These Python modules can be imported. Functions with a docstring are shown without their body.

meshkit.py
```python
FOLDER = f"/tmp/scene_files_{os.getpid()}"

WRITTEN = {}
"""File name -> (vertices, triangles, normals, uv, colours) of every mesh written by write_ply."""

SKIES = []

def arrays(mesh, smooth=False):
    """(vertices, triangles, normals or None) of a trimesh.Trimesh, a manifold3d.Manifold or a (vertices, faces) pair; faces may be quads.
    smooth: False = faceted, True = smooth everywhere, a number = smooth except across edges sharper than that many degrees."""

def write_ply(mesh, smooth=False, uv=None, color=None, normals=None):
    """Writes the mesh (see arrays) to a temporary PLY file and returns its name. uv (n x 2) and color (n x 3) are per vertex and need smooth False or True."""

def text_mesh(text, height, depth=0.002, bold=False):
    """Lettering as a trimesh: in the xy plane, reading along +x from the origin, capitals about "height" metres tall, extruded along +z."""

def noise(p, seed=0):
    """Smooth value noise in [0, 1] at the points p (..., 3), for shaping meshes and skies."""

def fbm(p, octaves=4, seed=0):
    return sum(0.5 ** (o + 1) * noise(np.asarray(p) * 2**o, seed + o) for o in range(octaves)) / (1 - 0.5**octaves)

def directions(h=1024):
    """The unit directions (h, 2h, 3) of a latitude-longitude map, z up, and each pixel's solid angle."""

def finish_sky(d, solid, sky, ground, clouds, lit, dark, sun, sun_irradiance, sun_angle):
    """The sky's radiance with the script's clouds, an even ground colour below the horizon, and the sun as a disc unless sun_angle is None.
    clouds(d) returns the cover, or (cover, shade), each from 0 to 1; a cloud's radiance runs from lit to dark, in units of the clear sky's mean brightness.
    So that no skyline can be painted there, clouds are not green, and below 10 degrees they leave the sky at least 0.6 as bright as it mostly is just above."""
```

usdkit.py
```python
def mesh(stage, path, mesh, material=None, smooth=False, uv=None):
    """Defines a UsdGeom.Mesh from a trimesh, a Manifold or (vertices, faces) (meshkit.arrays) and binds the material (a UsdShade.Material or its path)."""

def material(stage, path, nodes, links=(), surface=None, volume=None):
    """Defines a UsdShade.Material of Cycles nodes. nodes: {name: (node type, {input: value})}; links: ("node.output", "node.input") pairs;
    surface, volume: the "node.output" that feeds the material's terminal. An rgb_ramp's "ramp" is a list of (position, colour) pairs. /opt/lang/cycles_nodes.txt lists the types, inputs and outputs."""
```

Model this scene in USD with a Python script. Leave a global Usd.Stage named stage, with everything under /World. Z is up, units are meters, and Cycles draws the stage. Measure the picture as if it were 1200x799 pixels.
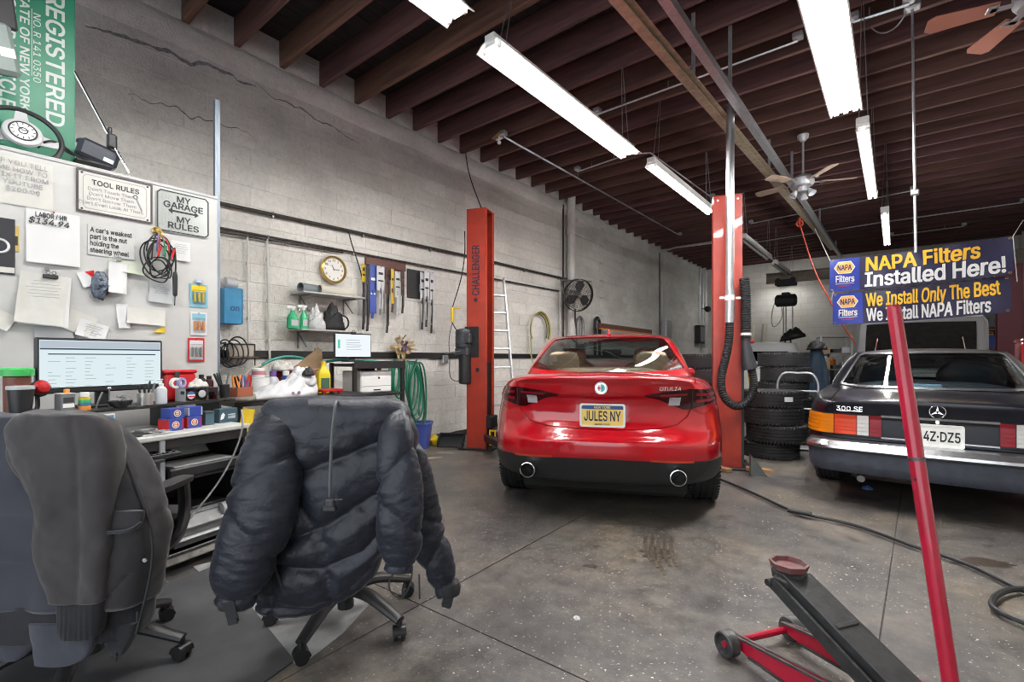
import math, random, numpy as np, trimesh, manifold3d as m3, usdkit, meshkit
from shapely.geometry import Polygon, LineString, box as sbox
from shapely.ops import split as shsplit
from scipy.interpolate import PchipInterpolator
from pxr import Usd, UsdGeom, UsdLux, UsdShade, Gf, Sdf
PI = math.pi
rng = random.Random(7); nrng = np.random.RandomState(7)
stage = Usd.Stage.CreateInMemory()
UsdGeom.SetStageUpAxis(stage, UsdGeom.Tokens.z); UsdGeom.SetStageMetersPerUnit(stage, 1.0)
W = UsdGeom.Xform.Define(stage, '/World'); stage.SetDefaultPrim(W.GetPrim()); UsdGeom.Scope.Define(stage, '/World/Looks')
# ---------------- camera: level, 1.2 m above the floor, 38.7 degrees left of the long wall; x is across the shop, y runs along the wall
F, HZ, CH = 561.0, 420.0, 1.2
TH = math.atan(450 / F); SN, CS = math.sin(TH), math.cos(TH); YAW = math.degrees(TH)
cam = UsdGeom.Camera.Define(stage, '/World/camera')
cam.CreateHorizontalApertureAttr(36.0); cam.CreateVerticalApertureAttr(36.0 * 799 / 1200)
cam.CreateFocalLengthAttr(36.0 * F / 1200); cam.CreateVerticalApertureOffsetAttr((HZ - 399.5) / 1200 * 36.0)
cam.CreateClippingRangeAttr(Gf.Vec2f(0.05, 200)); cam.CreateExposureAttr(0.0)
xc = UsdGeom.Xformable(cam); xc.AddTranslateOp().Set((0, 0, CH)); xc.AddRotateXYZOp().Set((90, 0, YAW))
EXPOSURE = 1.15
cam.GetExposureAttr().Set(EXPOSURE)
# ---------------- daylight that comes in by the open roll-up door behind the camera
dome = UsdLux.DomeLight.Define(stage, '/World/sky'); dome.CreateIntensityAttr(1.0)
TUBE = 43.0            # strength of the fluorescent tubes
SKY = .38
def at(u, v, x=None, y=None, z=None, d=None):
    """survey: the point where the sight line of photo pixel (u, v) meets a real plane x, y or z, or lies d metres deep"""
    a, b = (u - 600) / F, (HZ - v) / F
    r = np.array([CS * a - SN, SN * a + CS, b]); o = np.array([0, 0, CH])
    t = x / r[0] if x is not None else y / r[1] if y is not None else (z - CH) / r[2] if z is not None else d
    return o + r * t
# ---------------- naming and prims
USED = {}
def numbered(parent, name):
    k = USED.get((parent, name), 0); USED[(parent, name)] = k + 1
    return name if k == 0 else f'{name}_{k:03d}'
def data(p, label=None, cat=None, group=None, kind=None):
    for k, v in (('label', label), ('category', cat), ('group', group), ('kind', kind)):
        if v: p.SetCustomDataByKey(k, v)
    return p
GROUPS = {'strip_light': 'strip lights hung under the joists', 'wiper': 'wiper blades hung on the block wall', 'parts_carton': 'cartons on the shelf unit', 'paper_sheet': 'papers pinned on the white board', 'blister_card': 'blister cards on the white board', 'oil_can': 'cans on the back bench', 'tool_chest': 'chests at the back of the shop', 'filter_box': 'filter cartons on the desk', 'packet': 'packets on the blue chest', 'paper_roll': 'rolls leaning at the back wall', 'hose_hanger': 'hoses hung in a U on the wall', 'banner': 'banners over the navy car', 'door_track': 'door tracks under the ceiling', 'wall_shelf': 'small wall shelves', 'office_chair': 'office chairs at the desk', 'lift_column': 'red lift columns', 'conduit': 'conduits on the walls and ceiling'}
def thing(name, label, cat, loc=(0, 0, 0), rotz=0.0, group=None, kind=None):
    x = UsdGeom.Xform.Define(stage, '/World/' + numbered('/World', name))
    x.AddTranslateOp().Set(tuple(float(c) for c in loc)); x.AddRotateZOp().Set(float(rotz))
    return data(x.GetPrim(), label, cat, group or GROUPS.get(name), kind)
def obj(name, mesh, m, parent=None, smooth=32, label=None, cat=None, group=None, kind=None):
    pp = '/World' if parent is None else str(parent.GetPath())
    return data(usdkit.mesh(stage, pp + '/' + numbered(pp, name), mesh, m, smooth).GetPrim(), label, cat, group, kind)
def group_xf(name, parent):
    pp = '/World' if parent is None else str(parent.GetPath())
    return UsdGeom.Xform.Define(stage, pp + '/' + numbered(pp, name)).GetPrim()
def dup(root, loc, rotz=0.0, label=None, cat=None, group=None, name=None):
    w = root.GetCustomData()
    r = thing(name or w.get('stem') or root.GetName().rstrip('0123456789').rstrip('_'), label or w['label'], cat or w['category'], loc, rotz, group or w.get('group'))
    r.GetReferences().AddInternalReference(root.GetPath()); r.SetInstanceable(True)
    return r
# ---------------- mesh helpers: every mesh is (vertices, triangles)
def cat(*ms):
    ms = [m for m in (ms[0] if len(ms) == 1 and isinstance(ms[0], list) else ms)]
    n, V, T = 0, [], []
    for m in ms:
        v, f = (np.asarray(m.vertices), np.asarray(m.faces)) if hasattr(m, 'faces') else m
        V.append(v); T.append(np.asarray(f) + n); n += len(v)
    return np.vstack(V), np.vstack(T)
def xf(m, loc=(0, 0, 0), rx=0, ry=0, rz=0, s=1.0):
    v, f = (np.asarray(m.vertices), np.asarray(m.faces)) if hasattr(m, 'faces') else m
    v = np.array(v, float) * s
    for a, (i, j) in ((rx, (1, 2)), (ry, (2, 0)), (rz, (0, 1))):
        if a:
            c, q = math.cos(math.radians(a)), math.sin(math.radians(a)); p = v.copy()
            v[:, i] = c * p[:, i] - q * p[:, j]; v[:, j] = q * p[:, i] + c * p[:, j]
    return v + np.asarray(loc, float), f
_t = []
for i in (-1, 1):
    for j in (-1, 1):
        for k in (-1, 1):
            for ax in range(3): _t.append((i, j, k, ax))
_tp = np.array([[s[0] * (1 if s[3] == 0 else .7), s[1] * (1 if s[3] == 1 else .7), s[2] * (1 if s[3] == 2 else .7)] for s in _t], float)
_h = trimesh.convex.convex_hull(_tp)
_km = np.argmin(((np.asarray(_h.vertices)[:, None] - _tp[None]) ** 2).sum(2), 1)
CB_F = _km[np.asarray(_h.faces)]; CB_S = np.array([s[:3] for s in _t], float); CB_M = np.array([[0 if s[3] == a else 1 for a in range(3)] for s in _t], float)
def bx(cx, cy, cz, sx, sy, sz, ch=None, rx=0, ry=0, rz=0):
    """a box with bevelled edges about its centre"""
    h = np.array([sx, sy, sz]) / 2.0
    ch = min(.004, .2 * 2 * min(h)) if ch is None else min(ch, .9 * min(h))
    return xf((CB_S * (h - CB_M * ch), CB_F), (cx, cy, cz), rx, ry, rz)
def b0(x0, x1, y0, y1, z0, z1, ch=None): return bx((x0 + x1) / 2, (y0 + y1) / 2, (z0 + z1) / 2, abs(x1 - x0), abs(y1 - y0), abs(z1 - z0), ch)
def grid(P, cu=False, cv=False, flip=False):
    P = np.asarray(P, float); n, m = P.shape[:2]
    i, j = np.meshgrid(np.arange(n if cu else n - 1), np.arange(m if cv else m - 1), indexing='ij')
    i, j = i.ravel(), j.ravel(); i2, j2 = (i + 1) % n, (j + 1) % m
    a, b, c, d = i * m + j, i2 * m + j, i2 * m + j2, i * m + j2
    f = np.vstack([np.stack([a, b, c], 1), np.stack([a, c, d], 1)])
    return P.reshape(-1, 3), f[:, ::-1] if flip else f
def rings(P, cap0=True, cap1=True):
    """closed tube from rings P[k, n, 3] (each ring anticlockwise about the direction of travel)"""
    P = np.asarray(P, float); k, n = P.shape[:2]; v, f = grid(P, False, True); f = f[:, ::-1]
    F2 = [f]; V = [v]; c = len(v)
    for on, r, fl in ((cap0, 0, 1), (cap1, k - 1, 0)):
        if on:
            V.append(P[r].mean(0)[None]); i = np.arange(n); t = np.stack([r * n + i, r * n + (i + 1) % n, np.full(n, c)], 1)
            F2.append(t[:, ::-1] if fl else t); c += 1
    return np.vstack(V), np.vstack(F2)
def smooth_path(pts, n=None, closed=False):
    p = np.asarray(pts, float)
    if closed: p = np.vstack([p, p[:1]])
    d = np.r_[0, np.cumsum(np.linalg.norm(np.diff(p, axis=0), axis=1) + 1e-9)]
    n = n or max(2, len(p) * 6)
    t = np.linspace(0, d[-1], n)
    if len(p) < 3: return np.stack([np.interp(t, d, p[:, k]) for k in range(p.shape[1])], 1)
    from scipy.interpolate import CubicSpline
    if closed: return CubicSpline(d, p, bc_type='periodic')(t)[:-1]
    return PchipInterpolator(d, p)(t) if len(p) < 4 else CubicSpline(d, p, bc_type='natural')(t)
def frames(p, closed=False):
    t = np.gradient(p, axis=0) if not closed else np.roll(p, -1, 0) - np.roll(p, 1, 0)
    t /= np.linalg.norm(t, axis=1, keepdims=True) + 1e-12
    up = np.array([0, 0, 1.0]) if abs(t[0][2]) < .9 else np.array([0, 1.0, 0])
    U = []; u = np.cross(t[0], up)
    for k in range(len(p)):
        u = u - t[k] * (u @ t[k]); u /= np.linalg.norm(u) + 1e-12; U.append(u)
    U = np.array(U); return t, U, np.cross(t, U)
def tube(pts, r, n=8, closed=False, flat=1.0, caps=True):
    p = np.asarray(pts, float); t, U, B = frames(p, closed)
    r = np.broadcast_to(np.asarray(r, float), (len(p),)); a = np.arange(n) * 2 * PI / n
    P = p[:, None] + r[:, None, None] * (np.cos(a)[None, :, None] * U[:, None] + flat * np.sin(a)[None, :, None] * B[:, None])
    if closed:
        v, f = grid(P, True, True); return v, f[:, ::-1]
    return rings(P, caps, caps)
def rod(a, b, r, n=10): return tube([a, b], r, n)
def lathe(prof, n=28, axis='z'):
    """closed solid of revolution about z (or y, x) from (radius, height) points, bottom to top"""
    a = np.arange(n) * 2 * PI / n
    P = np.array([[[r * math.cos(q), r * math.sin(q), z] for q in a] for r, z in prof])
    m = rings(P, True, True)
    return m if axis == 'z' else xf(m, rx=-90) if axis == 'y' else xf(m, ry=90)
def poly(pts, t, holes=None):
    """polygon in x, z given thickness t towards +y (its face is at y = 0, looking to -y)"""
    g = pts if hasattr(pts, 'geom_type') else Polygon(pts, holes or [])
    if not g.is_valid: g = g.buffer(0)
    ms = [trimesh.creation.extrude_polygon(q, t, engine='earcut') for q in (getattr(g, 'geoms', [g]))]
    v, f = cat(ms)
    return np.stack([v[:, 0], t - v[:, 2], v[:, 1]], 1), f
def text(s, h, cx=0, z=0, y=0, bold=False, width=None, depth=.0015, slant=0.0, align='c'):
    """lettering that stands in the x, z plane and faces -y; centred on (cx, z)"""
    m = meshkit.text_mesh(s, h, depth, bold); v = np.array(m.vertices); w = v[:, 0].max() - v[:, 0].min()
    v[:, 0] -= v[:, 0].min()
    if width: v[:, 0] *= width / w; w = width
    v[:, 0] += slant * v[:, 1] - (w / 2 if align == 'c' else 0)
    return np.stack([v[:, 0] + cx, y - v[:, 2], v[:, 1] - h / 2 + z], 1), np.asarray(m.faces)
def lines(rows, cx=0, z=0, y=0, dz=.02, **k):
    return cat([text(s, h, cx, z - i * dz, y, **k) for i, (s, h) in enumerate(rows)])
def ring(R, r, n=32, k=8, axis='y'):
    a = np.arange(n) * 2 * PI / n
    p = np.stack([R * np.cos(a), 0 * a, R * np.sin(a)], 1) if axis == 'y' else np.stack([R * np.cos(a), R * np.sin(a), 0 * a], 1) if axis == 'z' else np.stack([0 * a, R * np.cos(a), R * np.sin(a)], 1)
    return tube(p, r, k, True)
def rrect(w, h, r, n=5):
    P = []
    for cx, cz, a0 in ((w / 2 - r, h / 2 - r, 0), (-w / 2 + r, h / 2 - r, 90), (-w / 2 + r, -h / 2 + r, 180), (w / 2 - r, -h / 2 + r, 270)):
        for i in range(n + 1):
            q = math.radians(a0 + 90 * i / n); P.append((cx + r * math.cos(q), cz + r * math.sin(q)))
    return P
def sheet(w, h, t=.0012, curl=.0, nu=9, nv=9, seed=0, rot=0):
    """a hanging sheet of paper, top edge at z = 0, facing -y, slightly curled"""
    u, v = np.meshgrid(np.linspace(-.5, .5, nu), np.linspace(0, 1, nv), indexing='ij')
    y = -curl * (v ** 2) * (1 + .6 * u * (-1) ** seed) - .25 * curl * np.sin(6 * u + seed) * v
    P = np.stack([u * w, y, -v * h], -1); Q = P + [0, t, 0]
    return xf(cat(grid(P, flip=False), grid(Q, flip=True)), ry=rot)
# ---------------- materials
LOOKS = {}
def M(name, col, rough=.5, metal=0.0, var=0.0, scale=6.0, col2=None, bump=0.0, bscale=40.0, coat=0.0, coords='object', spec=.5, emit=None, trans=0.0, detail=5.0, ramp=None, sheen=0.0, alpha=None, stretch=None):
    """principled material; its colour wanders between col and col2 by noise, with a little relief"""
    if name in LOOKS: return LOOKS[name]
    nodes, links = {'p': ('principled_bsdf', {'base_color': col, 'roughness': rough, 'metallic': metal, 'specular_ior_level': spec})}, []
    P = nodes['p'][1]
    if coat: P['coat_weight'] = coat; P['coat_roughness'] = .04
    if sheen: P['sheen_weight'] = sheen; P['sheen_roughness'] = .5
    if trans: P['transmission_weight'] = trans
    if emit: P['emission_color'] = emit[0]; P['emission_strength'] = emit[1]
    if var or col2 or bump:
        if coords == 'object': nodes['tc'] = ('texture_coordinate', {}); src = 'tc.object'
        else: nodes['tc'] = ('geometry', {}); src = 'tc.position'
        if stretch: nodes['mp'] = ('mapping', {'scale': stretch}); links.append((src, 'mp.vector')); src = 'mp.vector'
    if var or col2:
        c2 = col2 or tuple(min(1, c * (1 + var)) for c in col); c1 = col if col2 else tuple(c * (1 - var) for c in col)
        nodes['n'] = ('noise_texture', {'scale': scale, 'detail': detail, 'roughness': .6}); links += [(src, 'n.vector')]
        nodes['r'] = ('rgb_ramp', {'ramp': ramp or [(.3, c1), (.7, c2)]}); links += [('n.fac', 'r.fac'), ('r.color', 'p.base_color')]
    if bump:
        nodes['bn'] = ('noise_texture', {'scale': bscale, 'detail': 4.0}); links.append((src, 'bn.vector'))
        nodes['b'] = ('bump', {'strength': bump, 'distance': .01}); links += [('bn.fac', 'b.height'), ('b.normal', 'p.normal')]
    LOOKS[name] = usdkit.material(stage, '/World/Looks/' + name, nodes, links, 'p.BSDF')
    return LOOKS[name]
def glass(name, tint=(.8, .85, .85), refl=(1, 1, 1), ior=.05):
    if name in LOOKS: return LOOKS[name]
    LOOKS[name] = usdkit.material(stage, '/World/Looks/' + name, {
        't': ('transparent_bsdf', {'color': tint}), 'g': ('glossy_bsdf', {'color': refl, 'roughness': .02}), 'l': ('layer_weight', {'blend': .5}), 'w': ('math', {'math_type': 'power', 'value2': 4.0}),
        'a': ('math', {'math_type': 'multiply_add', 'value2': .92, 'value3': ior}), 'm': ('mix_closure', {})},
        [('l.facing', 'w.value1'), ('w.value', 'a.value1'), ('a.value', 'm.fac'), ('t.BSDF', 'm.closure1'), ('g.BSDF', 'm.closure2')], 'm.closure')
    return LOOKS[name]
def glow(name, col, s):
    if name not in LOOKS: LOOKS[name] = usdkit.material(stage, '/World/Looks/' + name, {'e': ('emission', {'color': col, 'strength': s})}, [], 'e.emission')
    return LOOKS[name]
dome.CreateColorAttr(Gf.Vec3f(.90, .95, 1.0)); dome.GetIntensityAttr().Set(SKY)
# =================================================================== the setting
XL, XR, YB, YF, ZJ, ZC = -5.29, 2.53, 18.25, -2.2, 4.40, 4.69
m_floor_nodes = {
 'g': ('geometry', {}), 'n1': ('noise_texture', {'scale': .85, 'detail': 7.0, 'roughness': .65}), 'r1': ('rgb_ramp', {'ramp': [(.30, (.050, .047, .046)), (.43, (.112, .105, .101)), (.54, (.165, .147, .127)), (.66, (.250, .203, .146))]}),
 'n2': ('noise_texture', {'scale': 7.5, 'detail': 9.0, 'roughness': .8}), 'r2': ('rgb_ramp', {'ramp': [(.36, (.24, .23, .24)), (.62, (1.0, 1.0, 1.0))]}), 'mx': ('mix_color', {'blend_type': 'multiply', 'fac': .8}),
 'v': ('noise_texture', {'scale': 58.0, 'detail': 2.0, 'roughness': .6}), 'rv': ('rgb_ramp', {'ramp': [(.655, (0, 0, 0)), (.70, (1, 1, 1))]}), 'n3': ('noise_texture', {'scale': 2.1, 'detail': 3.0}), 'r3': ('rgb_ramp', {'ramp': [(.38, (.12, .12, .12)), (.62, (1, 1, 1))]}),
 'mu': ('mix_color', {'blend_type': 'multiply', 'fac': 1.0}), 'fl': ('mix_color', {'blend_type': 'mix', 'b': (.62, .60, .57)}),
 'n4': ('noise_texture', {'scale': 160.0, 'detail': 2.0}), 'bp': ('bump', {'strength': .22, 'distance': .006}), 'rr': ('rgb_ramp', {'ramp': [(.3, (.34, .34, .34)), (.7, (.62, .62, .62))]}),
 'sp': ('noise_texture', {'scale': 1.35, 'detail': 4.0, 'roughness': .55}), 'rs': ('rgb_ramp', {'ramp': [(.66, (1, 1, 1)), (.74, (.22, .20, .19))]}), 'ms': ('mix_color', {'blend_type': 'multiply', 'fac': 1.0}),
 'p': ('principled_bsdf', {'specular_ior_level': .45})}
m_floor = usdkit.material(stage, '/World/Looks/oily_concrete', m_floor_nodes, [('g.position', 'n1.vector'), ('g.position', 'n2.vector'), ('g.position', 'v.vector'), ('g.position', 'n3.vector'), ('g.position', 'n4.vector'), ('g.position', 'sp.vector'),
 ('n1.fac', 'r1.fac'), ('n2.fac', 'r2.fac'), ('r1.color', 'mx.a'), ('r2.color', 'mx.b'), ('v.fac', 'rv.fac'), ('n3.fac', 'r3.fac'), ('rv.color', 'mu.a'), ('r3.color', 'mu.b'), ('sp.fac', 'rs.fac'), ('mx.result', 'ms.a'), ('rs.color', 'ms.b'),
 ('ms.result', 'fl.a'), ('mu.result', 'fl.fac'), ('fl.result', 'p.base_color'), ('n2.fac', 'rr.fac'), ('rr.color', 'p.roughness'), ('n4.fac', 'bp.height'), ('bp.normal', 'p.normal')], 'p.BSDF')
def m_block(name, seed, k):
    """painted concrete block: brush-painted, pitted; a ragged dark band high up paints in soot and the light falloff above the fixtures"""
    a, b, c, d = [tuple(x * k for x in q) for q in ((.66, .64, .60), (.86, .84, .79), (.37, .35, .35), (.56, .535, .53))]  # darker pair: grime and painted light falloff of the upper wall
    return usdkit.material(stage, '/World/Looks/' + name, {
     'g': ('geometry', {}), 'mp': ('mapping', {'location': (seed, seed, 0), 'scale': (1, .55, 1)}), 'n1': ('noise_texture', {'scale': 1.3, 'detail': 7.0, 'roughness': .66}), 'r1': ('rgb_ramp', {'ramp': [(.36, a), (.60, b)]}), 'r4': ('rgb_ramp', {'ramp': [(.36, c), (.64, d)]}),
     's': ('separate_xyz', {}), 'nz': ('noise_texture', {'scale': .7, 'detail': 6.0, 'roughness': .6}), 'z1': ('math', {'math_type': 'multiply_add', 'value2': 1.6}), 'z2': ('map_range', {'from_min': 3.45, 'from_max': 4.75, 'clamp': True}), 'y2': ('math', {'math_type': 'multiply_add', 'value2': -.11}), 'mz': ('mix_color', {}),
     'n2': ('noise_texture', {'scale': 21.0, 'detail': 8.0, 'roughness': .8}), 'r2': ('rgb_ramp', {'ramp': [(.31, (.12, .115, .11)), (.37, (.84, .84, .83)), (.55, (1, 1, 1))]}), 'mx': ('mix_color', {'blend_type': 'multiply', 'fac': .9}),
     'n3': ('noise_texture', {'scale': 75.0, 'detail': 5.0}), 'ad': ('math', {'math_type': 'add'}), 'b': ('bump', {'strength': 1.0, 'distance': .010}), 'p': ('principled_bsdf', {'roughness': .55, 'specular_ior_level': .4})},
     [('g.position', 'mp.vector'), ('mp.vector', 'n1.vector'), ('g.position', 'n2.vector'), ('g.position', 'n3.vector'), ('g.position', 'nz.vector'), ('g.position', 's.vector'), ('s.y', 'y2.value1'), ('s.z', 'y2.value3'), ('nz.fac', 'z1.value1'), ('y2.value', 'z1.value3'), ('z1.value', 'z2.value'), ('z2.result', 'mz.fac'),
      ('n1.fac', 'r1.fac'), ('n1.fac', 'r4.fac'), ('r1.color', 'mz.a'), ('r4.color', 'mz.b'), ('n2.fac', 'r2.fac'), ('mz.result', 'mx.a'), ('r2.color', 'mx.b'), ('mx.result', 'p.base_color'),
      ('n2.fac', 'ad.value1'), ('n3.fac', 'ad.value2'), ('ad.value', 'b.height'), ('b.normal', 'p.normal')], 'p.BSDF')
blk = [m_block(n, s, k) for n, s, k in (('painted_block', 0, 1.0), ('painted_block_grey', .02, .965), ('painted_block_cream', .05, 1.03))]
m_joint = M('mortar_paint', (.55, .535, .50), .8, var=.25, scale=9)
m_black = M('black_paint', (.012, .012, .013), .45, var=.3, scale=20)
# floor: poured concrete in slabs with open joints
seams = [((500, 712), (690, 799)), ((500, 704), (735, 575)), ((1047, 640), (1028, 770))]
plate = Polygon([(XL - .2, YF), (XR + .2, YF), (XR + .2, YB + .2), (XL - .2, YB + .2)])
pieces = [plate]
for a, b in seams:
    A, B = at(*a, z=0)[:2], at(*b, z=0)[:2]; D = (B - A) / np.linalg.norm(B - A); ln = LineString([A - D * 30, B + D * 30])
    lim = 99 if a[0] < 900 else 99
    pieces = [q for p in pieces for q in shsplit(p, ln).geoms]
floor = group_xf('floor', None); data(floor, 'stained grey concrete shop floor poured in slabs with open joints', 'floor', kind='structure')
obj('subfloor', b0(XL - .3, XR + .3, YF, YB + .3, -.12, -.006), M('joint_dirt', (.075, .068, .062), .9), floor)
for p in pieces:
    q = p.buffer(-.0036, join_style=2)
    if q.area > .05: obj('slab', trimesh.creation.extrude_polygon(q, .005).apply_translation((0, 0, -.005)), m_floor, floor, smooth=False)
# left wall: painted concrete block in running bond, recessed joints, uneven faces
wl = group_xf('wall_left', None); data(wl, 'long white painted concrete block wall along the left side of the shop', 'wall', kind='structure')
obj('backing', b0(XL - .35, XL - .1055, 9.8, YB, 0, ZC + .05), m_joint, wl); obj('backing', b0(XL - .35, XL - .0055, YF, 9.82, 0, ZC + .05), m_joint, wl)
far = []; near = []
for c in range(24):
    z0 = c * .2; k = 0
    y = YF - (.2 if c % 2 else 0)
    while y < YB:
        y0, y1 = max(y, YF), min(y + .4, YB); y += .4
        if y1 - y0 < .03: continue
        near.append((y0, y1, z0))
def block(y0, y1, z0, x):
    g, e, gy, ey = .0020, .0040, .0007, .0016; q = x + rng.uniform(-.0025, .0025); t = [q + rng.uniform(-.0012, .0012) for _ in range(4)]
    yy, zz = (y0 + gy, y1 - gy), (z0 + g, z0 + .2 - g)
    V = [(x - .03, yy[i], zz[j]) for i, j in ((0, 0), (1, 0), (1, 1), (0, 1))] + [(x - .0045, yy[i], zz[j]) for i, j in ((0, 0), (1, 0), (1, 1), (0, 1))]
    V += [(t[n], yy[i] + (ey if i == 0 else -ey), zz[j] + (e if j == 0 else -e)) for n, (i, j) in enumerate(((0, 0), (1, 0), (1, 1), (0, 1)))]
    Fq = [(8, 9, 10, 11)] + [(a + i, a + (i + 1) % 4, b + (i + 1) % 4, b + i) for a, b in ((0, 4), (4, 8)) for i in range(4)]
    Fq = np.array(Fq); return np.array(V), np.vstack([Fq[:, [0, 1, 2]], Fq[:, [0, 2, 3]]])
def in_view(y0, z0):
    p = np.array([XL, y0 + .2, z0 + .1 - CH]); dd = -SN * p[0] + CS * p[1]
    if dd < .3: return False
    u, v = 600 + F * (CS * p[0] + SN * p[1]) / dd, HZ - F * p[2] / dd
    hid = (u < 250 and v > 200) or v > 505 or (250 < u < 470 and v > 440)
    return -20 < u < 1000 and -15 < v and not hid
seen = sorted([b for b in near if in_view(b[0], b[2])], key=lambda b: (b[0] + .2) ** 2 + (b[2] - 1.1) ** 2)
own = set(seen[:292])
stuff = {}
for b in near:
    x = XL if b[0] < 9.8 else XL - .10
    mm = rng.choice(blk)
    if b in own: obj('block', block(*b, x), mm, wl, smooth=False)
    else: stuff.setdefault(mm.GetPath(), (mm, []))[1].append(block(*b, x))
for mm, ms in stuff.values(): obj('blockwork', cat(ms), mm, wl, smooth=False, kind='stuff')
# rough plaster bond course under the joists
yy = np.linspace(YF, 9.8, 150); q = np.linspace(0, 1, 9)
P = np.array([[(XL + .012 + .045 * math.sin(PI * min(1, t * 1.0)) ** .6 + .022 * (meshkit.fbm(np.array([y * 4, t * 3, 1.0])) - .5), y, 4.13 + t * .26 + .03 * (meshkit.noise(np.array([y * 2, 0, 5.0])) - .5)) for t in q] for y in yy])
cr = []
for (u0, v0, u1, v1, w) in ((100, 26, 300, 101, .017), (300, 101, 420, 168, .007), (150, 112, 300, 160, .005)):
    A, B = at(u0, v0, x=XL), at(u1, v1, x=XL); n_ = 60; tt = np.linspace(0, 1, n_); q3 = np.stack([tt * 9 + u0, 0 * tt, 0 * tt], 1)
    zz_ = A[2] + (B[2] - A[2]) * tt + .10 * (meshkit.fbm(q3, 4) - .5); ww = w * (.35 + 1.3 * meshkit.fbm(q3 * 3 + 5, 3)) * np.sin(PI * np.clip(tt, .02, .98)) ** .4; y_ = A[1] + (B[1] - A[1]) * tt
    obj('crack', grid(np.array([[(XL + .0045, y, z - k), (XL + .0075, y, z), (XL + .0045, y, z + k)] for y, z, k in zip(y_, zz_, ww)]), flip=True), M('crack_soot', (.15, .145, .15), .9, var=.5, scale=40), wl, label='dark crack in the plaster skin')
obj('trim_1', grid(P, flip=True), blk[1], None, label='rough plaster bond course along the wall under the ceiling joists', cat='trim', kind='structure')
tr = obj('trim_2', cat(b0(XL - .01, XL + .035, YF, 9.8, 1.205, 1.285, .008), b0(XL - .12, XL - .07, 9.8, YB, 1.205, 1.285, .008)), m_black, None, label='black painted rail running along the white block wall', cat='trim', kind='structure')
P = np.array([[(XL + .004 + .014 * (1 - t) , y, t * (.015 + .11 * meshkit.fbm(np.array([y * 1.6, 3.0, 0])) )) for t in q] for y in yy])
obj('baseboard_left', grid(P, flip=True), M('grime', (.03, .028, .026), .8, var=.5, scale=14), None, label='black grime and tar along the foot of the block wall', cat='baseboard', kind='structure')
# back, right and front walls
m_bw = usdkit.material(stage, '/World/Looks/far_block', {'g': ('geometry', {}), 's': ('separate_xyz', {}), 'c': ('combine_xyz', {}), 'ad': ('math', {'math_type': 'add'}), 'br': ('brick_texture', {'scale': 1.0, 'brick_width': .4, 'row_height': .2, 'mortar_size': .006, 'color1': (.66, .645, .60), 'color2': (.62, .605, .56), 'mortar': (.52, .50, .46)}),
  'b': ('bump', {'strength': .4, 'distance': .01, 'invert': True}), 'n': ('noise_texture', {'scale': 1.3, 'detail': 5.0}), 'r': ('rgb_ramp', {'ramp': [(.3, (.86, .85, .83)), (.65, (1, 1, 1))]}), 'm': ('mix_color', {'blend_type': 'multiply', 'fac': 1.0}), 'p': ('principled_bsdf', {'roughness': .65})},
  [('g.position', 's.vector'), ('s.x', 'ad.value1'), ('s.y', 'ad.value2'), ('ad.value', 'c.x'), ('s.z', 'c.y'), ('c.vector', 'br.vector'), ('br.fac', 'b.height'), ('b.normal', 'p.normal'), ('g.position', 'n.vector'), ('n.fac', 'r.fac'), ('br.color', 'm.a'), ('r.color', 'm.b'), ('m.result', 'p.base_color')], 'p.BSDF')
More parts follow.
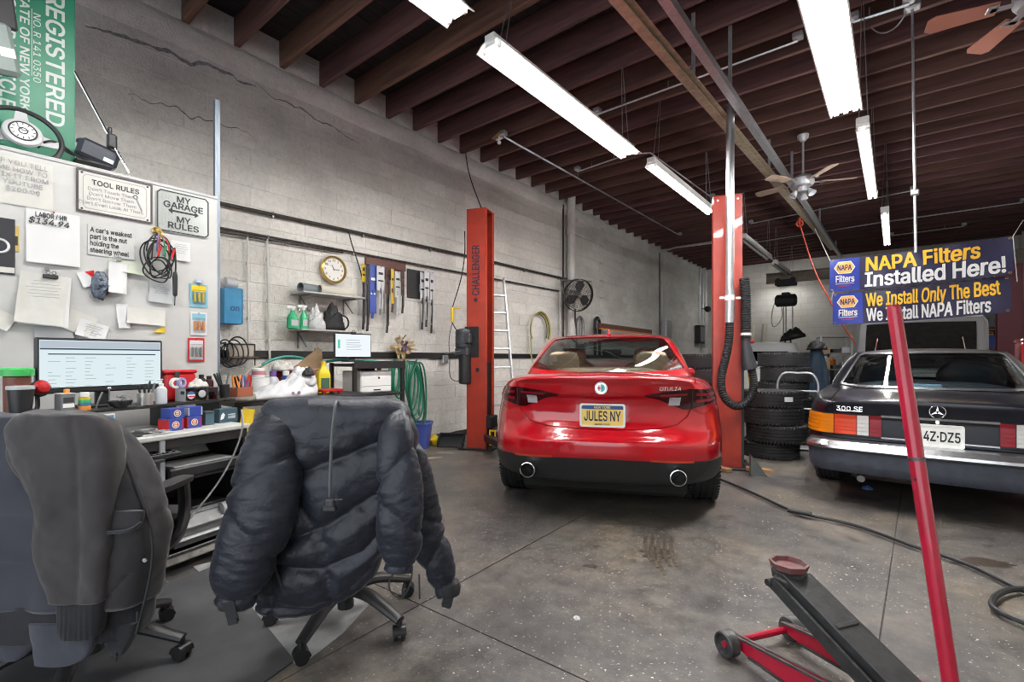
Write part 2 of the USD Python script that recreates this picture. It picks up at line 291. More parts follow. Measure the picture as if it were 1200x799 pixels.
obj('wall_back', b0(XL - .3, XR + .3, YB, YB + .25, 0, ZC + .05), m_bw, None, label='pale block end wall behind the chain hoist', cat='wall', kind='structure')
obj('wall_right', b0(XR, XR + .25, YF, YB, 0, ZC + .05), m_bw, None, label='pale block wall at the right edge behind the banners', cat='wall', kind='structure')
wf = [b0(XL - .3, -3.6, YF - .25, YF, 0, ZC + .05), b0(1.9, XR + .3, YF - .25, YF, 0, ZC + .05), b0(-3.6, 1.9, YF - .25, YF, 3.9, ZC + .05)]
obj('wall_front', cat(wf), m_bw, None, label='front wall round the open roll-up door behind the camera', cat='wall', kind='structure')
# ceiling: deck boards on heavy joists that span from wall to wall
ce = group_xf('ceiling', None); data(ce, 'dark red-brown timber ceiling with close-set joists', 'ceiling', kind='structure')
m_j = [M(f'joist_wood{s}', c1, .7, col2=c2, scale=3.0, stretch=(.4, 6, 6), bump=.3, bscale=25, coords='world') for s, c1, c2 in (('', (.066, .029, .020), (.165, .080, .054)), ('_dark', (.054, .022, .019), (.128, .058, .046)), ('_maroon', (.058, .022, .024), (.132, .055, .054)))]
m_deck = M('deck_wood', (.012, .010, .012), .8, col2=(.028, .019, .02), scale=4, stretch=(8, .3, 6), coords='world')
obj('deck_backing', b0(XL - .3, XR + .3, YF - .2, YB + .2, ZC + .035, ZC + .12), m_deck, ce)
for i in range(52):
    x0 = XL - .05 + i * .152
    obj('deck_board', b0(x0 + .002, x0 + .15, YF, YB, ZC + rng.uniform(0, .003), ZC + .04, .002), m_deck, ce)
yj = 1.61 - .465 * 8
while yj < YB - .1:
    w = rng.uniform(.054, .066); dz = rng.uniform(-.008, .008)
    obj('joist', bx((XL + XR) / 2 - .02, yj, (ZJ + ZC) / 2 + dz, XR - XL + .12, w, ZC - ZJ, .005, rz=rng.uniform(-.08, .08)), rng.choice(m_j if yj < 5 else m_j[1:]), ce)
    yj += .465
for (x, k) in ((-3.9, 5), (-2.9, 9), (-1.2, 12), (.4, 14), (1.3, 10)):           # solid bridging between two joists
    y0 = 1.61 - .465 * 8 + .465 * k
    obj('bridging', b0(x, x + .05, y0 + .03, y0 + .435, ZJ + .02, ZC - .03, .004), m_j[0], ce)
# ------------------------------------------------------------- fluorescent fixtures
m_white = M('white_enamel', (.82, .82, .80), .35)
m_galv = M('galvanised', (.55, .57, .60), .38, .85, var=.15, scale=30)
m_steel = M('old_steel', (.30, .30, .30), .45, .8, var=.25, scale=18)
m_chrome = M('chrome', (.86, .87, .88), .08, 1.0)
m_wire = M('black_rubber', (.012, .012, .012), .6)
m_tube_on = glow('lit_tube', (1.0, .985, .96), TUBE)
m_tube_off = M('unlit_tube', (.75, .75, .73), .25)
YJ0 = 1.61 - .465 * 8
def fixture(name, label, loc, L, wide, tubes, lit, rotz=0, chain=.80, cx=(.12,), tilt=0, group=None):
    """a strip fixture that hangs open side down; loc = middle of its underside"""
    t = thing(name, label, 'fluorescent light', loc, rotz, group)
    h = L / 2
    prof = [(-wide / 2, 0), (-wide / 2 + .012, .012), (-wide * .30, .05), (-.045, .062), (-.045, .105), (.045, .105), (.045, .062), (wide * .30, .05), (wide / 2 - .012, .012), (wide / 2, 0)]
    inn = [(x * .985, z - .006) for x, z in prof if abs(z - .105) > .001]
    pg = Polygon(prof + [(wide / 2 - .008, -.002)] + [(x, z - .005) for x, z in reversed(inn[1:-1])] + [(-wide / 2 + .008, -.002)])
    v, f = poly(pg, L); v[:, 1] -= h
    obj('reflector', (v, f), m_white, t)
    for s in (-1, 1):
        obj('end_cap', poly(Polygon(prof), .006) if s < 0 else poly(Polygon(prof), .006), m_white, t) if False else None
    mt = m_tube_on if lit else m_tube_off
    for k in range(tubes):
        x = 0 if tubes == 1 else -wide * .28 + wide * .56 * k / (tubes - 1)
        obj('tube', xf(lathe([(.001, -h + .05), (.0185, -h + .052), (.0185, h - .052), (.001, h - .05)], 14), (x, 0, .012), rx=90), mt, t)
        for s in (-1, 1):
            obj('lamp_holder', bx(x, s * (h - .035), .022, .034, .022, .062, .004), m_white, t)
    for s in (-1, 1):
        obj('end_plate', cat(bx(0, s * (h - .012), .06, .10, .006, .085, .002)), m_white, t)
        if chain:
            wy = loc[1] + s * (h - .15); jy = YJ0 + .465 * round((wy - YJ0) / .465) - loc[1]
            for dx in (-.035, .035): obj('chain', tube([(dx, s * (h - .15), .10), (dx * .2, jy, ZJ - .003 - loc[2])], .004, 5), m_steel, t)
    return t
GL = 'lit strip lights over the left lane'
fixture('strip_light', 'lit white strip light nearest the wall, cut off by the top edge', (-2.31, 1.10, 3.5), 2.44, .27, 2, True, chain=.80)
fixture('strip_light', 'long lit reflector strip light hung between joists over the red car', (-2.35, 3.88, 3.5), 2.44, .26, 2, True)
fixture('strip_light', 'lit narrow strip light ending behind the top of the right red lift column', (-2.29, 6.72, 3.5), 2.44, .15, 2, True)
fixture('strip_light', 'brightest broad lit strip light at the top edge right of centre', (-.33, 3.72, 3.27), 2.44, .235, 3, True, chain=1.02)
fixture('strip_light', 'lit narrow strip light right of the grey ceiling fan', (-.235, 6.55, 3.27), 2.44, .105, 2, True, chain=1.02)
fixture('strip_light', 'short lit strip light just above the upper banner', (-.125, 9.9, 3.27), 2.44, .10, 2, True, chain=1.02)
a = (-2.29, 11.2); fixture('strip_light', 'unlit strip light just right of the right red lift column', (a[0], a[1], 3.5), 2.44, .16, 2, False)
a = (-2.30, 14.3); fixture('strip_light', 'unlit strip light beyond the grey ceiling fan near the hoist', (a[0], a[1], 3.5), 2.44, .18, 2, False)
a = at(912, 333, z=3.6); fixture('strip_light', 'tiny far lit strip light over the hoist beam', (a[0], a[1], 3.6), .9, .12, 2, True, chain=.8)
# =================================================================== cars
def man(m):
    v, f = (np.asarray(m.vertices), np.asarray(m.faces)) if hasattr(m, 'faces') else m
    M_ = m3.Manifold(m3.Mesh(np.asarray(v, np.float32), np.asarray(f, np.uint32)))
    if M_.is_empty():
        t = trimesh.Trimesh(v, f, process=True); t.merge_vertices(); M_ = m3.Manifold(m3.Mesh(np.asarray(t.vertices, np.float32), np.asarray(t.faces, np.uint32)))
    return M_
def chaikin(P, n=3):
    for _ in range(n):
        Q = [P[:1]]; a, b = P[:-1], P[1:]
        Q.append(np.stack([.75 * a + .25 * b, .25 * a + .75 * b], 1).reshape(-1, P.shape[1])); Q.append(P[-1:]); P = np.vstack(Q)
    return P
def prism_y(pts, y0, y1, sub=None):
    """polygon in (x, z) extruded along y, for cutting"""
    v, f = poly(pts, y1 - y0); v[:, 1] += y0; return man((v, f))
def prism_x(pts, x0, x1):
    """polygon in (y, z) extruded along x"""
    g = pts if hasattr(pts, 'geom_type') else Polygon(pts)
    if not g.is_valid: g = g.buffer(0)
    v, f = cat([trimesh.creation.extrude_polygon(q, x1 - x0, engine='earcut') for q in getattr(g, 'geoms', [g])])
    return man((np.stack([v[:, 2] + x0, v[:, 0], v[:, 1]], 1), f))
def mirror(P): return P + [(-x, z) for x, z in reversed(P)]
def flipx(P): return [(-x, z) for x, z in reversed(P)]
def car_shell(st, L, plan, prof, fplan, depth=.9, ny=90, off=0.0, sh=1.0):
    """body below the belt: sections st = rows (y, zb, wb, wm, zm, ws, zs, wt, zt, crown) lofted along y; the rear face is bent by plan(x) and prof(z), the nose by fplan(x).
    off pushes the surface outwards by that much."""
    A = np.array(st, float); yy = A[:, 0]; C = PchipInterpolator(yy, A[:, 1:], axis=0)
    u = np.linspace(0, 1, ny); ys = np.r_[yy[0] + np.array([0, .004, .012, .025, .045, .07, .10]), yy[0] + .13 + (L - .23) * u, L - np.array([.075, .05, .03, .015, .004, 0])]
    R = []
    for y in ys:
        zb, wb, wm, zm, ws, zs, wt, zt, cr = C(np.clip(y, yy[0], yy[-1]))
        h = np.array([(0, zb), (wb * .5, zb), (wb, zb), (wm * .985, zb + .06), (wm, zm), (ws, zs), (wt + (ws - wt) * .35, zt - .003), (wt * .6, zt + cr * .7), (0, zt + cr)])
        h = np.vstack([h[:1], chaikin(h, 3)[1:-1], h[-1:]])
        full = np.vstack([h, h[-2:0:-1] * [-1, 1]])
        e = min(1.0, (y - yy[0]) / .10); e2 = min(1.0, (L - y) / .09); k = 1 - .035 * (1 - math.sqrt(max(0, 1 - (1 - e) ** 2))) - .05 * (1 - math.sqrt(max(0, 1 - (1 - e2) ** 2)))
        zc = (zb + zt) / 2; R.append(np.c_[full[:, 0] * k, np.full(len(full), y), zc + (full[:, 1] - zc) * k])
    R = np.array(R)
    for end in (0, -1):                                    # end caps as shrinking rings
        base = R[end]; c = np.array([0, base[0, 1], (base[:, 2].max() + base[:, 2].min()) / 2]); caps = [c + (base - c) * s for s in np.linspace(.97, .03, 22)]
        R = np.vstack([np.array(caps)[::-1], R]) if end == 0 else np.vstack([R, np.array(caps)])
    R = R.reshape(-1, R.shape[1], 3)
    x, y, z = R[..., 0], R[..., 1].copy(), R[..., 2]
    w = np.clip(1 - (y - yy[0]) / depth, 0, 1) ** 1.6; w2 = np.clip(1 - (L - y) / depth, 0, 1) ** 1.6
    R[..., 1] = y + w * (plan(np.abs(x)) + prof(z, np.abs(x))) - w2 * fplan(np.abs(x), z)
    v, f = rings(R); f = f[:, ::-1]
    if off:
        n = trimesh.Trimesh(v, f, process=False).vertex_normals; v = v + n * off
    return v, f
def canopy(lv, yb, n=96, off=0.0, p=5.0, bow=.10, roof=.03):
    """greenhouse: levels (z, half width, y rear, y front) closed by a crowned roof; superellipse plan with bowed screens"""
    A = np.array(lv, float); zs = np.r_[np.linspace(A[0, 0], A[-1, 0], 26)]; C = PchipInterpolator(A[:, 0], A[:, 1:], axis=0); R = []
    a = np.arange(n) * 2 * PI / n + .0001
    def outline(w, r, f_):
        c, s = np.cos(a), np.sin(a); X = np.sign(c) * np.abs(c) ** (2 / p) * w; t = np.sign(s) * np.abs(s) ** (2 / p)
        mid, hl = (r + f_) / 2, (f_ - r) / 2; return X, mid + t * hl - np.sign(t) * np.abs(t) ** 3 * bow * (np.abs(X) / w) ** 2
    for z in zs:
        w, r, f_ = C(z); X, Y = outline(w, r, f_); R.append(np.c_[X, Y, np.full(n, z)])
    z1, w, r, f_ = A[-1]; mid = (r + f_) / 2
    for s in np.r_[.985, .955, np.linspace(.9, .02, 12)]:
        X, Y = outline(w, r, f_); R.append(np.c_[X * s, mid + (Y - mid) * s, np.full(n, z1 + roof * (1 - s ** 2.2))])
    v, f = rings(R)
    if off:
        nn = trimesh.Trimesh(v, f, process=False).vertex_normals; v = v + nn * off
    return v, f
m_tyre = M('tyre_rubber', (.018, .018, .019), .62, var=.3, scale=30)
m_rim = M('dark_alloy', (.10, .10, .11), .35, .9)
def tyre_mesh(R=.33, w=.225, r=.21, tread=True, n=72):
    """a tyre about the x axis with rounded shoulders and grooved tread; outer, inner wall closed"""
    h = w / 2
    prof = [(r, -h * .80), (r + .012, -h * .92), ((r + R) / 2, -h * 1.0), (R - .035, -h * .97), (R - .012, -h * .86)]
    g = []
    for x in (-.55, -.18, .18, .55): g += [(R - .001, h * (x - .035)), (R - .009, h * (x - .028)), (R - .009, h * (x + .028)), (R - .001, h * (x + .035))]
    prof += [(R - .002, -h * .74)] + (g if tread else []) + [(R - .002, h * .74)] + [(a, -b) for a, b in reversed(prof)]
    prof += [(r - .006, h * .7), (r - .006, -h * .7)]
    a = np.arange(n) * 2 * PI / n; P = np.array([[(x, q * math.cos(t), q * math.sin(t)) for t in a] for q, x in prof])
    v, f = grid(P, True, True); return v, f[:, ::-1]
def tread_blocks(R, w, n=64):
    ms = []
    for k in range(n):
        t = 2 * PI * k / n
        for s in (-1, 1): ms.append(xf(bx(s * w * .41, 0, R - .004, w * .15, 2 * PI * R / n * .62, .012, .002), rx=0) if False else xf(bx(s * w * .415, 0, R - .0045, w * .13, 2 * PI * R / n * .6, .011, .002), rx=math.degrees(t)))
    return cat(ms)
def wheel(par, x, y, R=.33, w=.225, z=None):
    z = R if z is None else z; s = 1 if x > 0 else -1
    q = obj('tyre', xf(cat(tyre_mesh(R, w, R * .66), tread_blocks(R, w)), (x, y, z)), m_tyre, par)
    r = R * .66; h = w / 2
    spokes = [xf(b0(s * h * .55 - .012, s * h * .55 + .012, -.028, .028, .03, r - .004, .006), rx=k * 72) for k in range(5)]
    obj('rim', xf(cat(lathe([(.05, -h * .2), (.06, s * h * .5), (.06, s * h * .62), (.01, s * h * .62)] if s > 0 else [(.01, s * h * .62), (.06, s * h * .62), (.06, s * h * .5), (.05, -h * .2)], 20, 'x'), ring(r - .004, .008, 40, 6, 'x'), lathe([(r - .002, -h * .8), (r - .002, h * .8)], 40, 'x'), *spokes), (x, y, z)), m_rim, q)
def headrest(w, h, t): 
    return rings([np.array([(X * w / 2, Y * t / 2, z) for X, Y in [(math.copysign(abs(math.cos(q)) ** .5, math.cos(q)) * s, math.copysign(abs(math.sin(q)) ** .6, math.sin(q)) * s) for q in np.arange(24) * PI / 12]]) for z, s in ((0, .80), (.02 * h, .9), (.15 * h, 1.0), (.5 * h, 1.0), (.8 * h, .93), (.93 * h, .8), (h, .5))])
def seat_mesh(w, h, t, rake=12):
    return xf(rings([np.array([(X * w / 2, Y * t / 2, z * h) for X, Y in [(math.copysign(abs(math.cos(q)) ** .5, math.cos(q)) * s, math.copysign(abs(math.sin(q)) ** .6, math.sin(q)) * s) for q in np.arange(24) * PI / 12]]) for z, s in ((0, .95), (.1, 1), (.5, 1.02), (.8, .98), (.93, .86), (1, .6))]), rx=rake)
class Car:
    """one car: body and greenhouse as solids from which windows, lamps, trims and grooves are cut to the same surface"""
    def __init__(s, root, paint, shell, cano, belt, cavity, wheels, R=.33, ww=.225, arch=.06):
        s.t, s.paint, s.sh, s.ca = root, paint, shell, cano
        s.body = man(car_shell(**shell)); s.cab = man(canopy(**cano)); s.cuts = []; s.wh = (wheels, R, ww)
        for x, y in wheels:
            c = man(xf(lathe([(R + arch, -.20), (R + arch, .30)], 48, 'x'), (abs(x) if x > 0 else -abs(x), y, R)))
            s.body = s.body - c
        s.cavity = cavity; s.belt = belt
    def skin(s, off, cab=False):
        return man(canopy(**{**s.ca, 'off': off})) if cab else man(car_shell(**{**s.sh, 'off': off}))
    def patch(s, name, pts, m, off=.004, y=(-.5, 1.2), side=None, label=None, inset=.02, par=None, cab=False):
        """a part laid on the surface: the pushed-out skin inside the polygon, a few mm to cm thick"""
        P = prism_y(pts, *y) if side is None else prism_x(pts, *side)
        q = (s.skin(off, cab) ^ P) - s.skin(-inset, cab)
        return obj(name, q, m, par or s.t, 30, label)
    def groove(s, line, w=.006, dep=.010, y=(-.5, 1.2), side=None):
        g = LineString(line).buffer(w / 2, cap_style=2, join_style=1)
        P = prism_y(g, *y) if side is None else prism_x(g, *side)
        s.body = s.body - (P - s.skin(-dep))
    def finish(s, glass_m, inner, rear, wind, sides, gl=.004, wall=.03, trim=None, trim_w=.018):
        b = s.body
        if s.cavity: b = b - man(b0(*s.cavity, ch=.02))
        obj('body', b, s.paint, s.t, 28)
        solid = s.cab; hollow = solid - s.skin(-wall, True)
        hollow = hollow - man(b0(-2, 2, -3, 9, -1, s.ca['lv'][0][0] + .001))
        wins = []
        for nm, P in [('rear_window', prism_y(rear, -.5, s.ymid))] + ([('windscreen', prism_y(wind, s.ymid, 6))] if wind else []) + [('side_window', prism_x(q, *r)) for q in sides for r in ((.2, 1.2), (-1.2, -.2))]:
            wins.append((nm, P)); hollow = hollow - P
        obj('roof', hollow, s.paint, s.t, 28)
        shell = s.skin(-.006, True) - s.skin(-.011, True)
        for nm, P in wins: obj(nm, shell ^ P, glass_m, s.t, 28)
        if trim:
            def fr(poly_): g = Polygon(poly_); return g.buffer(trim_w) - g.buffer(-.004)
            obj('window_trim', (s.skin(.006, True) ^ prism_y(fr(rear), -.5, s.ymid)) - s.skin(-.01, True), trim, s.t, 28, label='chrome rear window surround')
            for q in sides:
                for r in ((.2, 1.2), (-1.2, -.2)): obj('side_window_trim', (s.skin(.005, True) ^ prism_x(fr(q), *r)) - s.skin(-.01, True), trim, s.t, 28)
        if inner: inner(s.t)
        wl_, R, ww = s.wh
        for x, y in wl_: wheel(s.t, x, y, R, ww)
def paint(name, col, rough=.22, metal=.0, dirt=0.0, flake=None):
    if not dirt: return M(name, col, rough, metal, coat=1.0)
    return M(name, col, rough, metal, col2=tuple(c * (1 - dirt) + .16 * dirt for c in col), scale=7, coat=.7, ramp=None)
m_red = paint('red_lacquer', (.47, .002, .010), .22)
m_blkplastic = M('black_plastic', (.016, .017, .019), .42)
m_blkglass = M('smoked_red_glass', (.035, .001, .003), .10, coat=.2)
m_tint = glass('tinted_glass', (.80, .85, .85))
m_under = M('underbody', (.008, .008, .008), .8)
m_tan = M('tan_leather', (.36, .24, .16), .5, var=.1, scale=20)
m_charcoal = M('charcoal_trim', (.022, .022, .024), .6)
def plate(par, loc, w, h, face_m, frame_m, ink, txt, th, tw, extra=None, rz=0):
    p = obj('license_plate', xf(poly(rrect(w, h, .012), .003), loc), face_m, par)
    g = Polygon(rrect(w + .016, h + .016, .016)) - Polygon(rrect(w - .012, h - .010, .010))
    obj('plate_frame', xf(poly(g, .008), (loc[0], loc[1] - .004, loc[2])), frame_m, p)
    obj('plate_lettering', xf(text(txt, th, width=tw, bold=True), (loc[0], loc[1], loc[2] - .004)), ink, p)
    for nm, mesh, m in (extra or []): obj(nm, xf(mesh, loc), m, p)
# ---------------- red saloon on the lift bay
G_ROT = math.degrees(math.atan2(.427, .904)); G_AT = (-1.617, 3.0, 0)
gt = thing('saloon_car', 'glossy red modern saloon seen from behind between the two red lift columns', 'car', G_AT, G_ROT)
def g_prof(z, x):
    base = np.interp(z, [.24, .34, .46, .52, .60, .625, .645, .70, .80, .90, .97, 1.02, 1.045, 1.065, 1.10], [.16, .07, .02, .0, .0, .006, .035, .07, .082, .075, .062, .052, .022, .018, .055])
    return base + np.interp(z, [.69, .74, .86, .918, .930, .945], [0, .022, .034, .034, .004, 0]) * np.clip((.60 - x) / .22, 0, 1) ** .8
def g_plan(x): return .30 * (np.clip(x, 0, .95) / .85) ** 3.0
g_shell = dict(st=[(0, .30, .56, .765, .60, .74, .955, .56, 1.06, .025), (.22, .27, .72, .86, .62, .80, .975, .60, 1.07, .03), (.6, .25, .80, .92, .64, .855, .985, .66, 1.065, .03), (1.0, .23, .82, .935, .66, .865, .975, .70, 1.04, .03), (1.7, .19, .83, .905, .64, .85, .96, .72, 1.0, .02),
  (2.6, .18, .83, .90, .64, .85, .945, .72, .98, .02), (3.3, .18, .83, .91, .64, .86, .93, .72, .975, .03), (3.85, .2, .82, .92, .64, .86, .90, .66, .94, .05), (4.3, .22, .74, .86, .58, .78, .79, .58, .83, .06), (4.64, .26, .54, .66, .5, .58, .66, .42, .70, .05)],
  L=4.64, plan=g_plan, prof=g_prof, fplan=lambda x, z: .45 * (np.clip(x, 0, .95) / .8) ** 2.6)
g_can = dict(lv=[(.90, .775, .42, 3.55), (1.0, .765, .50, 3.45), (1.12, .735, .68, 3.20), (1.25, .69, .98, 2.90), (1.36, .64, 1.28, 2.62), (1.42, .595, 1.52, 2.40)], yb=0, p=5.5, bow=.16, roof=.045)
g = Car(gt, m_red, g_shell, g_can, 1.0, (-.66, .66, .75, 3.2, .62, 1.3), [(.79, 1.0), (-.79, 1.0), (.80, 3.82), (-.80, 3.82)], .335, .25)
g.ymid = 2.0
lid = [(-.70, 1.10), (-.635, 1.00), (-.63, .86), (-.60, .79), (-.53, .735), (-.40, .705), (-.2, .695), (0, .693)]
g.groove(lid + [(-x, z) for x, z in reversed(lid[:-1])], .007, .014)
g.groove([(-.81, .84), (-.72, .80), (-.635, .84)], .006, .010); g.groove([(.81, .84), (.72, .80), (.635, .84)], .006, .010)
lamp = [(-.95, .965), (-.80, .975), (-.62, .985), (-.46, .968), (-.31, .942), (-.30, .930), (-.40, .908), (-.50, .868), (-.57, .838), (-.63, .842), (-.74, .868), (-.95, .905)]
rev = [(-.555, .925), (-.475, .925), (-.47, .868), (-.545, .868)]
m_lens = M('red_lens', (.20, .002, .008), .15, coat=.3)
for sgn in (1, -1):
    P = lamp if sgn > 0 else flipx(lamp); P2 = rev if sgn > 0 else flipx(rev)
    tl = g.patch('tail_lamp', P, m_blkglass, .006, y=(-.3, .75), label='smoked red tail lamp')
    bars = [Polygon([(-.93, .945), (-.66, .955), (-.66, .935), (-.93, .93)]), Polygon([(-.86, .915), (-.66, .905), (-.66, .885), (-.84, .895)]), Polygon([(-.60, .955), (-.40, .945), (-.42, .93), (-.60, .94)])]
    for b in bars:
        q = list(b.exterior.coords)[:-1]; q = q if sgn > 0 else flipx(q)
        obj('lamp_segment', (g.skin(.0085) ^ prism_y(q, -.3, .75)) - g.skin(.002), m_lens, tl, 30)
    obj('reversing_lens', (g.skin(.009) ^ prism_y(P2, -.3, .75)) - g.skin(.002), M('clear_lens', (.42, .40, .43), .2), tl, 30)
    obj('lamp_divider', (g.skin(.0095) ^ prism_y([(-sgn * .638, .84), (-sgn * .630, .84), (-sgn * .630, .99), (-sgn * .638, .99)], -.3, .75)) - g.skin(0), m_blkplastic, tl, 30)
dif = [(-.95, .40), (-.86, .47), (-.70, .478), (-.30, .49), (0, .495), (.30, .49), (.70, .478), (.86, .47), (.95, .40), (.95, .2), (-.95, .2)]
g.patch('bumper_apron', dif, m_blkplastic, .006, y=(-.3, .62), label='matt black lower bumper apron')
for sgn in (-1, 1):
    Q = [(-.64, .486), (-.34, .502), (-.34, .488), (-.64, .470)]; Q = Q if sgn < 0 else flipx(Q)
    g.patch('reflector', Q, M('orange_red_reflector', (.55, .05, .02), .2, coat=1.0), .010, y=(-.3, .5), label='thin red bumper reflector')
for x in (-.525, .525):
    e = obj('exhaust_tip', xf(cat(lathe([(.050, 0), (.054, -.004), (.056, .01), (.056, .16), (.046, .16), (.046, .006)], 32, 'y')), (x, .04, .385)) if False else xf(grid(np.array([[(r * math.cos(q), y, r * math.sin(q)) for q in np.arange(36) * PI / 18] for r, y in ((.046, .15), (.046, 0), (.050, -.008), (.056, -.006), (.058, .02), (.058, .16))]), False, True), (x, .035, .385)), m_chrome, gt, label='round chrome exhaust tip')
    obj('exhaust_bore', xf(lathe([(.045, 0), (.045, .01)], 28, 'y'), (x, .12, .385)), m_under, e)
# plate, badge, script
m_yellow = M('plate_yellow', (.86, .62, .16), .45); m_ink = M('navy_ink', (.010, .016, .06), .5); m_blue = M('plate_blue', (.02, .07, .24), .4); m_pale = M('white_plastic', (.80, .80, .78), .4)
plate(gt, (.012, .082, .792), .305, .152, m_yellow, m_pale, m_ink, 'JULES NY', .068, .258, [('plate_band', xf(b0(-.147, .147, -.002, .001, .045, .071, .0005)), m_blue), ('state_name', text('NEW YORK', .016, 0, .058, -.0022, True), m_yellow), ('plate_motto', text('EMPIRE STATE', .011, 0, -.064, 0, True), m_ink)])
bd = obj('badge', xf(cat(poly(Polygon([(.043 * math.cos(q), .043 * math.sin(q)) for q in np.arange(40) * PI / 20]), .014)), (.005, .034, .990)), m_chrome, gt, label='round chrome badge with white and teal halves')
def half(r, s, k=20): return [(0, -r)] + [(s * r * math.sin(PI * i / k), -r * math.cos(PI * i / k)) for i in range(1, k)] + [(0, r)]
m_cross = M('badge_red', (.45, .02, .02), .3)
for nm, P, m, y in (('badge_field', half(.030, -1), m_pale, .015), ('badge_serpent_field', half(.030, 1), M('badge_teal', (.10, .45, .48), .3), .015), ('badge_cross', [(-.024, -.004), (-.017, -.004), (-.017, -.018), (-.010, -.018), (-.010, -.004), (-.002, -.004), (-.002, .005), (-.010, .005), (-.010, .019), (-.017, .019), (-.017, .005), (-.024, .005)], m_cross, .0138)):
    obj(nm, xf(poly(P, .003), (.005, y + .0165, .990)), m, bd)
tq = np.linspace(0, 1, 18); obj('badge_serpent', xf(tube(np.stack([.012 + .007 * np.sin(tq * 9), 0 * tq, -.02 + .042 * tq], 1), .0022, 6), (.005, .031, .990)), M('badge_green', (.03, .22, .10), .3), bd)
obj('badge_ring', xf(ring(.0385, .0025, 36, 6), (.005, .031, .990)), M('badge_navy', (.02, .08, .2), .3), bd)
obj('model_script', xf(text('GIULIA', .024, 0, 0, 0, False, width=.155, depth=.006, slant=.25), (.475, .106, .988), rz=17), m_chrome, gt, label='chrome script on the boot lid')
# rear-view camera pod and trunk highlights are left to the light; roof fin
obj('roof_fin', xf(rings([np.array([(x * .022 * s, y * .075 * s + k * .05, z) for x, y in [(math.cos(q), math.sin(q)) for q in np.arange(16) * PI / 8]]) for z, s, k in ((0, 1, 0), (.018, .85, -.1), (.04, .42, -.45), (.058, .12, -.7))]), (0, 1.72, 1.452)), m_red, gt, label='small red roof aerial fin')
def g_inner(t):
    obj('cabin_floor', b0(-.62, .62, .62, 3.2, .60, .66), m_charcoal, t)
    obj('parcel_shelf', b0(-.62, .62, .60, 1.15, 1.0, 1.035, .01), m_charcoal, t)
    for x in (-.40, .40): obj('rear_headrest', xf(headrest(.30, .21, .12), (x, 1.13, 1.055), rx=8), m_tan, t, label='tan leather rear headrest')
    obj('rear_seat', xf(seat_mesh(1.25, .5, .16), (0, 1.10, .62)), m_tan, t)
    for x in (-.38, .38):
        obj('front_seat', xf(seat_mesh(.50, .55, .15), (x, 2.02, .62)), m_tan, t); obj('front_headrest', xf(headrest(.26, .18, .10), (x, 1.93, 1.13)), m_tan, t)
    obj('mirror', bx(0, 2.72, 1.28, .24, .03, .07, .015), m_blkplastic, t)
    obj('dashboard', b0(-.7, .7, 2.75, 3.25, .85, 1.0, .04), m_charcoal, t)
for sgn in (-1, 1):
    obj('door_mirror', xf(rings([np.array([(x, .055 * math.cos(q) * s, .062 * math.sin(q) * s) for q in np.arange(20) * PI / 10]) for x, s in ((0, .5), (.03, .9), (.10, 1), (.16, .85), (.18, .4))]), (sgn * .80 if sgn > 0 else -.98, 2.72, 1.03)), m_red, gt)
g.finish(m_tint, g_inner, [(-.665, 1.118), (-.50, 1.098), (0, 1.09), (.50, 1.098), (.665, 1.118), (.545, 1.395), (.44, 1.412), (0, 1.420), (-.44, 1.412), (-.545, 1.395)], [(-.62, 1.02), (.62, 1.02), (.54, 1.40), (-.54, 1.40)],
  [[(1.35, 1.05), (3.0, 1.03), (2.62, 1.32), (2.1, 1.395), (1.62, 1.37)]])
obj('brake_light', (g.skin(-.004, True) ^ prism_y([(-.10, 1.398), (.10, 1.398), (.10, 1.408), (-.10, 1.408)], -.5, 2)) - g.skin(-.02, True), m_lens, gt)
obj('underbody', b0(-.62, .62, .32, 3.6, .17, .5, .03), m_under, gt)
# ---------------- dark blue executive saloon, rear towards the camera
m_navy = M('faded_navy_paint', (.004, .005, .011), .25, col2=(.009, .010, .016), scale=5, coat=.2)
m_bumpchrome = M('scuffed_chrome', (.62, .63, .65), .22, .95, var=.15, scale=25)
m_greyblue = M('grey_blue_cladding', (.045, .051, .070), .5, var=.3, scale=12)
MB_AT = (.24, 4.65, 0)
mt_ = thing('saloon_car', 'old dark navy saloon with chrome bumper parked nose to the back wall at the right', 'car', MB_AT, 0)
mb_shell = dict(st=[(.09, .36, .62, .755, .56, .735, .80, .63, .862, .018), (.3, .31, .74, .845, .56, .815, .835, .69, .878, .02), (1.15, .25, .82, .905, .58, .865, .865, .75, .905, .02), (2.5, .22, .83, .91, .58, .875, .88, .77, .925, .01), (3.9, .22, .82, .905, .58, .86, .86, .74, .90, .03), (4.6, .26, .76, .85, .56, .80, .78, .66, .82, .03), (4.98, .32, .62, .74, .54, .68, .68, .54, .73, .02)],
  L=4.98, plan=lambda x: .085 * (np.clip(x, 0, .95) / .85) ** 5, prof=lambda z, x: np.interp(z, [.3, .45, .56, .72, .80, .84, .87], [.10, .04, .03, .03, .012, .0, .0]), fplan=lambda x, z: .16 * (np.clip(x, 0, .95) / .8) ** 3, depth=.7)
mb_can = dict(lv=[(.86, .805, .92, 3.78), (.93, .785, 1.0, 3.66), (1.05, .73, 1.18, 3.40), (1.18, .655, 1.38, 3.15), (1.265, .585, 1.54, 2.95)], yb=0, p=6.0, bow=.10, roof=.045)
mc = Car(mt_, m_navy, mb_shell, mb_can, .9, (-.68, .68, 1.0, 3.5, .55, 1.2), [(.76, 1.12), (-.76, 1.12), (.77, 4.05), (-.77, 4.05)], .315, .205)
mc.ymid = 2.2
mlid = [(-.66, .90), (-.655, .80), (-.655, .565), (0, .56)]
mc.groove(mlid + [(-x, z) for x, z in reversed(mlid[:-1])], .007, .014)
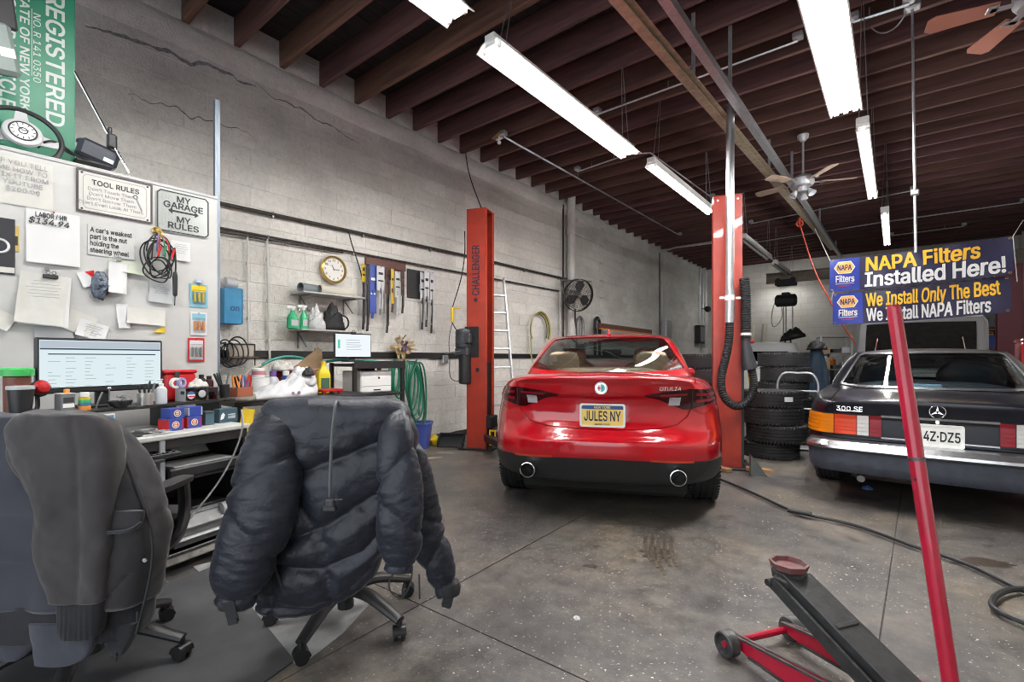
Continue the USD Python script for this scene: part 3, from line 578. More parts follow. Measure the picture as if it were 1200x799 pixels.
m_amber = M('amber_lens', (.62, .19, .005), .28, coat=.25); m_orange = M('orange_red_lens', (.60, .045, .006), .28, coat=.25); m_clear = M('pale_lens', (.62, .62, .60), .15, coat=1.0); m_darkred = M('dark_red_lens', (.24, .003, .012), .28, coat=.25)
for s in (-1, 1):
    f = (lambda P: P) if s < 0 else flipx
    lp = mc.patch('tail_lamp', f([(-.95, .575), (-.325, .575), (-.325, .748), (-.95, .748)]), m_blkplastic, .006, y=(-.2, .40), label='ribbed tail lamp in amber, orange, white and red')
    for nm, x0, x1, m in (('amber_section', -.95, -.645, m_amber), ('orange_section', -.640, -.49, m_orange), ('white_section', -.485, -.41, m_clear), ('red_section', -.405, -.33, m_darkred)):
        q = m3.Manifold()
        sk, s0 = mc.skin(.016), mc.skin(.0)
        pc = prism_y(f([(x0, .582), (x1, .582), (x1, .741), (x0, .741)]), -.2, .40)
        for k in range(5):
            z = .582 + .0318 * k
            q = q + ((sk ^ prism_y(f([(x0, z + .003), (x1, z + .003), (x1, z + .0288), (x0, z + .0288)]), -.2, .40)) - s0)
        q = q + ((mc.skin(.010) ^ pc) - s0)
        obj(nm, q, m, lp, 30)
mc.patch('boot_strip', [(-.33, .735), (.33, .735), (.33, .752), (-.33, .752)], m_bumpchrome, .010, y=(-.2, .3), label='chrome strip above the number plate')
mc.patch('sill_strip', [(-.33, .568), (.33, .568), (.33, .580), (-.33, .580)], m_bumpchrome, .008, y=(-.2, .3))
# bumper: chrome blade over painted apron, wrapped round the corners
def wrap(profile, hw, y0, ylen, r=.17):
    """profile [(out, z)] swept round the tail in plan"""
    path = [(-hw, ylen)] + [(-hw, y0 + r)] + [(-hw + r - r * math.cos(q), y0 + r - r * math.sin(q)) for q in np.linspace(.15, PI / 2, 9)]
    path += [(x, y0 - .030 * (1 - (x / (hw - r)) ** 2)) for x in np.linspace(-(hw - r), hw - r, 17)[1:-1]]
    path += [(-x, y) for x, y in path[:11]][::-1]
    p = np.array(path); t = np.gradient(p, axis=0); t /= np.linalg.norm(t, axis=1, keepdims=True); n = np.c_[t[:, 1], -t[:, 0]]
    return rings(np.array([[(a[0] + b[0] * o, a[1] + b[1] * o, z) for o, z in profile] for a, b in zip(p, n)])[:, ::-1])
bm = obj('bumper', wrap([(-.06, .46), (.0, .455), (.045, .462), (.055, .475), (.052, .495), (.02, .532), (-.03, .542), (-.06, .542)], .80, .06, 1.0), m_bumpchrome, mt_, label='chrome bumper blade, pitted with rust')
obj('bumper_strip', wrap([(.03, .455), (.056, .455), (.058, .468), (.03, .468)], .80, .06, 1.0), m_blkplastic, bm)
obj('bumper_apron', wrap([(-.10, .29), (.012, .285), (.032, .31), (.042, .36), (.044, .455), (-.06, .455)], .79, .06, .95), m_greyblue, mt_, label='grey-blue scuffed bumper apron')
m_plate = M('plate_white', (.80, .80, .77), .5, var=.06, scale=30)
plate(mt_, (-.012, .095, .625), .305, .152, m_plate, m_pale, M('black_ink', (.012, .012, .014), .5), 'L14Z·DZ5', .070, .275, [])
obj('plate_lamp', cat(lathe([(.012, 0), (.012, .01), (.004, .014)], 14, 'y')), m_pale, None) if False else obj('lid_lock', xf(lathe([(.002, -.006), (.012, -.006), (.014, 0), (.014, .012)], 16, 'y'), (.0, .10, .725)), m_chrome, mt_)
st_ = obj('star_badge', xf(cat(ring(.046, .0045, 44, 8), *[xf(poly([(-.0085, 0), (0, .044), (.0085, 0), (0, -.006)], .008), (0, -.004, 0), ry=q) for q in (0, 120, 240)]), (.0, .092, .803)), m_chrome, mt_, label='chrome ring with a three-pointed star')
obj('model_script', xf(text('300 SE', .034, 0, 0, 0, False, width=.175, depth=.006), (-.535, .095, .795)), m_chrome, mt_, label='chrome model figures on the boot')
obj('script_bar', b0(-.62, -.452, .090, .098, .772, .777, .001), m_chrome, mt_)
obj('muffler', xf(lathe([(.02, -.25), (.085, -.24), (.095, -.2), (.095, .2), (.085, .24), (.02, .25)], 24, 'x'), (-.30, .42, .27)), M('rusty_steel', (.16, .13, .11), .5, .6, var=.3, scale=14), mt_)
obj('tail_pipe', tube(smooth_path([(-.46, .6, .27), (-.46, .3, .255), (-.46, .10, .235)]), .028, 12), m_steel, mt_)
obj('rear_axle', xf(lathe([(.05, -.6), (.05, .6)], 12, 'x'), (0, 1.12, .32)), m_under, mt_)
obj('underbody', b0(-.7, .7, .35, 4.6, .22, .5, .03), m_under, mt_)
m_bluehide = M('dark_blue_leather', (.028, .036, .050), .5)
def mb_inner(t):
    obj('cabin_floor', b0(-.64, .64, 1.0, 3.4, .52, .56), m_charcoal, t)
    obj('parcel_shelf', b0(-.66, .66, 1.0, 1.42, .86, .89, .01), m_charcoal, t)
    obj('rear_seat', xf(seat_mesh(1.28, .42, .18), (0, 1.46, .56)), m_bluehide, t)
    for x in (-.36, .36):
        obj('front_seat', xf(seat_mesh(.54, .66, .16), (x, 2.32, .52)), m_bluehide, t); obj('front_headrest', xf(headrest(.30, .17, .11), (x, 2.18, 1.06)), m_bluehide, t)
    obj('mirror', bx(0, 2.9, 1.17, .24, .03, .06, .012), m_blkplastic, t)
    obj('dashboard', b0(-.7, .7, 3.0, 3.4, .78, .93, .04), m_charcoal, t)
    for x in (-.30, .12): obj('belt_bolt', bx(x, 1.2, .90, .012, .012, .03), m_pale, t)
mc.finish(m_tint, mb_inner, [(-.665, .955), (-.5, .942), (0, .938), (.5, .942), (.665, .955), (.535, 1.235), (.50, 1.25), (0, 1.258), (-.50, 1.25), (-.535, 1.235)], [(-.66, .96), (.66, .96), (.54, 1.24), (-.54, 1.24)],
  [[(1.55, .955), (2.35, .945), (2.35, 1.225), (1.80, 1.21)], [(2.42, .945), (3.50, .945), (3.08, 1.215), (2.42, 1.225)]], trim=m_bumpchrome, trim_w=.016)
obj('tissue_box', xf(cat(bx(0, 0, .035, .22, .12, .07, .008)), (MB_AT[0] - .02, MB_AT[1] + 1.24, .8905)), M('pale_blue_card', (.30, .45, .62), .5), None, label='light blue box on the parcel shelf of the navy car', cat='box')
# ---------------- simpler cars further back
def plain_car(name, label, loc, rotz, pm, H, can, hood=False, R=.33):
    t = thing(name, label, 'car', loc, rotz)
    z = H
    sh = dict(st=[(0, .34, .66, .80, .6, .78, .86 * z, .6, .95 * z, .03), (.4, .28, .78, .88, .62, .85, .9 * z, .68, .98 * z, .03), (1.0, .24, .82, .91, .64, .87, .92 * z, .72, z, .02), (2.6, .22, .82, .91, .64, .87, .93 * z, .74, z, .02), (3.7, .24, .80, .90, .62, .84, .86 * z, .66, .92 * z, .04), (4.5, .30, .6, .72, .5, .62, .66 * z, .45, .72 * z, .05)],
      L=4.5, plan=lambda x: .16 * (np.clip(x, 0, .95) / .85) ** 3, prof=lambda q, x: np.interp(q, [.3, .5, 1.0], [.08, .0, .06]), fplan=lambda x, q: .30 * (np.clip(x, 0, .95) / .8) ** 2.6)
    c = Car(t, pm, sh, dict(lv=can, yb=0, p=6, bow=.1, roof=.05), z, None, [(.77, .85), (-.77, .85), (.77, 3.6), (-.77, 3.6)], R, .22)
    c.ymid = (can[-1][2] + can[-1][3]) / 2
    return t, c
m_silver = M('silver_paint', (.52, .53, .54), .3, .4, coat=.8); m_whitecar = M('white_car_paint', (.62, .63, .64), .3, coat=.8)
# white hatchback, seen over the tyres
u = at(912, 420, d=13.2); t, c = plain_car('hatchback_car', 'white hatchback behind the tyre stacks with only roof and dark windows in view', (u[0] + .12, u[1] - 2.6, 0), 8, m_whitecar, .98, [(.92, .82, .15, 3.3), (1.10, .80, .22, 3.15), (1.46, .70, .50, 2.6), (1.57, .66, .62, 2.35)])
c.finish(glass('dark_glass', (.10, .11, .12)), None, [(-.58, 1.14), (.58, 1.14), (.50, 1.37), (-.50, 1.37)], None, [[(.45, 1.04), (1.75, 1.04), (1.75, 1.42), (.85, 1.43)], [(1.85, 1.04), (2.95, 1.03), (2.45, 1.40), (1.85, 1.42)]])
for s in (-1, 1): c.patch('tail_lamp', [(s * .95, .72), (s * .62, .72), (s * .64, .96), (s * .95, .96)][::int(-s)], m_lens, .006, y=(-.2, .3))
# silver car facing the camera, bonnet up
t, c = plain_car('parked_car', 'silver car beyond the navy saloon with its bonnet propped wide open', (.30, 14.3, 0), 180, m_silver, .92, [(.88, .78, .3, 3.0), (1.0, .77, .4, 2.85), (1.25, .62, .9, 2.2), (1.32, .56, 1.1, 2.0)])
c.body = c.body - man(b0(-.62, .62, 3.05, 4.25, .55, 1.4, .02))
c.finish(m_tint, None, [(-.6, 1.02), (.6, 1.02), (.5, 1.22), (-.5, 1.22)], [(-.64, 1.0), (.64, 1.0), (.56, 1.26), (-.56, 1.26)], [[(.9, 1.0), (2.6, 1.0), (2.1, 1.24), (1.15, 1.24)]])
obj('engine', cat(bx(0, 3.6, .68, .7, .8, .2, .03), bx(.3, 3.4, .80, .3, .4, .1, .02), xf(lathe([(.06, 0), (.08, .02), (.08, .1), (.03, .12)], 20), (-.35, 3.7, .75))), m_charcoal, t)
Pb = []
for i in np.linspace(0, 1, 13):
    w = .88 - .06 * i ** 2 - .05 * (i > .93); Pb.append([(x * w, 1.12 * i, .035 * math.cos(x * PI / 2) + .05 * i * (1 - i)) for x in np.linspace(-1, 1, 15)])
Pb = np.array(Pb); rimb = lambda s: np.concatenate([Pb[0], Pb[1:-1, -1], Pb[-1][::-1], Pb[1:-1, 0][::-1]])
bon = cat(grid(Pb, flip=True), grid(Pb - [0, 0, .02]))
loop = rimb(0)
hd = obj('bonnet', xf(cat(bon, tube(loop - [0, 0, .012], .022, 8, True)), (0, 3.0, .95), rx=57), m_silver, t, label='raised silver bonnet')
Pi = Pb[1:-1, 1:-1] - [0, 0, .034]; obj('bonnet_liner', xf(cat(grid(Pi), grid(Pi + [0, 0, .01], flip=True)), (0, 3.0, .95), rx=57), M('bonnet_felt', (.018, .016, .015), .9, var=.4, scale=12, bump=.6, bscale=30), hd, label='black felt bonnet liner')
for s in (-1, 1): obj('gas_strut', cat(rod((s * .66, 3.45, .90), (s * .56, 3.42, 1.56), .011, 8), rod((s * .66, 3.45, .90), (s * .61, 3.435, 1.23), .017, 8)), m_chrome, t)
a = at(1194, 440, y=9.2); t = thing('tool_cabinet', 'red rolling tool cabinet by the right wall, just beyond the navy car', 'tool cabinet', (a[0] + .42, 9.4, 0), 0)
obj('body', bx(0, 0, .78, .80, .50, 1.30, .03), m_red, t); obj('lid', bx(0, 0, 1.44, .82, .52, .05, .02), m_red, t)
for i in range(6): dq = obj('drawer', bx(0, -.255, .30 + .19 * i, .74, .012, .17, .004), m_red, t); obj('pull', bx(0, -.266, .36 + .19 * i, .70, .012, .018, .004), m_chrome, dq)
for x in (-.32, .32):
    for y in (-.18, .18): obj('caster', xf(lathe([(.02, -.02), (.06, -.018), (.06, .018), (.02, .02)], 18, 'x'), (x, y, .06)), m_blkplastic, t)
# =================================================================== lift, tyres, hoses, jack
m_lift = M('orange_red_enamel', (.42, .040, .018), .38, col2=(.28, .028, .016), scale=5, bump=.12, bscale=18, coat=.3)
m_lift2 = M('red_enamel', (.42, .042, .022), .40, col2=(.29, .028, .017), scale=5, coat=.3)
m_hose = M('black_hose', (.016, .017, .019), .5)
m_alu = M('brushed_aluminium', (.62, .63, .65), .32, .9, var=.06, scale=40)
LIFT_ROT = math.degrees(math.atan2(1.0, 2.85))
def column(t, H, w, d, s, pm):
    """a C-section column: its open side faces the car (s = +1 right, -1 left); web, flanges and lips in one pressing"""
    k = .012
    sec = Polygon([(-w / 2, -d / 2), (w / 2, -d / 2), (w / 2, d / 2), (-w / 2, d / 2)]) - Polygon([(-w / 2 + k, -d / 2 + k), (w / 2 + .01, -d / 2 + k), (w / 2 + .01, d / 2 - k), (-w / 2 + k, d / 2 - k)])
    sec = sec.union(sbox(w / 2 - k, -d / 2, w / 2, -d / 2 + .055)).union(sbox(w / 2 - k, d / 2 - .055, w / 2, d / 2))
    m = trimesh.creation.extrude_polygon(sec, H); v = np.array(m.vertices); v[:, 0] *= s
    f = np.asarray(m.faces); return v, (f if s > 0 else f[:, ::-1])
# left column with its power unit
L_AT = (-4.355, 4.755); R_AT = (-1.48, 5.685)
lt = thing('lift_column', 'red two-post lift column on the left with lettering and a black power unit', 'vehicle lift', (L_AT[0], L_AT[1], 0), LIFT_ROT)
HL = 3.17
obj('column', xf(column(lt, HL - .02, .27, .30, 1, m_lift), (0, 0, .02)), m_lift, lt)
obj('base_plate', cat(bx(0, 0, .011, .46, .44, .022, .004), *[xf(lathe([(.018, 0), (.018, .02), (.012, .026)], 6), (x, y, .02)) for x in (-.19, .19) for y in (-.18, .18)]), m_black, lt)
obj('top_cap', bx(0, 0, HL, .275, .305, .012), m_lift, lt)
obj('carriage', cat(b0(-.11, .10, -.12, .12, .25, 1.15, .01), b0(.08, .20, -.12, .12, .28, .44, .01)), m_black, lt, label='black sliding carriage inside the column')
obj('column_lettering', xf(text('CHALLENGER', .10, 0, 0, 0, True, width=.66), (-.005, -.153, 2.36), ry=-90), M('lettering_navy', (.020, .022, .045), .5), lt)
obj('logo_mark', cat([xf(poly([(0, -.05), (.012, 0), (0, .05), (-.012, 0)], .0015), (-.005, -.1532, 1.97), ry=q) for q in (0, 60, 120)]), M('lettering_navy', (.02, .022, .045)), lt, label='dark starburst mark below the lettering')
obj('caution_tag', bx(.02, -.152, 1.05, .045, .003, .05, .001), m_black, lt)
pu = obj('power_unit', xf(cat(lathe([(.06, .47), (.10, .48), (.108, .50), (.108, .70), (.098, .72), (.04, .735)], 28), *[lathe([(.104, .50 + .03 * i), (.113, .503 + .03 * i), (.113, .512 + .03 * i), (.104, .515 + .03 * i)], 28) for i in range(7)], bx(0, 0, .43, .19, .17, .12, .02), bx(.09, -.05, .60, .08, .10, .13, .012)), (-.17, -.17, .86)), M('motor_grey', (.055, .058, .065), .45, .3), lt, label='grey finned electric pump motor')
obj('oil_reservoir', xf(lathe([(.04, 0), (.078, .012), (.082, .03), (.082, .40), (.07, .42), (.05, .425)], 26), (-.15, -.175, .86)), m_black, pu, label='tall black oil reservoir')
obj('release_lever', cat(rod((-.17, -.25, 1.30), (-.36, -.27, 1.27), .008), xf(trimesh.creation.icosphere(1, .019), (-.37, -.27, 1.27))), m_steel, pu)
obj('mount_bracket', cat(bx(-.06, -.157, 1.42, .20, .012, .40, .003), bx(-.17, -.15, 1.30, .06, .05, .16, .004)), m_black, pu)
obj('power_cable', tube(smooth_path([(-.24, -.2, 1.55), (-.33, -.2, 1.70), (-.30, -.19, 1.95), (-.22, -.18, 2.2), (-.16, -.16, 2.60), (-.19, -.1, 2.9)]), .007, 6), m_wire, lt)
obj('switch_lanyard', tube(smooth_path([(-.32, -.2, 1.68), (-.36, -.22, 1.45), (-.35, -.22, 1.15), (-.32, -.2, .92), (-.20, -.18, .90)]), .005, 6), m_wire, lt)
obj('yellow_switch', cat(bx(-.32, -.2, 1.78, .035, .05, .20, .01), bx(-.25, -.19, 1.86, .10, .012, .012)), M('safety_yellow', (.72, .50, .02), .4, var=.12, scale=25), lt, label='yellow pendant switch on its cable')
for yk in (-.12, .12):
    obj('lift_arm', cat(xf(b0(-.05, .05, 0, .62, .13, .22, .008), (.14, yk * .6, 0), rz=-60 if yk < 0 else -125) if False else xf(b0(.0, .55, -.045, .045, .12, .21, .008), (.14, yk, 0), rz=-50 if yk < 0 else 50)), m_black, lt)
obj('arm_guard', xf(cat(b0(-.05, .05, -.01, .0, .08, .10), b0(-.05, .05, -.01, 0, .17, .19), b0(-.05, .05, -.01, 0, .26, .28), b0(-.05, -.03, -.012, .002, .08, .28), b0(.03, .05, -.012, .002, .08, .28)), (.255, -.20, .0), rz=-10), M('safety_yellow', (.72, .50, .02)), lt, label='yellow guard frame at the foot of the lift arm')
# right column
HR = 2.98
rt = thing('lift_column', 'plain red two-post lift column right of the red car with a hose strapped on', 'vehicle lift', (R_AT[0], R_AT[1], 0), LIFT_ROT)
obj('column', xf(column(rt, HR - .02, .29, .30, -1, m_lift2), (0, 0, .02)), m_lift2, rt)
obj('base_plate', cat(bx(0, 0, .011, .48, .46, .022, .004), *[xf(lathe([(.018, 0), (.018, .02), (.012, .026)], 6), (x, y, .02)) for x in (-.2, .2) for y in (-.19, .19)]), m_black, rt)
obj('carriage', cat(b0(-.10, .11, -.12, .12, .25, 1.15, .01), b0(-.20, -.08, -.12, .12, .28, .44, .01)), m_black, rt)
obj('top_cap', bx(0, 0, HR, .295, .305, .012), m_lift2, rt)
obj('top_bolt', cat([xf(lathe([(.012, -.006), (.012, .004), (.006, .008)], 6, 'y'), (x, -.153, HR - .05)) for x in (-.10, .10)]), m_pale, rt)
obj('cable_guide', b0(.135, .160, -.155, -.02, .05, 1.35, .004), M('dark_green_steel', (.03, .045, .04), .5), rt)
for yk in (-.12, .12): obj('lift_arm', xf(b0(0, .55, -.045, .045, .12, .21, .008), (-.14, yk, 0), rz=228 if yk < 0 else 130), m_black, rt)
# exhaust extraction: aluminium drop pipe, corrugated hose with cone
def corrugated(path, r, pitch=.024, n=14):
    p = smooth_path(path, 400); L = np.linalg.norm(np.diff(p, axis=0), axis=1).sum(); k = int(L / pitch * 4); p = smooth_path(path, k)
    return tube(p, r * (1 + .10 * np.array([1, 1, -.6, -.6])[np.arange(k) % 4]), n)
def rl(u, v, d): return at(u, v, d=d)
DP = 5.06
et = thing('exhaust_hose', 'aluminium drop pipe with a looped black corrugated exhaust hose and cone', 'exhaust hose', tuple(rl(857, 478, DP - .05)))
o_ = np.array(rl(857, 478, DP - .05)); P = lambda u, v, d=DP: tuple(rl(u, v, d) - o_)
tp = rl(856, 125, DP)
obj('drop_pipe', cat(tube([P(856, 122), P(855, 375)], .041, 22), tube([P(855.5, 340), P(855, 378)], .046, 22)), m_alu, et)
obj('pipe_clamp', cat(tube([P(855, 346), P(855, 352)], .050, 22), bx(*P(846, 349, DP - .03), .05, .02, .025, .003, rz=YAW), bx(*P(865, 349, DP - .03), .05, .02, .025, .003, rz=YAW)), m_pale, et)
obj('hose', corrugated([P(855, 372), P(854, 400), P(849, 425), P(845, 448), P(851, 468), P(864, 476), P(876, 470), P(883, 452), P(880, 430)], .040), m_hose, et)
obj('cone', xf(tube([P(879, 432), P(877, 424), P(874, 404), P(874, 396)], [.074, .072, .045, .042], 22)), M('cone_rubber', (.035, .038, .045), .5), et)
obj('upper_hose', corrugated([P(874, 398), P(874, 360), P(872, 326)], .048), m_hose, et)
obj('hose_band', tube([P(874, 390), P(874, 393)], .053, 20), m_pale, et)
# stepladder leaning behind the left column
a = at(592, 500, d=7.15); lt2 = thing('stepladder', 'aluminium ladder leaning on the wall just behind the left lift column', 'ladder', (a[0], a[1], 0), 62)
for s in (-1, 1): obj('rail', xf(b0(s * .19 - .012, s * .19 + .012, -.035, .035, 0, 2.55, .004), rx=-12), m_alu, lt2)
for k in range(8): obj('rung', xf(xf(b0(-.185, .185, -.028, .028, -.014, .014, .005), (0, 0, .22 + .29 * k)), rx=-12), m_alu, lt2)
# tyres
TG = {'near': 'tyres stacked right of the right lift column'}
t0_ = None
def tyre(loc, R, w, label, group=None, tag=False):
    t = thing('tyre', label, 'tyre', (loc[0], loc[1], loc[2]), rng.uniform(0, 360), group)
    b = obj('casing', xf(cat(tyre_mesh(R, w, R * .62), tread_blocks(R, w, 56)), (0, 0, w / 2), ry=90), M('stock_tyre', (.020, .020, .022), .58, var=.4, scale=12), t)
    obj('lining', xf(lathe([(R * .70, -w * .36), (R * .70, w * .36)], 40), (0, 0, w / 2)) if False else xf(grid(np.array([[(q * math.cos(a), q * math.sin(a), z) for a in np.arange(48) * PI / 24] for q, z in ((R * .62, .03), (R * .86, .05), (R * .88, w / 2), (R * .86, w - .05), (R * .62, w - .03))]), False, True)), m_under, t)
    if tag:
        obj('paper_label', xf(b0(-.05, .05, -.002, .0, 0, .055, .0005), (0, -R - .002, w * .4)), m_plate, b); 
    return t
ordn = ('lowest', 'second from the floor', 'third from the floor', 'top')
zz = 0
for k, (dx, R, w) in enumerate(((-.02, .315, .20), (.05, .34, .205), (.0, .335, .205), (-.01, .335, .20))):
    tyre((-1.19 + dx, 6.62 - dx * .2, zz), R, w, f'worn black tyre, {ordn[k]} of the stack right of the right lift column', 'tyres in the front stack', k == 3); zz += w + .001
ordn = ('lowest', 'second lowest', 'third lowest', 'fourth lowest', 'fifth lowest', 'top'); zz = 0
for k in range(6):
    w = (.215, .21, .22, .215, .215, .21)[k]
    tyre((-1.27 + .02 * (-1) ** k, 7.90 + .02 * (k % 3), zz), .335, w, f'black tyre, {ordn[k]} of the taller stack behind the hand truck', 'tyres in the taller stack'); zz += w + .001
zz = 0
for k in range(6):
    tyre((-2.06 + .04 * (-1) ** k, 6.98 + .03 * (k % 2), zz), .34, .21, f'big black tyre, {ordn[k]} in the stack left of the right lift column', 'tyres in the stack left of the column'); zz += .211
for k in range(2):
    tyre((-2.42, 8.12, .24 * k), .33, .235, f'black tyre, {("lower", "upper")[k]} of a low pair behind the right lift column', 'low pair of tyres')
# coloured chalk stripes live on the rubber of two tyres only as worn sheen; hand truck in front of the tall stack
a = (-1.0, 7.20); ht = thing('hand_truck', 'grey tubular hand truck standing against the taller tyre stack', 'hand truck', (a[0], a[1], 0), 184)
obj('frame', cat(tube(smooth_path([(-.22, 0, .06), (-.22, .02, .70), (-.21, .02, .93), (-.16, .02, 1.0), (0, .02, 1.01), (.16, .02, 1.0), (.21, .02, .93), (.22, .02, .70), (.22, 0, .06)], 60), .016, 10)), m_galv, ht)
for z in (.28, .55, .78): obj('crossbar', rod((-.22, .005, z), (.22, .005, z), .011), m_galv, ht)
obj('toe_plate', b0(-.24, .24, -.24, .02, .02, .035, .004), m_galv, ht)
for s in (-1, 1): obj('wheel', xf(lathe([(.04, -.03), (.11, -.03), (.125, -.015), (.125, .015), (.11, .03), (.04, .03)], 26, 'x'), (s * .27, .10, .125)), m_tyre, ht)
# yellow-handled squeegee leaning by the tyres
a = at(885, 470, d=6.6); t = thing('broom', 'yellow-handled broom with red head, head up, leaning behind the tyres', 'broom', (a[0], a[1], 0), YAW)
obj('handle', rod((.03, 0, 0), (-.03, .22, 1.42), .016, 10), M('safety_yellow', (.72, .50, .02)), t); obj('head', cat(bx(-.03, .23, 1.46, .26, .05, .06, .015, ry=8), bx(-.03, .23, 1.52, .05, .04, .10, .01)), M('broom_red', (.35, .03, .03), .5), t)
# trolley jack in the foreground
JA = np.array([.38, -.925]);   # camera-frame direction of the jack, nose to handle
def cw(r, d): return np.array([CS * r - SN * d, SN * r + CS * d])
nose, tail = cw(1.04, 1.97), cw(1.25, 1.35)
jd = (tail - nose); JL = np.linalg.norm(jd); jrot = math.degrees(math.atan2(jd[1], jd[0])) - 90
jt = thing('trolley_jack', 'red and black trolley jack with raised saddle and long red handle in the foreground', 'trolley jack', (nose[0], nose[1], 0), jrot)
m_jred = M('jack_red', (.50, .006, .040), .3, col2=(.36, .012, .03), scale=9, coat=.5)
m_jblk = M('jack_black', (.020, .021, .022), .45, col2=(.045, .045, .046), scale=22, bump=.15, bscale=60)
m_iron = M('worn_iron', (.10, .10, .10), .5, .6, var=.35, scale=30)
for s in (-1, 1):
    side = [(-.03, .045), (.06, .03), (.70, .055), (.72, .17), (.60, .175), (.02, .088), (-.03, .08)]
    sp = obj('side_plate', xf(poly(Polygon(side).buffer(-.006).buffer(.006), .012), (s * .135 + .006, 0, 0), rz=90), m_jred, jt, label='red side plate')
    obj('flange', xf(cat(poly(Polygon([(-.03, .080), (.02, .088), (.60, .175), (.60, .167), (.02, .080), (-.03, .072)]), .03), poly(Polygon([(.06, .03), (.70, .055), (.70, .063), (.06, .038)]), .03)), (s * .135 + .015, 0, 0), rz=90), m_iron, sp)
    wl2 = obj('wheel', xf(cat(lathe([(.012, -.026), (.046, -.026), (.050, -.020), (.050, .020), (.046, .026), (.04, .026), (.036, .012), (.012, .012)], 30, 'x') if s > 0 else lathe([(.012, -.012), (.036, -.012), (.04, -.026), (.046, -.026), (.050, -.020), (.050, .020), (.046, .026), (.012, .026)], 30, 'x')), (s * .172, -.02, .05)), m_iron, jt)
    obj('hub', xf(lathe([(.002, -.016), (.012, -.016), (.012, .016), (.002, .016)], 16, 'x'), (s * .176, -.02, .05)), m_jred, wl2)
    cs = obj('rear_caster', cat(xf(lathe([(.01, -.016), (.034, -.016), (.036, 0), (.034, .016), (.01, .016)], 22, 'x'), (s * .12, .70, .036)), bx(s * .12, .69, .075, .06, .06, .02, .004)), m_iron, jt)
    obj('lift_link', xf(poly(Polygon([(.10, .335), (.13, .352), (.60, .135), (.57, .115)]).buffer(.008), .012), (s * .085 + .006, 0, 0), rz=90), m_jblk, jt, label='black parallel link bar')
obj('axle', rod((-.17, -.02, .05), (.17, -.02, .05), .014), m_jred, jt)
arm = xf(cat(b0(-.058, .058, .0, .60, -.006, .006, .003), b0(-.058, -.048, 0, .60, -.075, 0, .003), b0(.048, .058, 0, .60, -.075, 0, .003)), (0, .135, .375), rx=-24.5)
obj('lifting_arm', arm, m_jblk, jt, label='black channel lifting arm sloping up to the saddle')
obj('arm_weld', xf(b0(-.05, .05, .22, .235, .004, .012, .002), (0, .135, .375), rx=-24.5), m_jblk, jt)
sd = obj('saddle_base', cat(xf(lathe([(.035, 0), (.05, .02), (.058, .03), (.062, .06), (.05, .07)], 8), (0, .115, .315)), bx(0, .13, .335, .13, .07, .055, .008), xf(lathe([(.012, -.10), (.014, -.098), (.014, .098), (.012, .10)], 16, 'x'), (0, .105, .34))), m_jblk, jt)
obj('saddle_cup', xf(lathe([(.05, 0), (.063, .006), (.070, .030), (.060, .030), (.055, .014), (.004, .012)], 8), (0, .115, .380)), M('saddle_red', (.16, .015, .022), .55, col2=(.13, .10, .09), scale=16), sd, label='worn red octagonal saddle')
obj('hydraulic_block', cat(bx(0, .60, .11, .20, .20, .11, .012), xf(lathe([(.03, -.08), (.036, -.07), (.036, .08), (.03, .09)], 20, 'y'), (0, .46, .09))), m_jred, jt)
yk = obj('handle_yoke', cat(*[bx(s * .055, .665, .20, .018, .07, .12, .006) for s in (-1, 1)], rod((-.075, .665, .21), (.075, .665, .21), .012)), m_jred, jt)
top3 = np.array([1.19, 1.494, 1.365]); base3 = np.array([1.25, 1.35, .20])
def jl(p):  # camera-frame (right, depth, z) to jack frame
    w = cw(p[0], p[1]) - nose; q = math.radians(jrot); return np.array([math.cos(q) * w[0] + math.sin(q) * w[1], -math.sin(q) * w[0] + math.cos(q) * w[1], p[2]])
A, B = jl(base3), jl(top3); J = A + (B - A) * .60
obj('handle', cat(tube([A, J], .0205, 18)), m_jred, jt, label='long red steel handle')
obj('handle_top', cat(tube([J, A + (B - A) * .66, B - (B - A) * .01, B], [.0195, .0205, .0185, .014], 18)), m_jred, jt, label='upper red handle section')
obj('joint_pin', cat(tube([J - (B - A) * .004, J + (B - A) * .004], .0215, 18), xf(rod((-.026, 0, 0), (.026, 0, 0), .004), tuple(J - (B - A) * .05))), m_iron, jt)
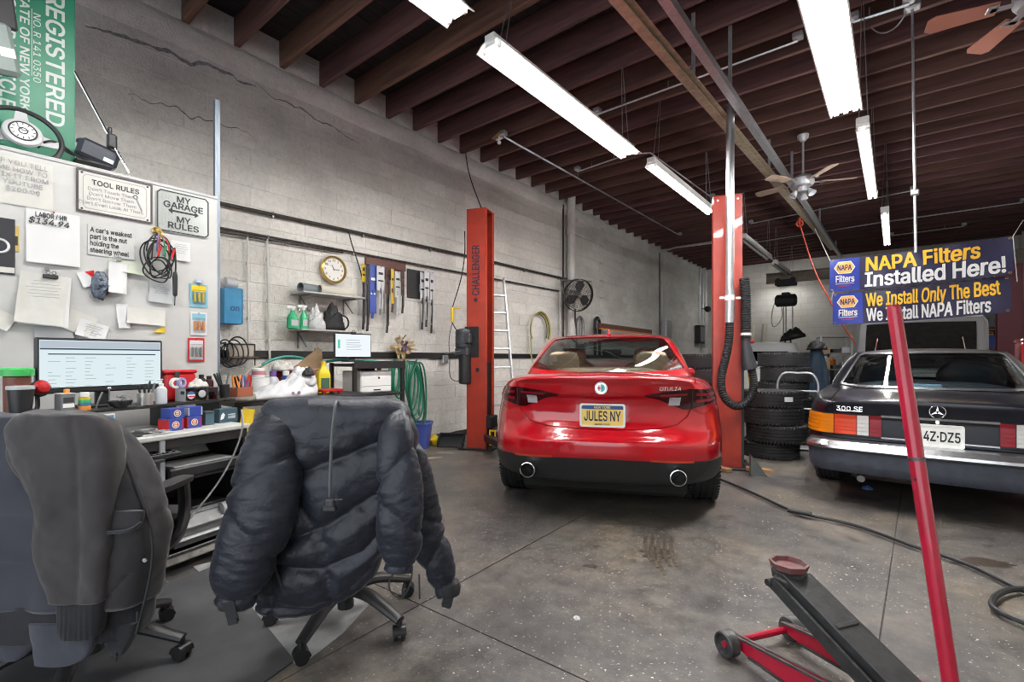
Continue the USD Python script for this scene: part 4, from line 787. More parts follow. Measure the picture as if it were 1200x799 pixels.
# =================================================================== chairs and the clothes on them
def camloc(r, d): w = cw(r, d); return (w[0], w[1], 0)
m_chairblk = M('chair_nylon', (.020, .020, .022), .42)
def office_chair(label, loc, rotz, spin, seat_z=.47, arms=True, back=None, seat_w=.50):
    t = thing('office_chair', label, 'chair', loc, rotz)
    obj('gas_column', cat(rod((0, 0, .10), (0, 0, .40), .026, 18), rod((0, 0, .06), (0, 0, .24), .036, 18)), m_chairblk, t)
    for k in range(5):
        q = math.radians(spin + 72 * k); c, s = math.cos(q), math.sin(q)
        pts = [(.03 * c, .03 * s, .145), (.12 * c, .12 * s, .15), (.24 * c, .24 * s, .118), (.33 * c, .33 * s, .085)]
        leg = obj('leg', tube(smooth_path(pts, 12), np.linspace(.038, .024, 12), 10, flat=.75), m_chairblk, t)
        w = q + rng.uniform(.6, 1.6); ca = np.array([.325 * c, .325 * s])
        cas = obj('caster', cat(*[xf(xf(lathe([(.006, -.009), (.024, -.009), (.028, -.004), (.028, .004), (.024, .009), (.006, .009)], 20, 'x'), (o, 0, 0)), (ca[0], ca[1], .028), rz=math.degrees(w)) for o in (-.015, .015)],
                  xf(xf(rings(np.array([[(x, .031 * math.cos(a), .031 * math.sin(a) + .004) if a < PI + .01 else (x, .02 * math.cos(a), 0) for a in np.arange(20) * PI / 10] for x in (-.028, -.02, .02, .028)])), (0, 0, 0)), (ca[0], ca[1], .030), rz=math.degrees(w)), rod((ca[0], ca[1], .055), (ca[0], ca[1], .092), .012)), M('caster_nylon', (.012, .012, .013), .35), leg)
    obj('tilt_mechanism', bx(0, .02, .41, .20, .26, .05, .012), m_chairblk, t)
    sq = [(math.copysign(abs(math.cos(a)) ** .45, math.cos(a)), math.copysign(abs(math.sin(a)) ** .45, math.sin(a))) for a in np.arange(40) * PI / 20]
    obj('seat', rings(np.array([[(x * seat_w / 2 * k, .06 + y * .24 * k, z) for x, y in sq] for z, k in ((seat_z - .045, .90), (seat_z - .03, .97), (seat_z, 1.0), (seat_z + .03, .98), (seat_z + .045, .90), (seat_z + .05, .6))])), M('chair_fabric', (.018, .018, .020), .9), t)
    obj('backrest', xf(rings(np.array([[(x * .225 * k, y * .035 * min(1, k * 1.2), z) for x, y in sq] for z, k in ((.58, .75), (.62, .93), (.75, 1.0), (.88, .98), (.95, .90), (.975, .7))])), (0, -.19, 0), rx=0), M('chair_fabric', (.018, .018, .020)), t)
    obj('back_bracket', tube(smooth_path([(0, -.02, .42), (0, -.16, .44), (0, -.21, .55), (0, -.20, .75)], 20), .022, 10, flat=.5), m_chairblk, t)
    if arms:
        for s in (-1, 1):
            obj('armrest', cat(xf(rings(np.array([[(x * .032 * k, .02 + y * .13 * k, z) for x, y in sq] for z, k in ((.655, .8), (.66, .97), (.68, 1), (.686, .85))])), (s * .265, .02, .02)), tube(smooth_path([(s * .18, .05, .43), (s * .255, .06, .45), (s * .268, .13, .56), (s * .268, .12, .685)], 20), .038, 12, flat=.6)), m_chairblk, t)
    return t
C1 = (-.764, 2.20); C2 = (-1.64, 1.87)
office_chair('black office chair with a dark puffer jacket hung over its back', camloc(*C1), YAW, 186.8, arms=False)
office_chair('black office chair at the left edge under a grey work jacket', camloc(*C2), YAW + 4, 3, seat_z=.50)
# ---- sewn, padded cloth: closed loft whose skin swells between seams
def seg_d(P, a, b):
    a, b = np.asarray(a), np.asarray(b); ab = b - a; t = np.clip(((P - a) @ ab) / (ab @ ab), 0, 1); return np.linalg.norm(P - (a + t[..., None] * ab), axis=-1)
def puff(P2, seams, w=.035):
    d = np.full(P2.shape[:-1], 9.0)
    for s in seams:
        for a, b in zip(s[:-1], s[1:]): d = np.minimum(d, seg_d(P2, a, b))
    return 1 - np.exp(-(d / w) ** 1.2), d
def swell(v, f, amt): n = trimesh.Trimesh(v, f, process=False).vertex_normals; return v + n * np.asarray(amt)[:, None], f
def sleeve(path, rad, n=44, k=150, seams=(), amp=.012, flat=1.0, seed=0, wr=.006, facing=(0, -1, 0), squash=None):
    """a padded sleeve: path of points, radius at each, seams at fractions of the length with a skew"""
    p = smooth_path(path, k); t = np.linspace(0, 1, k); r = PchipInterpolator(np.linspace(0, 1, len(rad)), rad)(t)
    T, U, B = frames(p); a = np.arange(n) * 2 * PI / n
    fx = np.asarray(facing, float); U = np.cross(T, fx); U /= np.linalg.norm(U, axis=1, keepdims=True); B = np.cross(T, U)
    s = np.full((k, n), 9.0); L = np.linalg.norm(np.diff(p, axis=0), axis=1).sum()
    for fr, skew in seams: s = np.minimum(s, np.abs(t[:, None] - fr - skew * np.cos(a)[None]) * L)
    pf = amp * (1 - np.exp(-(s / .025) ** 1.1)) if len(seams) else np.zeros((k, n))
    q = np.stack([np.cos(a)[None] * 1.6 + 0 * t[:, None], np.sin(a)[None] * 1.6 + 0 * t[:, None], t[:, None] * L * 16 + 0 * a[None]], -1) + seed * 7.1
    near = np.exp(-s / .05) if len(seams) else .5
    nz = (meshkit.fbm(q, 4, seed) - .5) * wr * 2 * (1 + near) + (meshkit.fbm(q * [1.2, 1.2, 3.2], 3, seed + 5) - .5) * wr * 1.8
    R = r[:, None] + pf + nz
    P = p[:, None] + R[..., None] * (np.cos(a)[None, :, None] * U[:, None] + flat * np.sin(a)[None, :, None] * B[:, None])
    return rings(P)
def cj(u, v, d, C):
    """photo pixel at depth d in a chair's camera-aligned frame"""
    d = d * .925 if C is C2 else d
    return ((u - 600) / F * d - C[0], d - C[1], CH - (v - HZ) / F * d)
m_puff = usdkit.material(stage, '/World/Looks/navy_nylon', {'tc': ('texture_coordinate', {}), 'n': ('noise_texture', {'scale': 28.0, 'detail': 5.0, 'distortion': .6}), 'n2': ('noise_texture', {'scale': 6.0, 'detail': 3.0}), 'r': ('rgb_ramp', {'ramp': [(.3, (.010, .012, .020)), (.7, (.019, .022, .035))]}),
   'b': ('bump', {'strength': .35, 'distance': .012}), 'p': ('principled_bsdf', {'roughness': .46, 'specular_ior_level': .42, 'sheen_weight': .12, 'sheen_roughness': .4})}, [('tc.object', 'n.vector'), ('tc.object', 'n2.vector'), ('n2.fac', 'r.fac'), ('r.color', 'p.base_color'), ('n.fac', 'b.height'), ('b.normal', 'p.normal')], 'p.BSDF')
# ---- navy puffer jacket over the middle chair
D = 1.885
jk = thing('puffer_jacket', 'dark navy quilted puffer jacket draped over the middle office chair, sleeves hanging', 'jacket', camloc(*C1), YAW)
X = lambda u, d=D: (u - 600) / F * d - C1[0]
Zf = lambda v, d=D: CH - (v - HZ) / F * d
rows = [(474, 318, 458), (478, 305, 468), (487, 301, 472), (510, 306, 468), (540, 316, 462), (575, 324, 458), (610, 322, 454), (640, 314, 450), (660, 309, 442), (680, 306, 428), (698, 303, 405), (714, 301, 372)]
zz = [Zf(r[0]) for r in rows]; xl = [X(r[1]) for r in rows]; xr = [X(r[2]) for r in rows]; th = [.030, .052, .066, .072, .075, .078, .080, .082, .082, .080, .074, .055]
nz_, na = 150, 120; tz = np.linspace(0, 1, nz_); ix = np.linspace(0, 1, len(rows))
Zr, XLr, XRr, TR = [PchipInterpolator(ix, q)(tz) for q in (zz, xl, xr, th)]
a = np.arange(na) * 2 * PI / na; ca, sa = np.cos(a), np.sin(a)
sx = np.sign(ca) * np.abs(ca) ** .75; sy = np.sign(sa) * np.abs(sa) ** .55
Px = (XLr + XRr)[:, None] / 2 + (XRr - XLr)[:, None] / 2 * sx[None]; Py = -.285 + .0 * Zr[:, None] + TR[:, None] * sy[None]
Pz = Zr[:, None] + .006 * np.sin(Px * 22 + 1) * tz[:, None] ** 4
Pz = Pz - .012 * (np.abs((Px - X(385)) / .28)) ** 3 * (1 - tz[:, None]) ** 3
P = np.stack([Px, Py, Pz], -1)
S = lambda u, v: (X(u), Zf(v))
seamsJ = [[S(312, 566), S(345, 556), S(400, 535), S(452, 513), S(476, 505)], [S(350, 566), S(366, 600), S(388, 636), S(392, 716)], [S(310, 640), S(345, 628), S(390, 610), S(440, 578), S(474, 566)], [S(303, 482), S(332, 510), S(346, 545), S(330, 600), S(322, 720)], [S(322, 655), S(380, 660), S(430, 640), S(452, 615)], [S(318, 486), S(330, 484), S(350, 482), S(460, 482)][0:0] or [S(299, 708), S(372, 706), S(405, 692), S(446, 652)]]
pf, d = puff(P[..., [0, 2]], seamsJ, .032)
q = P * [9, 9, 14]; dirn = P[..., [0, 2]] @ np.array([.5, .87]); q2 = np.stack([dirn * 26, (P[..., 0] * .87 - P[..., 2] * .5) * 7, P[..., 1] * 5], -1)
wrk = (meshkit.fbm(q, 4, 3) - .5) * .014 + (meshkit.fbm(q2, 3, 8) - .5) * .020 * np.exp(-d / .06) + (meshkit.fbm(np.stack([P[..., 0] * 20, P[..., 2] * 5, 0 * d], -1), 3, 4) - .5) * .012
v, f = rings(P[::-1]); amt = np.zeros(len(v)); amt[:nz_ * na] = (.030 * pf + wrk)[::-1].ravel()
if trimesh.Trimesh(v, f, process=False).volume < 0: f = f[:, ::-1]
v, f = swell(v, f, amt); obj('body', (v, f), m_puff, jk, True, label='quilted back panel of the jacket')
def sl(name, pts, rad, seams, seed, par=jk, m=m_puff, C=C1, **k):
    s_ = sleeve([cj(u, v_, d_, C) for u, v_, d_ in pts], rad, seams=seams, seed=seed, **k); 
    if trimesh.Trimesh(*s_, process=False).volume < 0: s_ = (s_[0], s_[1][:, ::-1])
    return obj(name, s_, m, par, True)
sl('sleeve', [(327, 484, 1.90), (322, 512, 1.86), (316, 545, 1.82), (309, 580, 1.79), (300, 620, 1.77), (286, 660, 1.755), (277, 690, 1.75), (273, 706, 1.75)], [.055, .085, .100, .110, .108, .098, .084, .055], [(.0, 0), (.33, .10), (.62, -.10), (.95, .02)], 1, flat=.70, amp=.022, wr=.0055)
sl('sleeve', [(458, 482, 1.95), (469, 512, 1.96), (480, 545, 1.97), (489, 580, 1.98), (499, 620, 1.985), (511, 655, 1.99), (520, 680, 1.99), (526, 694, 1.985)], [.045, .062, .066, .066, .066, .064, .054, .036], [(.0, 0), (.30, .10), (.55, -.08), (.78, .07), (.95, 0)], 2, flat=.80, amp=.016, wr=.005)
sl('front_panel', [(462, 484, 1.88), (464, 505, 1.82), (466, 540, 1.79), (468, 575, 1.775), (469, 610, 1.765), (469, 640, 1.765), (468, 658, 1.765), (467, 668, 1.765)], [.030, .046, .060, .068, .070, .070, .062, .040], [(.0, 0), (.36, .10), (.66, -.10), (.96, 0)], 3, flat=.62, amp=.018, wr=.005)
m_tape = M('black_webbing', (.016, .017, .020), .7)
for (u, v_, d_, r_) in ((268, 706, 1.70, -14), (528, 690, 1.96, 14)):
    c = cj(u, v_, d_, C1); obj('cuff_tab', cat(xf(bx(0, 0, -.035, .042, .006, .075, .002), c, ry=r_), xf(bx(0, -.004, -.068, .036, .004, .020, .002), c, ry=r_)), m_tape, jk, label='velcro strap at the cuff')
for (u, v_, d_) in ((271, 704, 1.75), (527, 690, 1.985)):
    c = cj(u, v_, d_, C1); obj('cuff', xf(lathe([(.030, -.022), (.042, -.018), (.046, .01), (.04, .03)], 24), c), m_tape, jk)
c = cj(472, 676, 1.755, C1); obj('drawcord', cat(tube(smooth_path([np.array(c) + q for q in ((-.02, 0, .03), (-.045, -.02, -.03), (.0, -.03, -.06), (.03, -.02, -.02), (.035, 0, .03))], 40), .003, 6), bx(c[0] + .01, c[1] - .02, c[2] - .045, .016, .014, .03, .004), rod((c[0] + .06, c[1], c[2] + .01), (c[0] + .062, c[1], c[2] - .08), .003)), m_tape, jk)
obj('pocket_zip', cat(tube(smooth_path([(X(327), -.285 - .104, Zf(636)), (X(334), -.285 - .108, Zf(656)), (X(342), -.285 - .104, Zf(678))], 20), .006, 6), tube([(X(327), -.39, Zf(634)), (X(326), -.395, Zf(624))], .004, 6)), m_tape, jk)
# phone cable with plug that hangs down the jacket's back
w = thing('charging_cable', 'grey cable with a flat plug hanging down over the navy puffer jacket', 'cable', camloc(*C1), YAW)
pc = [cj(396, 473, 1.86, C1), cj(393, 476, 1.745, C1), cj(390, 500, 1.725, C1), cj(388, 530, 1.715, C1), cj(387, 555, 1.715, C1), cj(386.5, 582, 1.72, C1)]
obj('cord', tube(smooth_path(pc, 60), .0055, 8), M('cable_grey', (.10, .105, .11), .5), w)
c = cj(386.5, 585, 1.72, C1); obj('plug', cat(bx(c[0], c[1], c[2] - .012, .036, .02, .030, .005), bx(c[0], c[1], c[2] - .032, .046, .022, .020, .004), rod((c[0] + .02, c[1] - .008, c[2]), (c[0] + .05, c[1] - .008, c[2] + .002), .003)), M('plug_dark', (.03, .03, .033), .45), w)
# ---- grey work jacket and what hangs with it on the left chair
def fabric(name, a, b, sc=90): return usdkit.material(stage, '/World/Looks/' + name, {'tc': ('texture_coordinate', {}), 'n': ('noise_texture', {'scale': 5.0, 'detail': 5.0}), 'n2': ('noise_texture', {'scale': sc * 4.0, 'detail': 2.0}), 'r': ('rgb_ramp', {'ramp': [(.3, a), (.7, b)]}), 'bp': ('bump', {'strength': .4, 'distance': .003}), 'p': ('principled_bsdf', {'roughness': .9, 'sheen_weight': .25, 'specular_ior_level': .2})}, [('tc.object', 'n.vector'), ('tc.object', 'n2.vector'), ('n.fac', 'r.fac'), ('r.color', 'p.base_color'), ('n2.fac', 'bp.height'), ('bp.normal', 'p.normal')], 'p.BSDF')
m_fleece = fabric('charcoal_fleece', (.038, .035, .037), (.068, .062, .064)); m_rib = fabric('black_rib_knit', (.013, .013, .017), (.024, .024, .030)); m_quilt = fabric('slate_cotton', (.032, .035, .047), (.050, .054, .069)); m_lining = fabric('blue_grey_lining', (.036, .040, .055), (.065, .070, .09))
m_fleece2 = fabric('charcoal_cotton', (.022, .021, .024), (.037, .036, .039))
DJ = 1.70
wj = thing('work_jacket', 'charcoal fleece and slate cotton work jacket over the chair at the left edge', 'jacket', camloc(*C2), YAW)
X2 = lambda u, d=DJ: (u - 600) / F * d - C2[0]
def drape(name, rows, th, m, d, seams=(), amp=.012, wr=.018, seed=0, ex=.6, folds=.0, nz=130, na=110, cy=0.0, par=wj, C=C2, fl=9, w=.02):
    d = d * .925; th = [q * .925 for q in th]; tz = np.linspace(0, 1, nz); ix = np.linspace(0, 1, len(rows)); dc = d + .85 * float(np.mean(th)); Xq = lambda u: (u - 600) / F * dc - C[0]; Zq = lambda v: CH - (v - HZ) / F * dc
    Zr, A, B = [PchipInterpolator(ix, q)(tz) for q in ([Zq(r[0]) for r in rows], [Xq(r[1]) for r in rows], [Xq(r[2]) for r in rows])]
    TR = PchipInterpolator(np.linspace(0, 1, len(th)), th)(tz); a = np.arange(na) * 2 * PI / na; ca, sa = np.cos(a), np.sin(a)
    Px = (A + B)[:, None] / 2 + (B - A)[:, None] / 2 * np.sign(ca) * np.abs(ca) ** ex; Py = d - C[1] + cy + TR[:, None] * (1 + np.sign(sa) * np.abs(sa) ** ex)
    P = np.stack([Px, Py, Zr[:, None] + 0 * Px], -1)
    if seams: pf, dd = puff(P[..., [0, 2]], [[(Xq(u), Zq(v)) for u, v in s] for s in seams], w)
    else: pf, dd = np.zeros(Px.shape), np.ones(Px.shape)
    wk = (meshkit.fbm(P * [7, 7, 5], 4, seed) - .5) * wr + folds * np.sin(P[..., 0] * fl * 6.3 + 2.2 * meshkit.noise(P * 5, seed)) * tz[:, None] ** .8
    v, f = rings(P[::-1]); amt = np.zeros(len(v)); amt[:nz * na] = (amp * pf + wk)[::-1].ravel()
    if trimesh.Trimesh(v, f, process=False).volume < 0: f = f[:, ::-1]
    return obj(name, swell(v, f, amt), m, par, True)
drape('body', [(487, -60, 100), (492, -75, 118), (505, -85, 128), (540, -95, 146), (580, -100, 166), (620, -100, 177), (655, -100, 178), (690, -100, 172), (702, -98, 168)], [.035, .06, .085, .10, .105, .105, .10, .095], m_quilt, 1.72, seams=[[(44, 702), (55, 640), (72, 590), (60, 520)], [(-40, 650), (48, 652)], [(-100, 590), (60, 600)]], seed=4, amp=.010, wr=.034, w=.012, folds=.006, fl=1.8)
drape('side_panel', [(500, 112, 134), (530, 118, 150), (570, 124, 166), (605, 126, 176), (640, 124, 178.5), (670, 122, 175), (700, 120, 170)], [.05, .08, .085, .085, .08, .075], m_fleece2, 1.715, seams=[[(124, 606), (172, 604)], [(124, 690), (150, 684), (166, 664)]], seed=6, amp=.010, wr=.034, w=.010, folds=.005, fl=3.1)
drape('pocket_flap', [(598, 128, 166), (602, 127, 168), (614, 127, 165), (620, 128, 160)], [.012, .016, .016, .010], m_fleece2, 1.690, seed=7, wr=.008, nz=30, na=60)
obj('pocket_shade_strip', tube(smooth_path([cj(126, 624, 1.668, C2), cj(142, 623, 1.664, C2), cj(158, 618, 1.668, C2), cj(166, 612, 1.68, C2)], 24), .006, 8), m_rib, wj)  # dark strip drawn for the shade inside the pocket opening
obj('snap', xf(lathe([(.001, -.003), (.007, -.003), (.007, .003), (.001, .003)], 14, 'y'), cj(170, 656, 1.69, C2)), m_chrome, wj)
drape('hem_band', [(700, -98, 169), (706, -98, 170), (722, -97, 168), (738, -95, 163), (742, -92, 160)], [.085, .098, .10, .095, .07], m_rib, 1.715, seed=9, wr=.018, folds=.0008, fl=60, nz=40, na=400)
# the near sleeve, folded flat over the back
drape('sleeve', [(486, 40, 112), (492, 24, 124), (505, 14, 130), (530, 14, 132), (565, 32, 133), (600, 48, 132), (640, 50, 130), (675, 58, 126), (702, 64, 122)], [.04, .055, .06, .055, .05, .046, .042, .04], m_fleece, 1.655, seams=[[(14, 515), (40, 570), (54, 610)], [(98, 490), (103, 560), (104, 640), (100, 700)]], seed=11, amp=.006, wr=.044, w=.010, folds=.007, fl=2.6)
drape('cuff', [(700, 65, 121), (706, 66, 120), (725, 67, 119), (742, 70, 116), (746, 76, 110)], [.032, .036, .036, .034, .02], m_rib, 1.662, seed=12, wr=.014, folds=.0007, fl=60, nz=30, na=260)
drape('shirt_tail', [(730, 36, 108), (740, 35, 110), (758, 36, 108), (772, 38, 100), (779, 42, 82)], [.02, .024, .024, .022, .012], m_lining, 1.70, seed=13, wr=.03, nz=40)
drape('lining_edge', [(736, -90, 40), (748, -90, 44), (762, -85, 36), (772, -80, 24)], [.02, .03, .03, .02], m_lining, 1.73, seed=14, wr=.03, nz=40)
drape('hanging_corner', [(730, 112, 160), (740, 116, 158), (755, 124, 152), (766, 132, 146)], [.02, .024, .022, .012], m_rib, 1.74, seed=15, wr=.02, nz=30)
obj('zip_edge', cat(tube(smooth_path([cj(u, v_, 1.74, C2) for u, v_ in ((130, 498), (150, 545), (168, 590), (179, 640), (173, 690), (160, 742))], 60), .005, 6), bx(*cj(161, 722, 1.72, C2), .008, .006, .03, .002), bx(*cj(136, 770, 1.74, C2), .006, .006, .03, .002)), m_tape, wj)
# =================================================================== desk corner
m_blklam = M('black_laminate', (.018, .018, .019), .4, var=.3, scale=10)
m_greytrim = M('grey_post', (.32, .34, .36), .45)
m_whitetop = M('white_laminate', (.50, .50, .48), .45, col2=(.60, .60, .58), scale=9)
m_paper = M('paper', (.64, .64, .64), .8); m_paper2 = M('old_paper', (.56, .55, .51), .8, var=.05, scale=12); m_kraft = M('kraft_card', (.36, .25, .15), .8, var=.12, scale=14)
m_print = M('print_black', (.03, .03, .033), .7); m_printg = M('print_grey', (.28, .28, .30), .7)
m_clear = glass('clear_plastic', (.86, .87, .88)); m_grey = M('grey_plastic', (.16, .165, .17), .45); m_lgrey = M('light_grey_plastic', (.45, .46, .47), .4)
m_redp = M('red_plastic', (.48, .015, .02), .35); m_bluep = M('blue_box', (.03, .06, .30), .4); m_green = M('green_plastic', (.05, .42, .10), .35); m_orange2 = M('orange_plastic', (.75, .25, .03), .4); m_teal = M('teal_box', (.04, .09, .12), .45); m_gold = M('brass', (.62, .43, .14), .3, .9); m_whitep = m_pale
DO = at(188, 684, z=0); DR = 105.0; dqx = np.array([math.cos(math.radians(DR)), math.sin(math.radians(DR))]); dqy = np.array([-dqx[1], dqx[0]])
def dw(x, y, z=0): p = DO[:2] + dqx * x + dqy * y; return (p[0], p[1], z)
def dk(u, v, y):
    """desk frame (x along the front edge, y into the desk, z) of the point of plane y seen at pixel (u, v)"""
    a, b = (u - 600) / F, (HZ - v) / F; r = np.array([CS * a - SN, SN * a + CS, b]); t = (y + DO[:2] @ dqy) / (r[:2] @ dqy); p = r * t
    return (p[:2] - DO[:2]) @ dqx, y, CH + p[2]
DT, RT = .79, .935
dt_ = thing('computer_desk', 'black computer desk with worn white top, open shelves below, left of centre', 'desk', dw(0, 0), DR)
obj('worktop', cat(b0(-1.15, .53, .0, .52, DT - .03, DT, .006)), m_whitetop, dt_, label='white worktop')
obj('apron', b0(-1.12, .52, .012, .03, DT - .085, DT - .03), m_blklam, dt_)
obj('front_post', b0(-.0, .028, .004, .04, 0, DT - .03), m_greytrim, dt_, label='grey front post')
for x in (-1.12, .50): obj('side_panel', b0(x, x + .02, .03, .50, .03, DT - .03), m_blklam, dt_)
obj('back_panel', b0(-1.1, .50, .485, .50, .05, DT - .03), m_blklam, dt_)
obj('shelf', b0(.03, .50, .03, .48, .513, .533), m_blklam, dt_); obj('shelf', b0(.03, .50, .02, .48, .10, .125), m_blklam, dt_)
obj('plinth', b0(.03, .52, .02, .06, .06, .125, .01), M('chipped_board', (.26, .25, .23), .7, var=.5, scale=16), dt_)
obj('keyboard_tray', b0(-.62, -.01, -.06, .28, .655, .672), m_blklam, dt_)
rs_ = thing('desk_riser', 'black shelf riser on the desk carrying tins and bottles under the wide monitor', 'shelf', dw(0, 0, DT), DR)
obj('shelf', b0(-.85, .52, .24, .50, RT - DT - .018, RT - DT), m_blklam, rs_)
for x in (-.84, -.30, .22, .50): obj('upright', b0(x, x + .016, .25, .49, 0, RT - DT - .018), m_blklam, rs_)
def on(name, label, catg, u, y, z, rz=0, group=None):
    x = dk(u, 450, y)[0]; return thing(name, label, catg, dw(x, y, z), DR + rz, group)
# monitor
mx0, mx1 = dk(45, 396, .40)[0], dk(188, 399, .40)[0]; mw = mx1 - mx0; mzt, mzb = dk(116, 397, .40)[2], dk(116, 459, .40)[2]
mo = thing('computer_monitor', 'wide black monitor on the desk showing a pale spreadsheet', 'monitor', dw((mx0 + mx1) / 2, .40, RT), DR - 5)
mh = mzt - mzb; zc = (mzt + mzb) / 2 - RT
obj('casing', bx(0, .02, zc, mw, .035, mh, .006), m_blkplastic, mo)
obj('screen', b0(-mw / 2 + .012, mw / 2 - .012, .0, .004, zc - mh / 2 + .032, zc + mh / 2 - .012, .0005), glow('screen_pale', (.33, .385, .40), 1.0), mo, label='lit screen')
zt = zc + mh / 2
obj('screen_menu', cat(b0(-mw / 2 + .014, mw / 2 - .014, -.001, 0, zt - .062, zt - .054, .0002), b0(-mw / 2 + .045, mw / 2 - .04, -.001, 0, zt - .088, zt - .082, .0002)), glow('screen_dark', (.03, .04, .06), 1.0), mo)
obj('screen_ribbon', b0(-mw / 2 + .014, mw / 2 - .014, -.0008, 0, zt - .052, zt - .016, .0002), glow('screen_ribbon_grey', (.22, .25, .28), 1.0), mo)
tx = []
for r_ in range(9):
    for c0 in (-.24, -.17, -.09, .0, .10, .19):
        if rng.random() < .72: w_ = rng.uniform(.015, .05); tx.append(b0(c0, c0 + w_, -.001, 0, zt - .105 - r_ * .019, zt - .103 - r_ * .019, .0002))
obj('screen_text', cat(tx), glow('screen_ink', (.10, .12, .13), 1.0), mo)
obj('stand', cat(bx(0, .045, (zc - mh / 2) / 2 + .01, .06, .03, zc - mh / 2 + .05, .006), bx(0, .04, .006, .22, .15, .012, .004)), m_blkplastic, mo)
# things on the riser and the worktop
t = on('tumbler', 'black tumbler with pens at the left edge of the desk', 'cup', 24, .29, RT); R_ = .045
obj('cup', lathe([(.036, 0), (.038, .004), (.049, .125), (.049, .13), (.046, .13), (.044, .12), (.030, .006)], 30), m_blkplastic, t); obj('rim_band', lathe([(.047, .118), (.05, .12), (.05, .134), (.047, .136)], 30), m_lgrey, t)
t = on('storage_tub', 'tall tub with a bright green lid behind the black tumbler', 'tub', 20, .43, RT)
obj('tub', lathe([(.04, 0), (.048, .005), (.05, .175), (.045, .18)], 26), M('brown_contents', (.16, .05, .03), .5), t); obj('lid', lathe([(.05, .178), (.062, .18), (.063, .212), (.055, .22)], 26), m_green, t)
t = on('headset', 'red and black padded earphone cup beside the green-lidded tub', 'headset', 47, .33, RT)
obj('ear_pad', xf(lathe([(.02, -.022), (.036, -.018), (.042, 0), (.036, .018), (.02, .022)], 26, 'y'), (0, 0, .118)), m_blkplastic, t); obj('ear_shell', xf(lathe([(.004, -.04), (.022, -.036), (.032, -.022), (.034, -.016)], 26, 'y'), (0, 0, .124)), m_redp, t); obj('headband', cat(tube(smooth_path([(.0, .03, .11), (.01, .05, .06), (.0, .04, .012), (-.02, .03, .009)], 20), .009, 8), bx(-.01, .035, .006, .05, .04, .012, .004)), m_blkplastic, t)
t = on('stapler_box', 'small black and white carton left of the multicoloured bottle', 'box', 76, .27, RT, 10)
obj('carton', bx(0, 0, .045, .062, .05, .09, .003), m_grey, t); obj('carton_label', bx(0, -.0255, .03, .05, .001, .02, .0003), m_whitep, t); obj('carton_top', bx(0, 0, .091, .062, .05, .003), m_whitep, t); obj('carton_print', bx(0, -.0256, .058, .046, .001, .026, .0003), m_print, t); obj('orange_cap', xf(lathe([(.012, 0), (.012, .018), (.008, .02)], 14), (.008, 0, .092)), m_orange2, t)
t = on('pill_bottle', 'little bottle with multicoloured stripes and white cap under the monitor', 'bottle', 99, .26, RT)
for nm, z0, z1, r0, m in (('base', 0, .022, .026, m_orange2), ('band', .022, .04, .025, M('band_blue', (.06, .16, .36), .4)), ('band', .04, .055, .025, m_green), ('band', .055, .066, .024, M('safety_yellow', (.7, .5, .02))), ('cap', .068, .092, .020, m_whitep)): obj(nm, lathe([(r0 * .96, z0), (r0, z0 + .002), (r0, z1 - .002), (r0 * .96, z1)], 22), m, t)
t = on('bowl', 'black bowl of keys and coins in front of the monitor', 'bowl', 141, .26, RT)
obj('bowl', lathe([(.03, 0), (.05, .02), (.056, .036), (.052, .036), (.045, .022), (.01, .008)], 28), m_blkplastic, t)
obj('keys', cat(*[xf(cat(ring(.010, .002, 14, 5, 'z'), bx(.022, 0, 0, .03, .006, .002, .0005)), (rng.uniform(-.025, .02), rng.uniform(-.03, .03), .036 + .004 * i), rx=rng.uniform(-30, 30), ry=rng.uniform(-30, 30), rz=rng.uniform(0, 360)) for i in range(7)]), m_steel, t)
t = on('pen_tin', 'silver tin of dark pens right of the key bowl', 'tin', 170, .27, RT)
obj('tin', lathe([(.036, 0), (.037, .003), (.037, .068), (.036, .07), (.034, .068), (.034, .006)], 28), M('silver_tin', (.50, .49, .46), .3, .7), t)
for i, (dx, lean, h) in enumerate(((-.018, -8, .11), (.012, 6, .13), (.022, 14, .12), (0, -2, .10))): obj('pen', xf(lathe([(.003, 0), (.0055, .01), (.0055, h - .01), (.003, h)], 10), (dx, .0, .008), ry=lean), (m_blkplastic, m_blkplastic, m_grey, m_blkplastic)[i], t)
t = on('pump_bottle', 'clear pump bottle of sanitiser between tin and red box', 'bottle', 189, .26, RT)
obj('bottle', lathe([(.026, 0), (.029, .006), (.029, .082), (.020, .098), (.012, .102)], 26), M('frosted_plastic', (.60, .62, .64), .3), t); obj('pump', cat(lathe([(.012, .10), (.013, .118), (.005, .12), (.005, .138), (.009, .14), (.009, .146)], 16), bx(-.012, 0, .142, .03, .009, .008, .003)), m_whitep, t)
t = on('red_case', 'red plastic parts case standing right of the monitor', 'case', 207, .42, RT)
obj('case', bx(0, 0, .085, .19, .10, .17, .012), m_redp, t); obj('lid', bx(0, 0, .182, .20, .11, .022, .008), m_redp, t); obj('latch', bx(-.03, -.054, .165, .03, .008, .04, .003), m_print, t)
t = on('parts_bin', 'smoky clear bin with round stickers full of small parts', 'bin', 231, .29, RT)
bw_ = .205; obj('front', b0(-bw_ / 2, bw_ / 2, -.052, -.049, 0, .082), glass('smoky_plastic', (.5, .52, .54)), t); obj('back', b0(-bw_ / 2, bw_ / 2, .049, .052, 0, .082), m_grey, t); obj('base', b0(-bw_ / 2, bw_ / 2, -.05, .05, 0, .004), m_grey, t)
for x in (-bw_ / 2, 0.03, bw_ / 2 - .003): obj('divider', b0(x, x + .003, -.05, .05, .003, .08), m_lgrey, t)
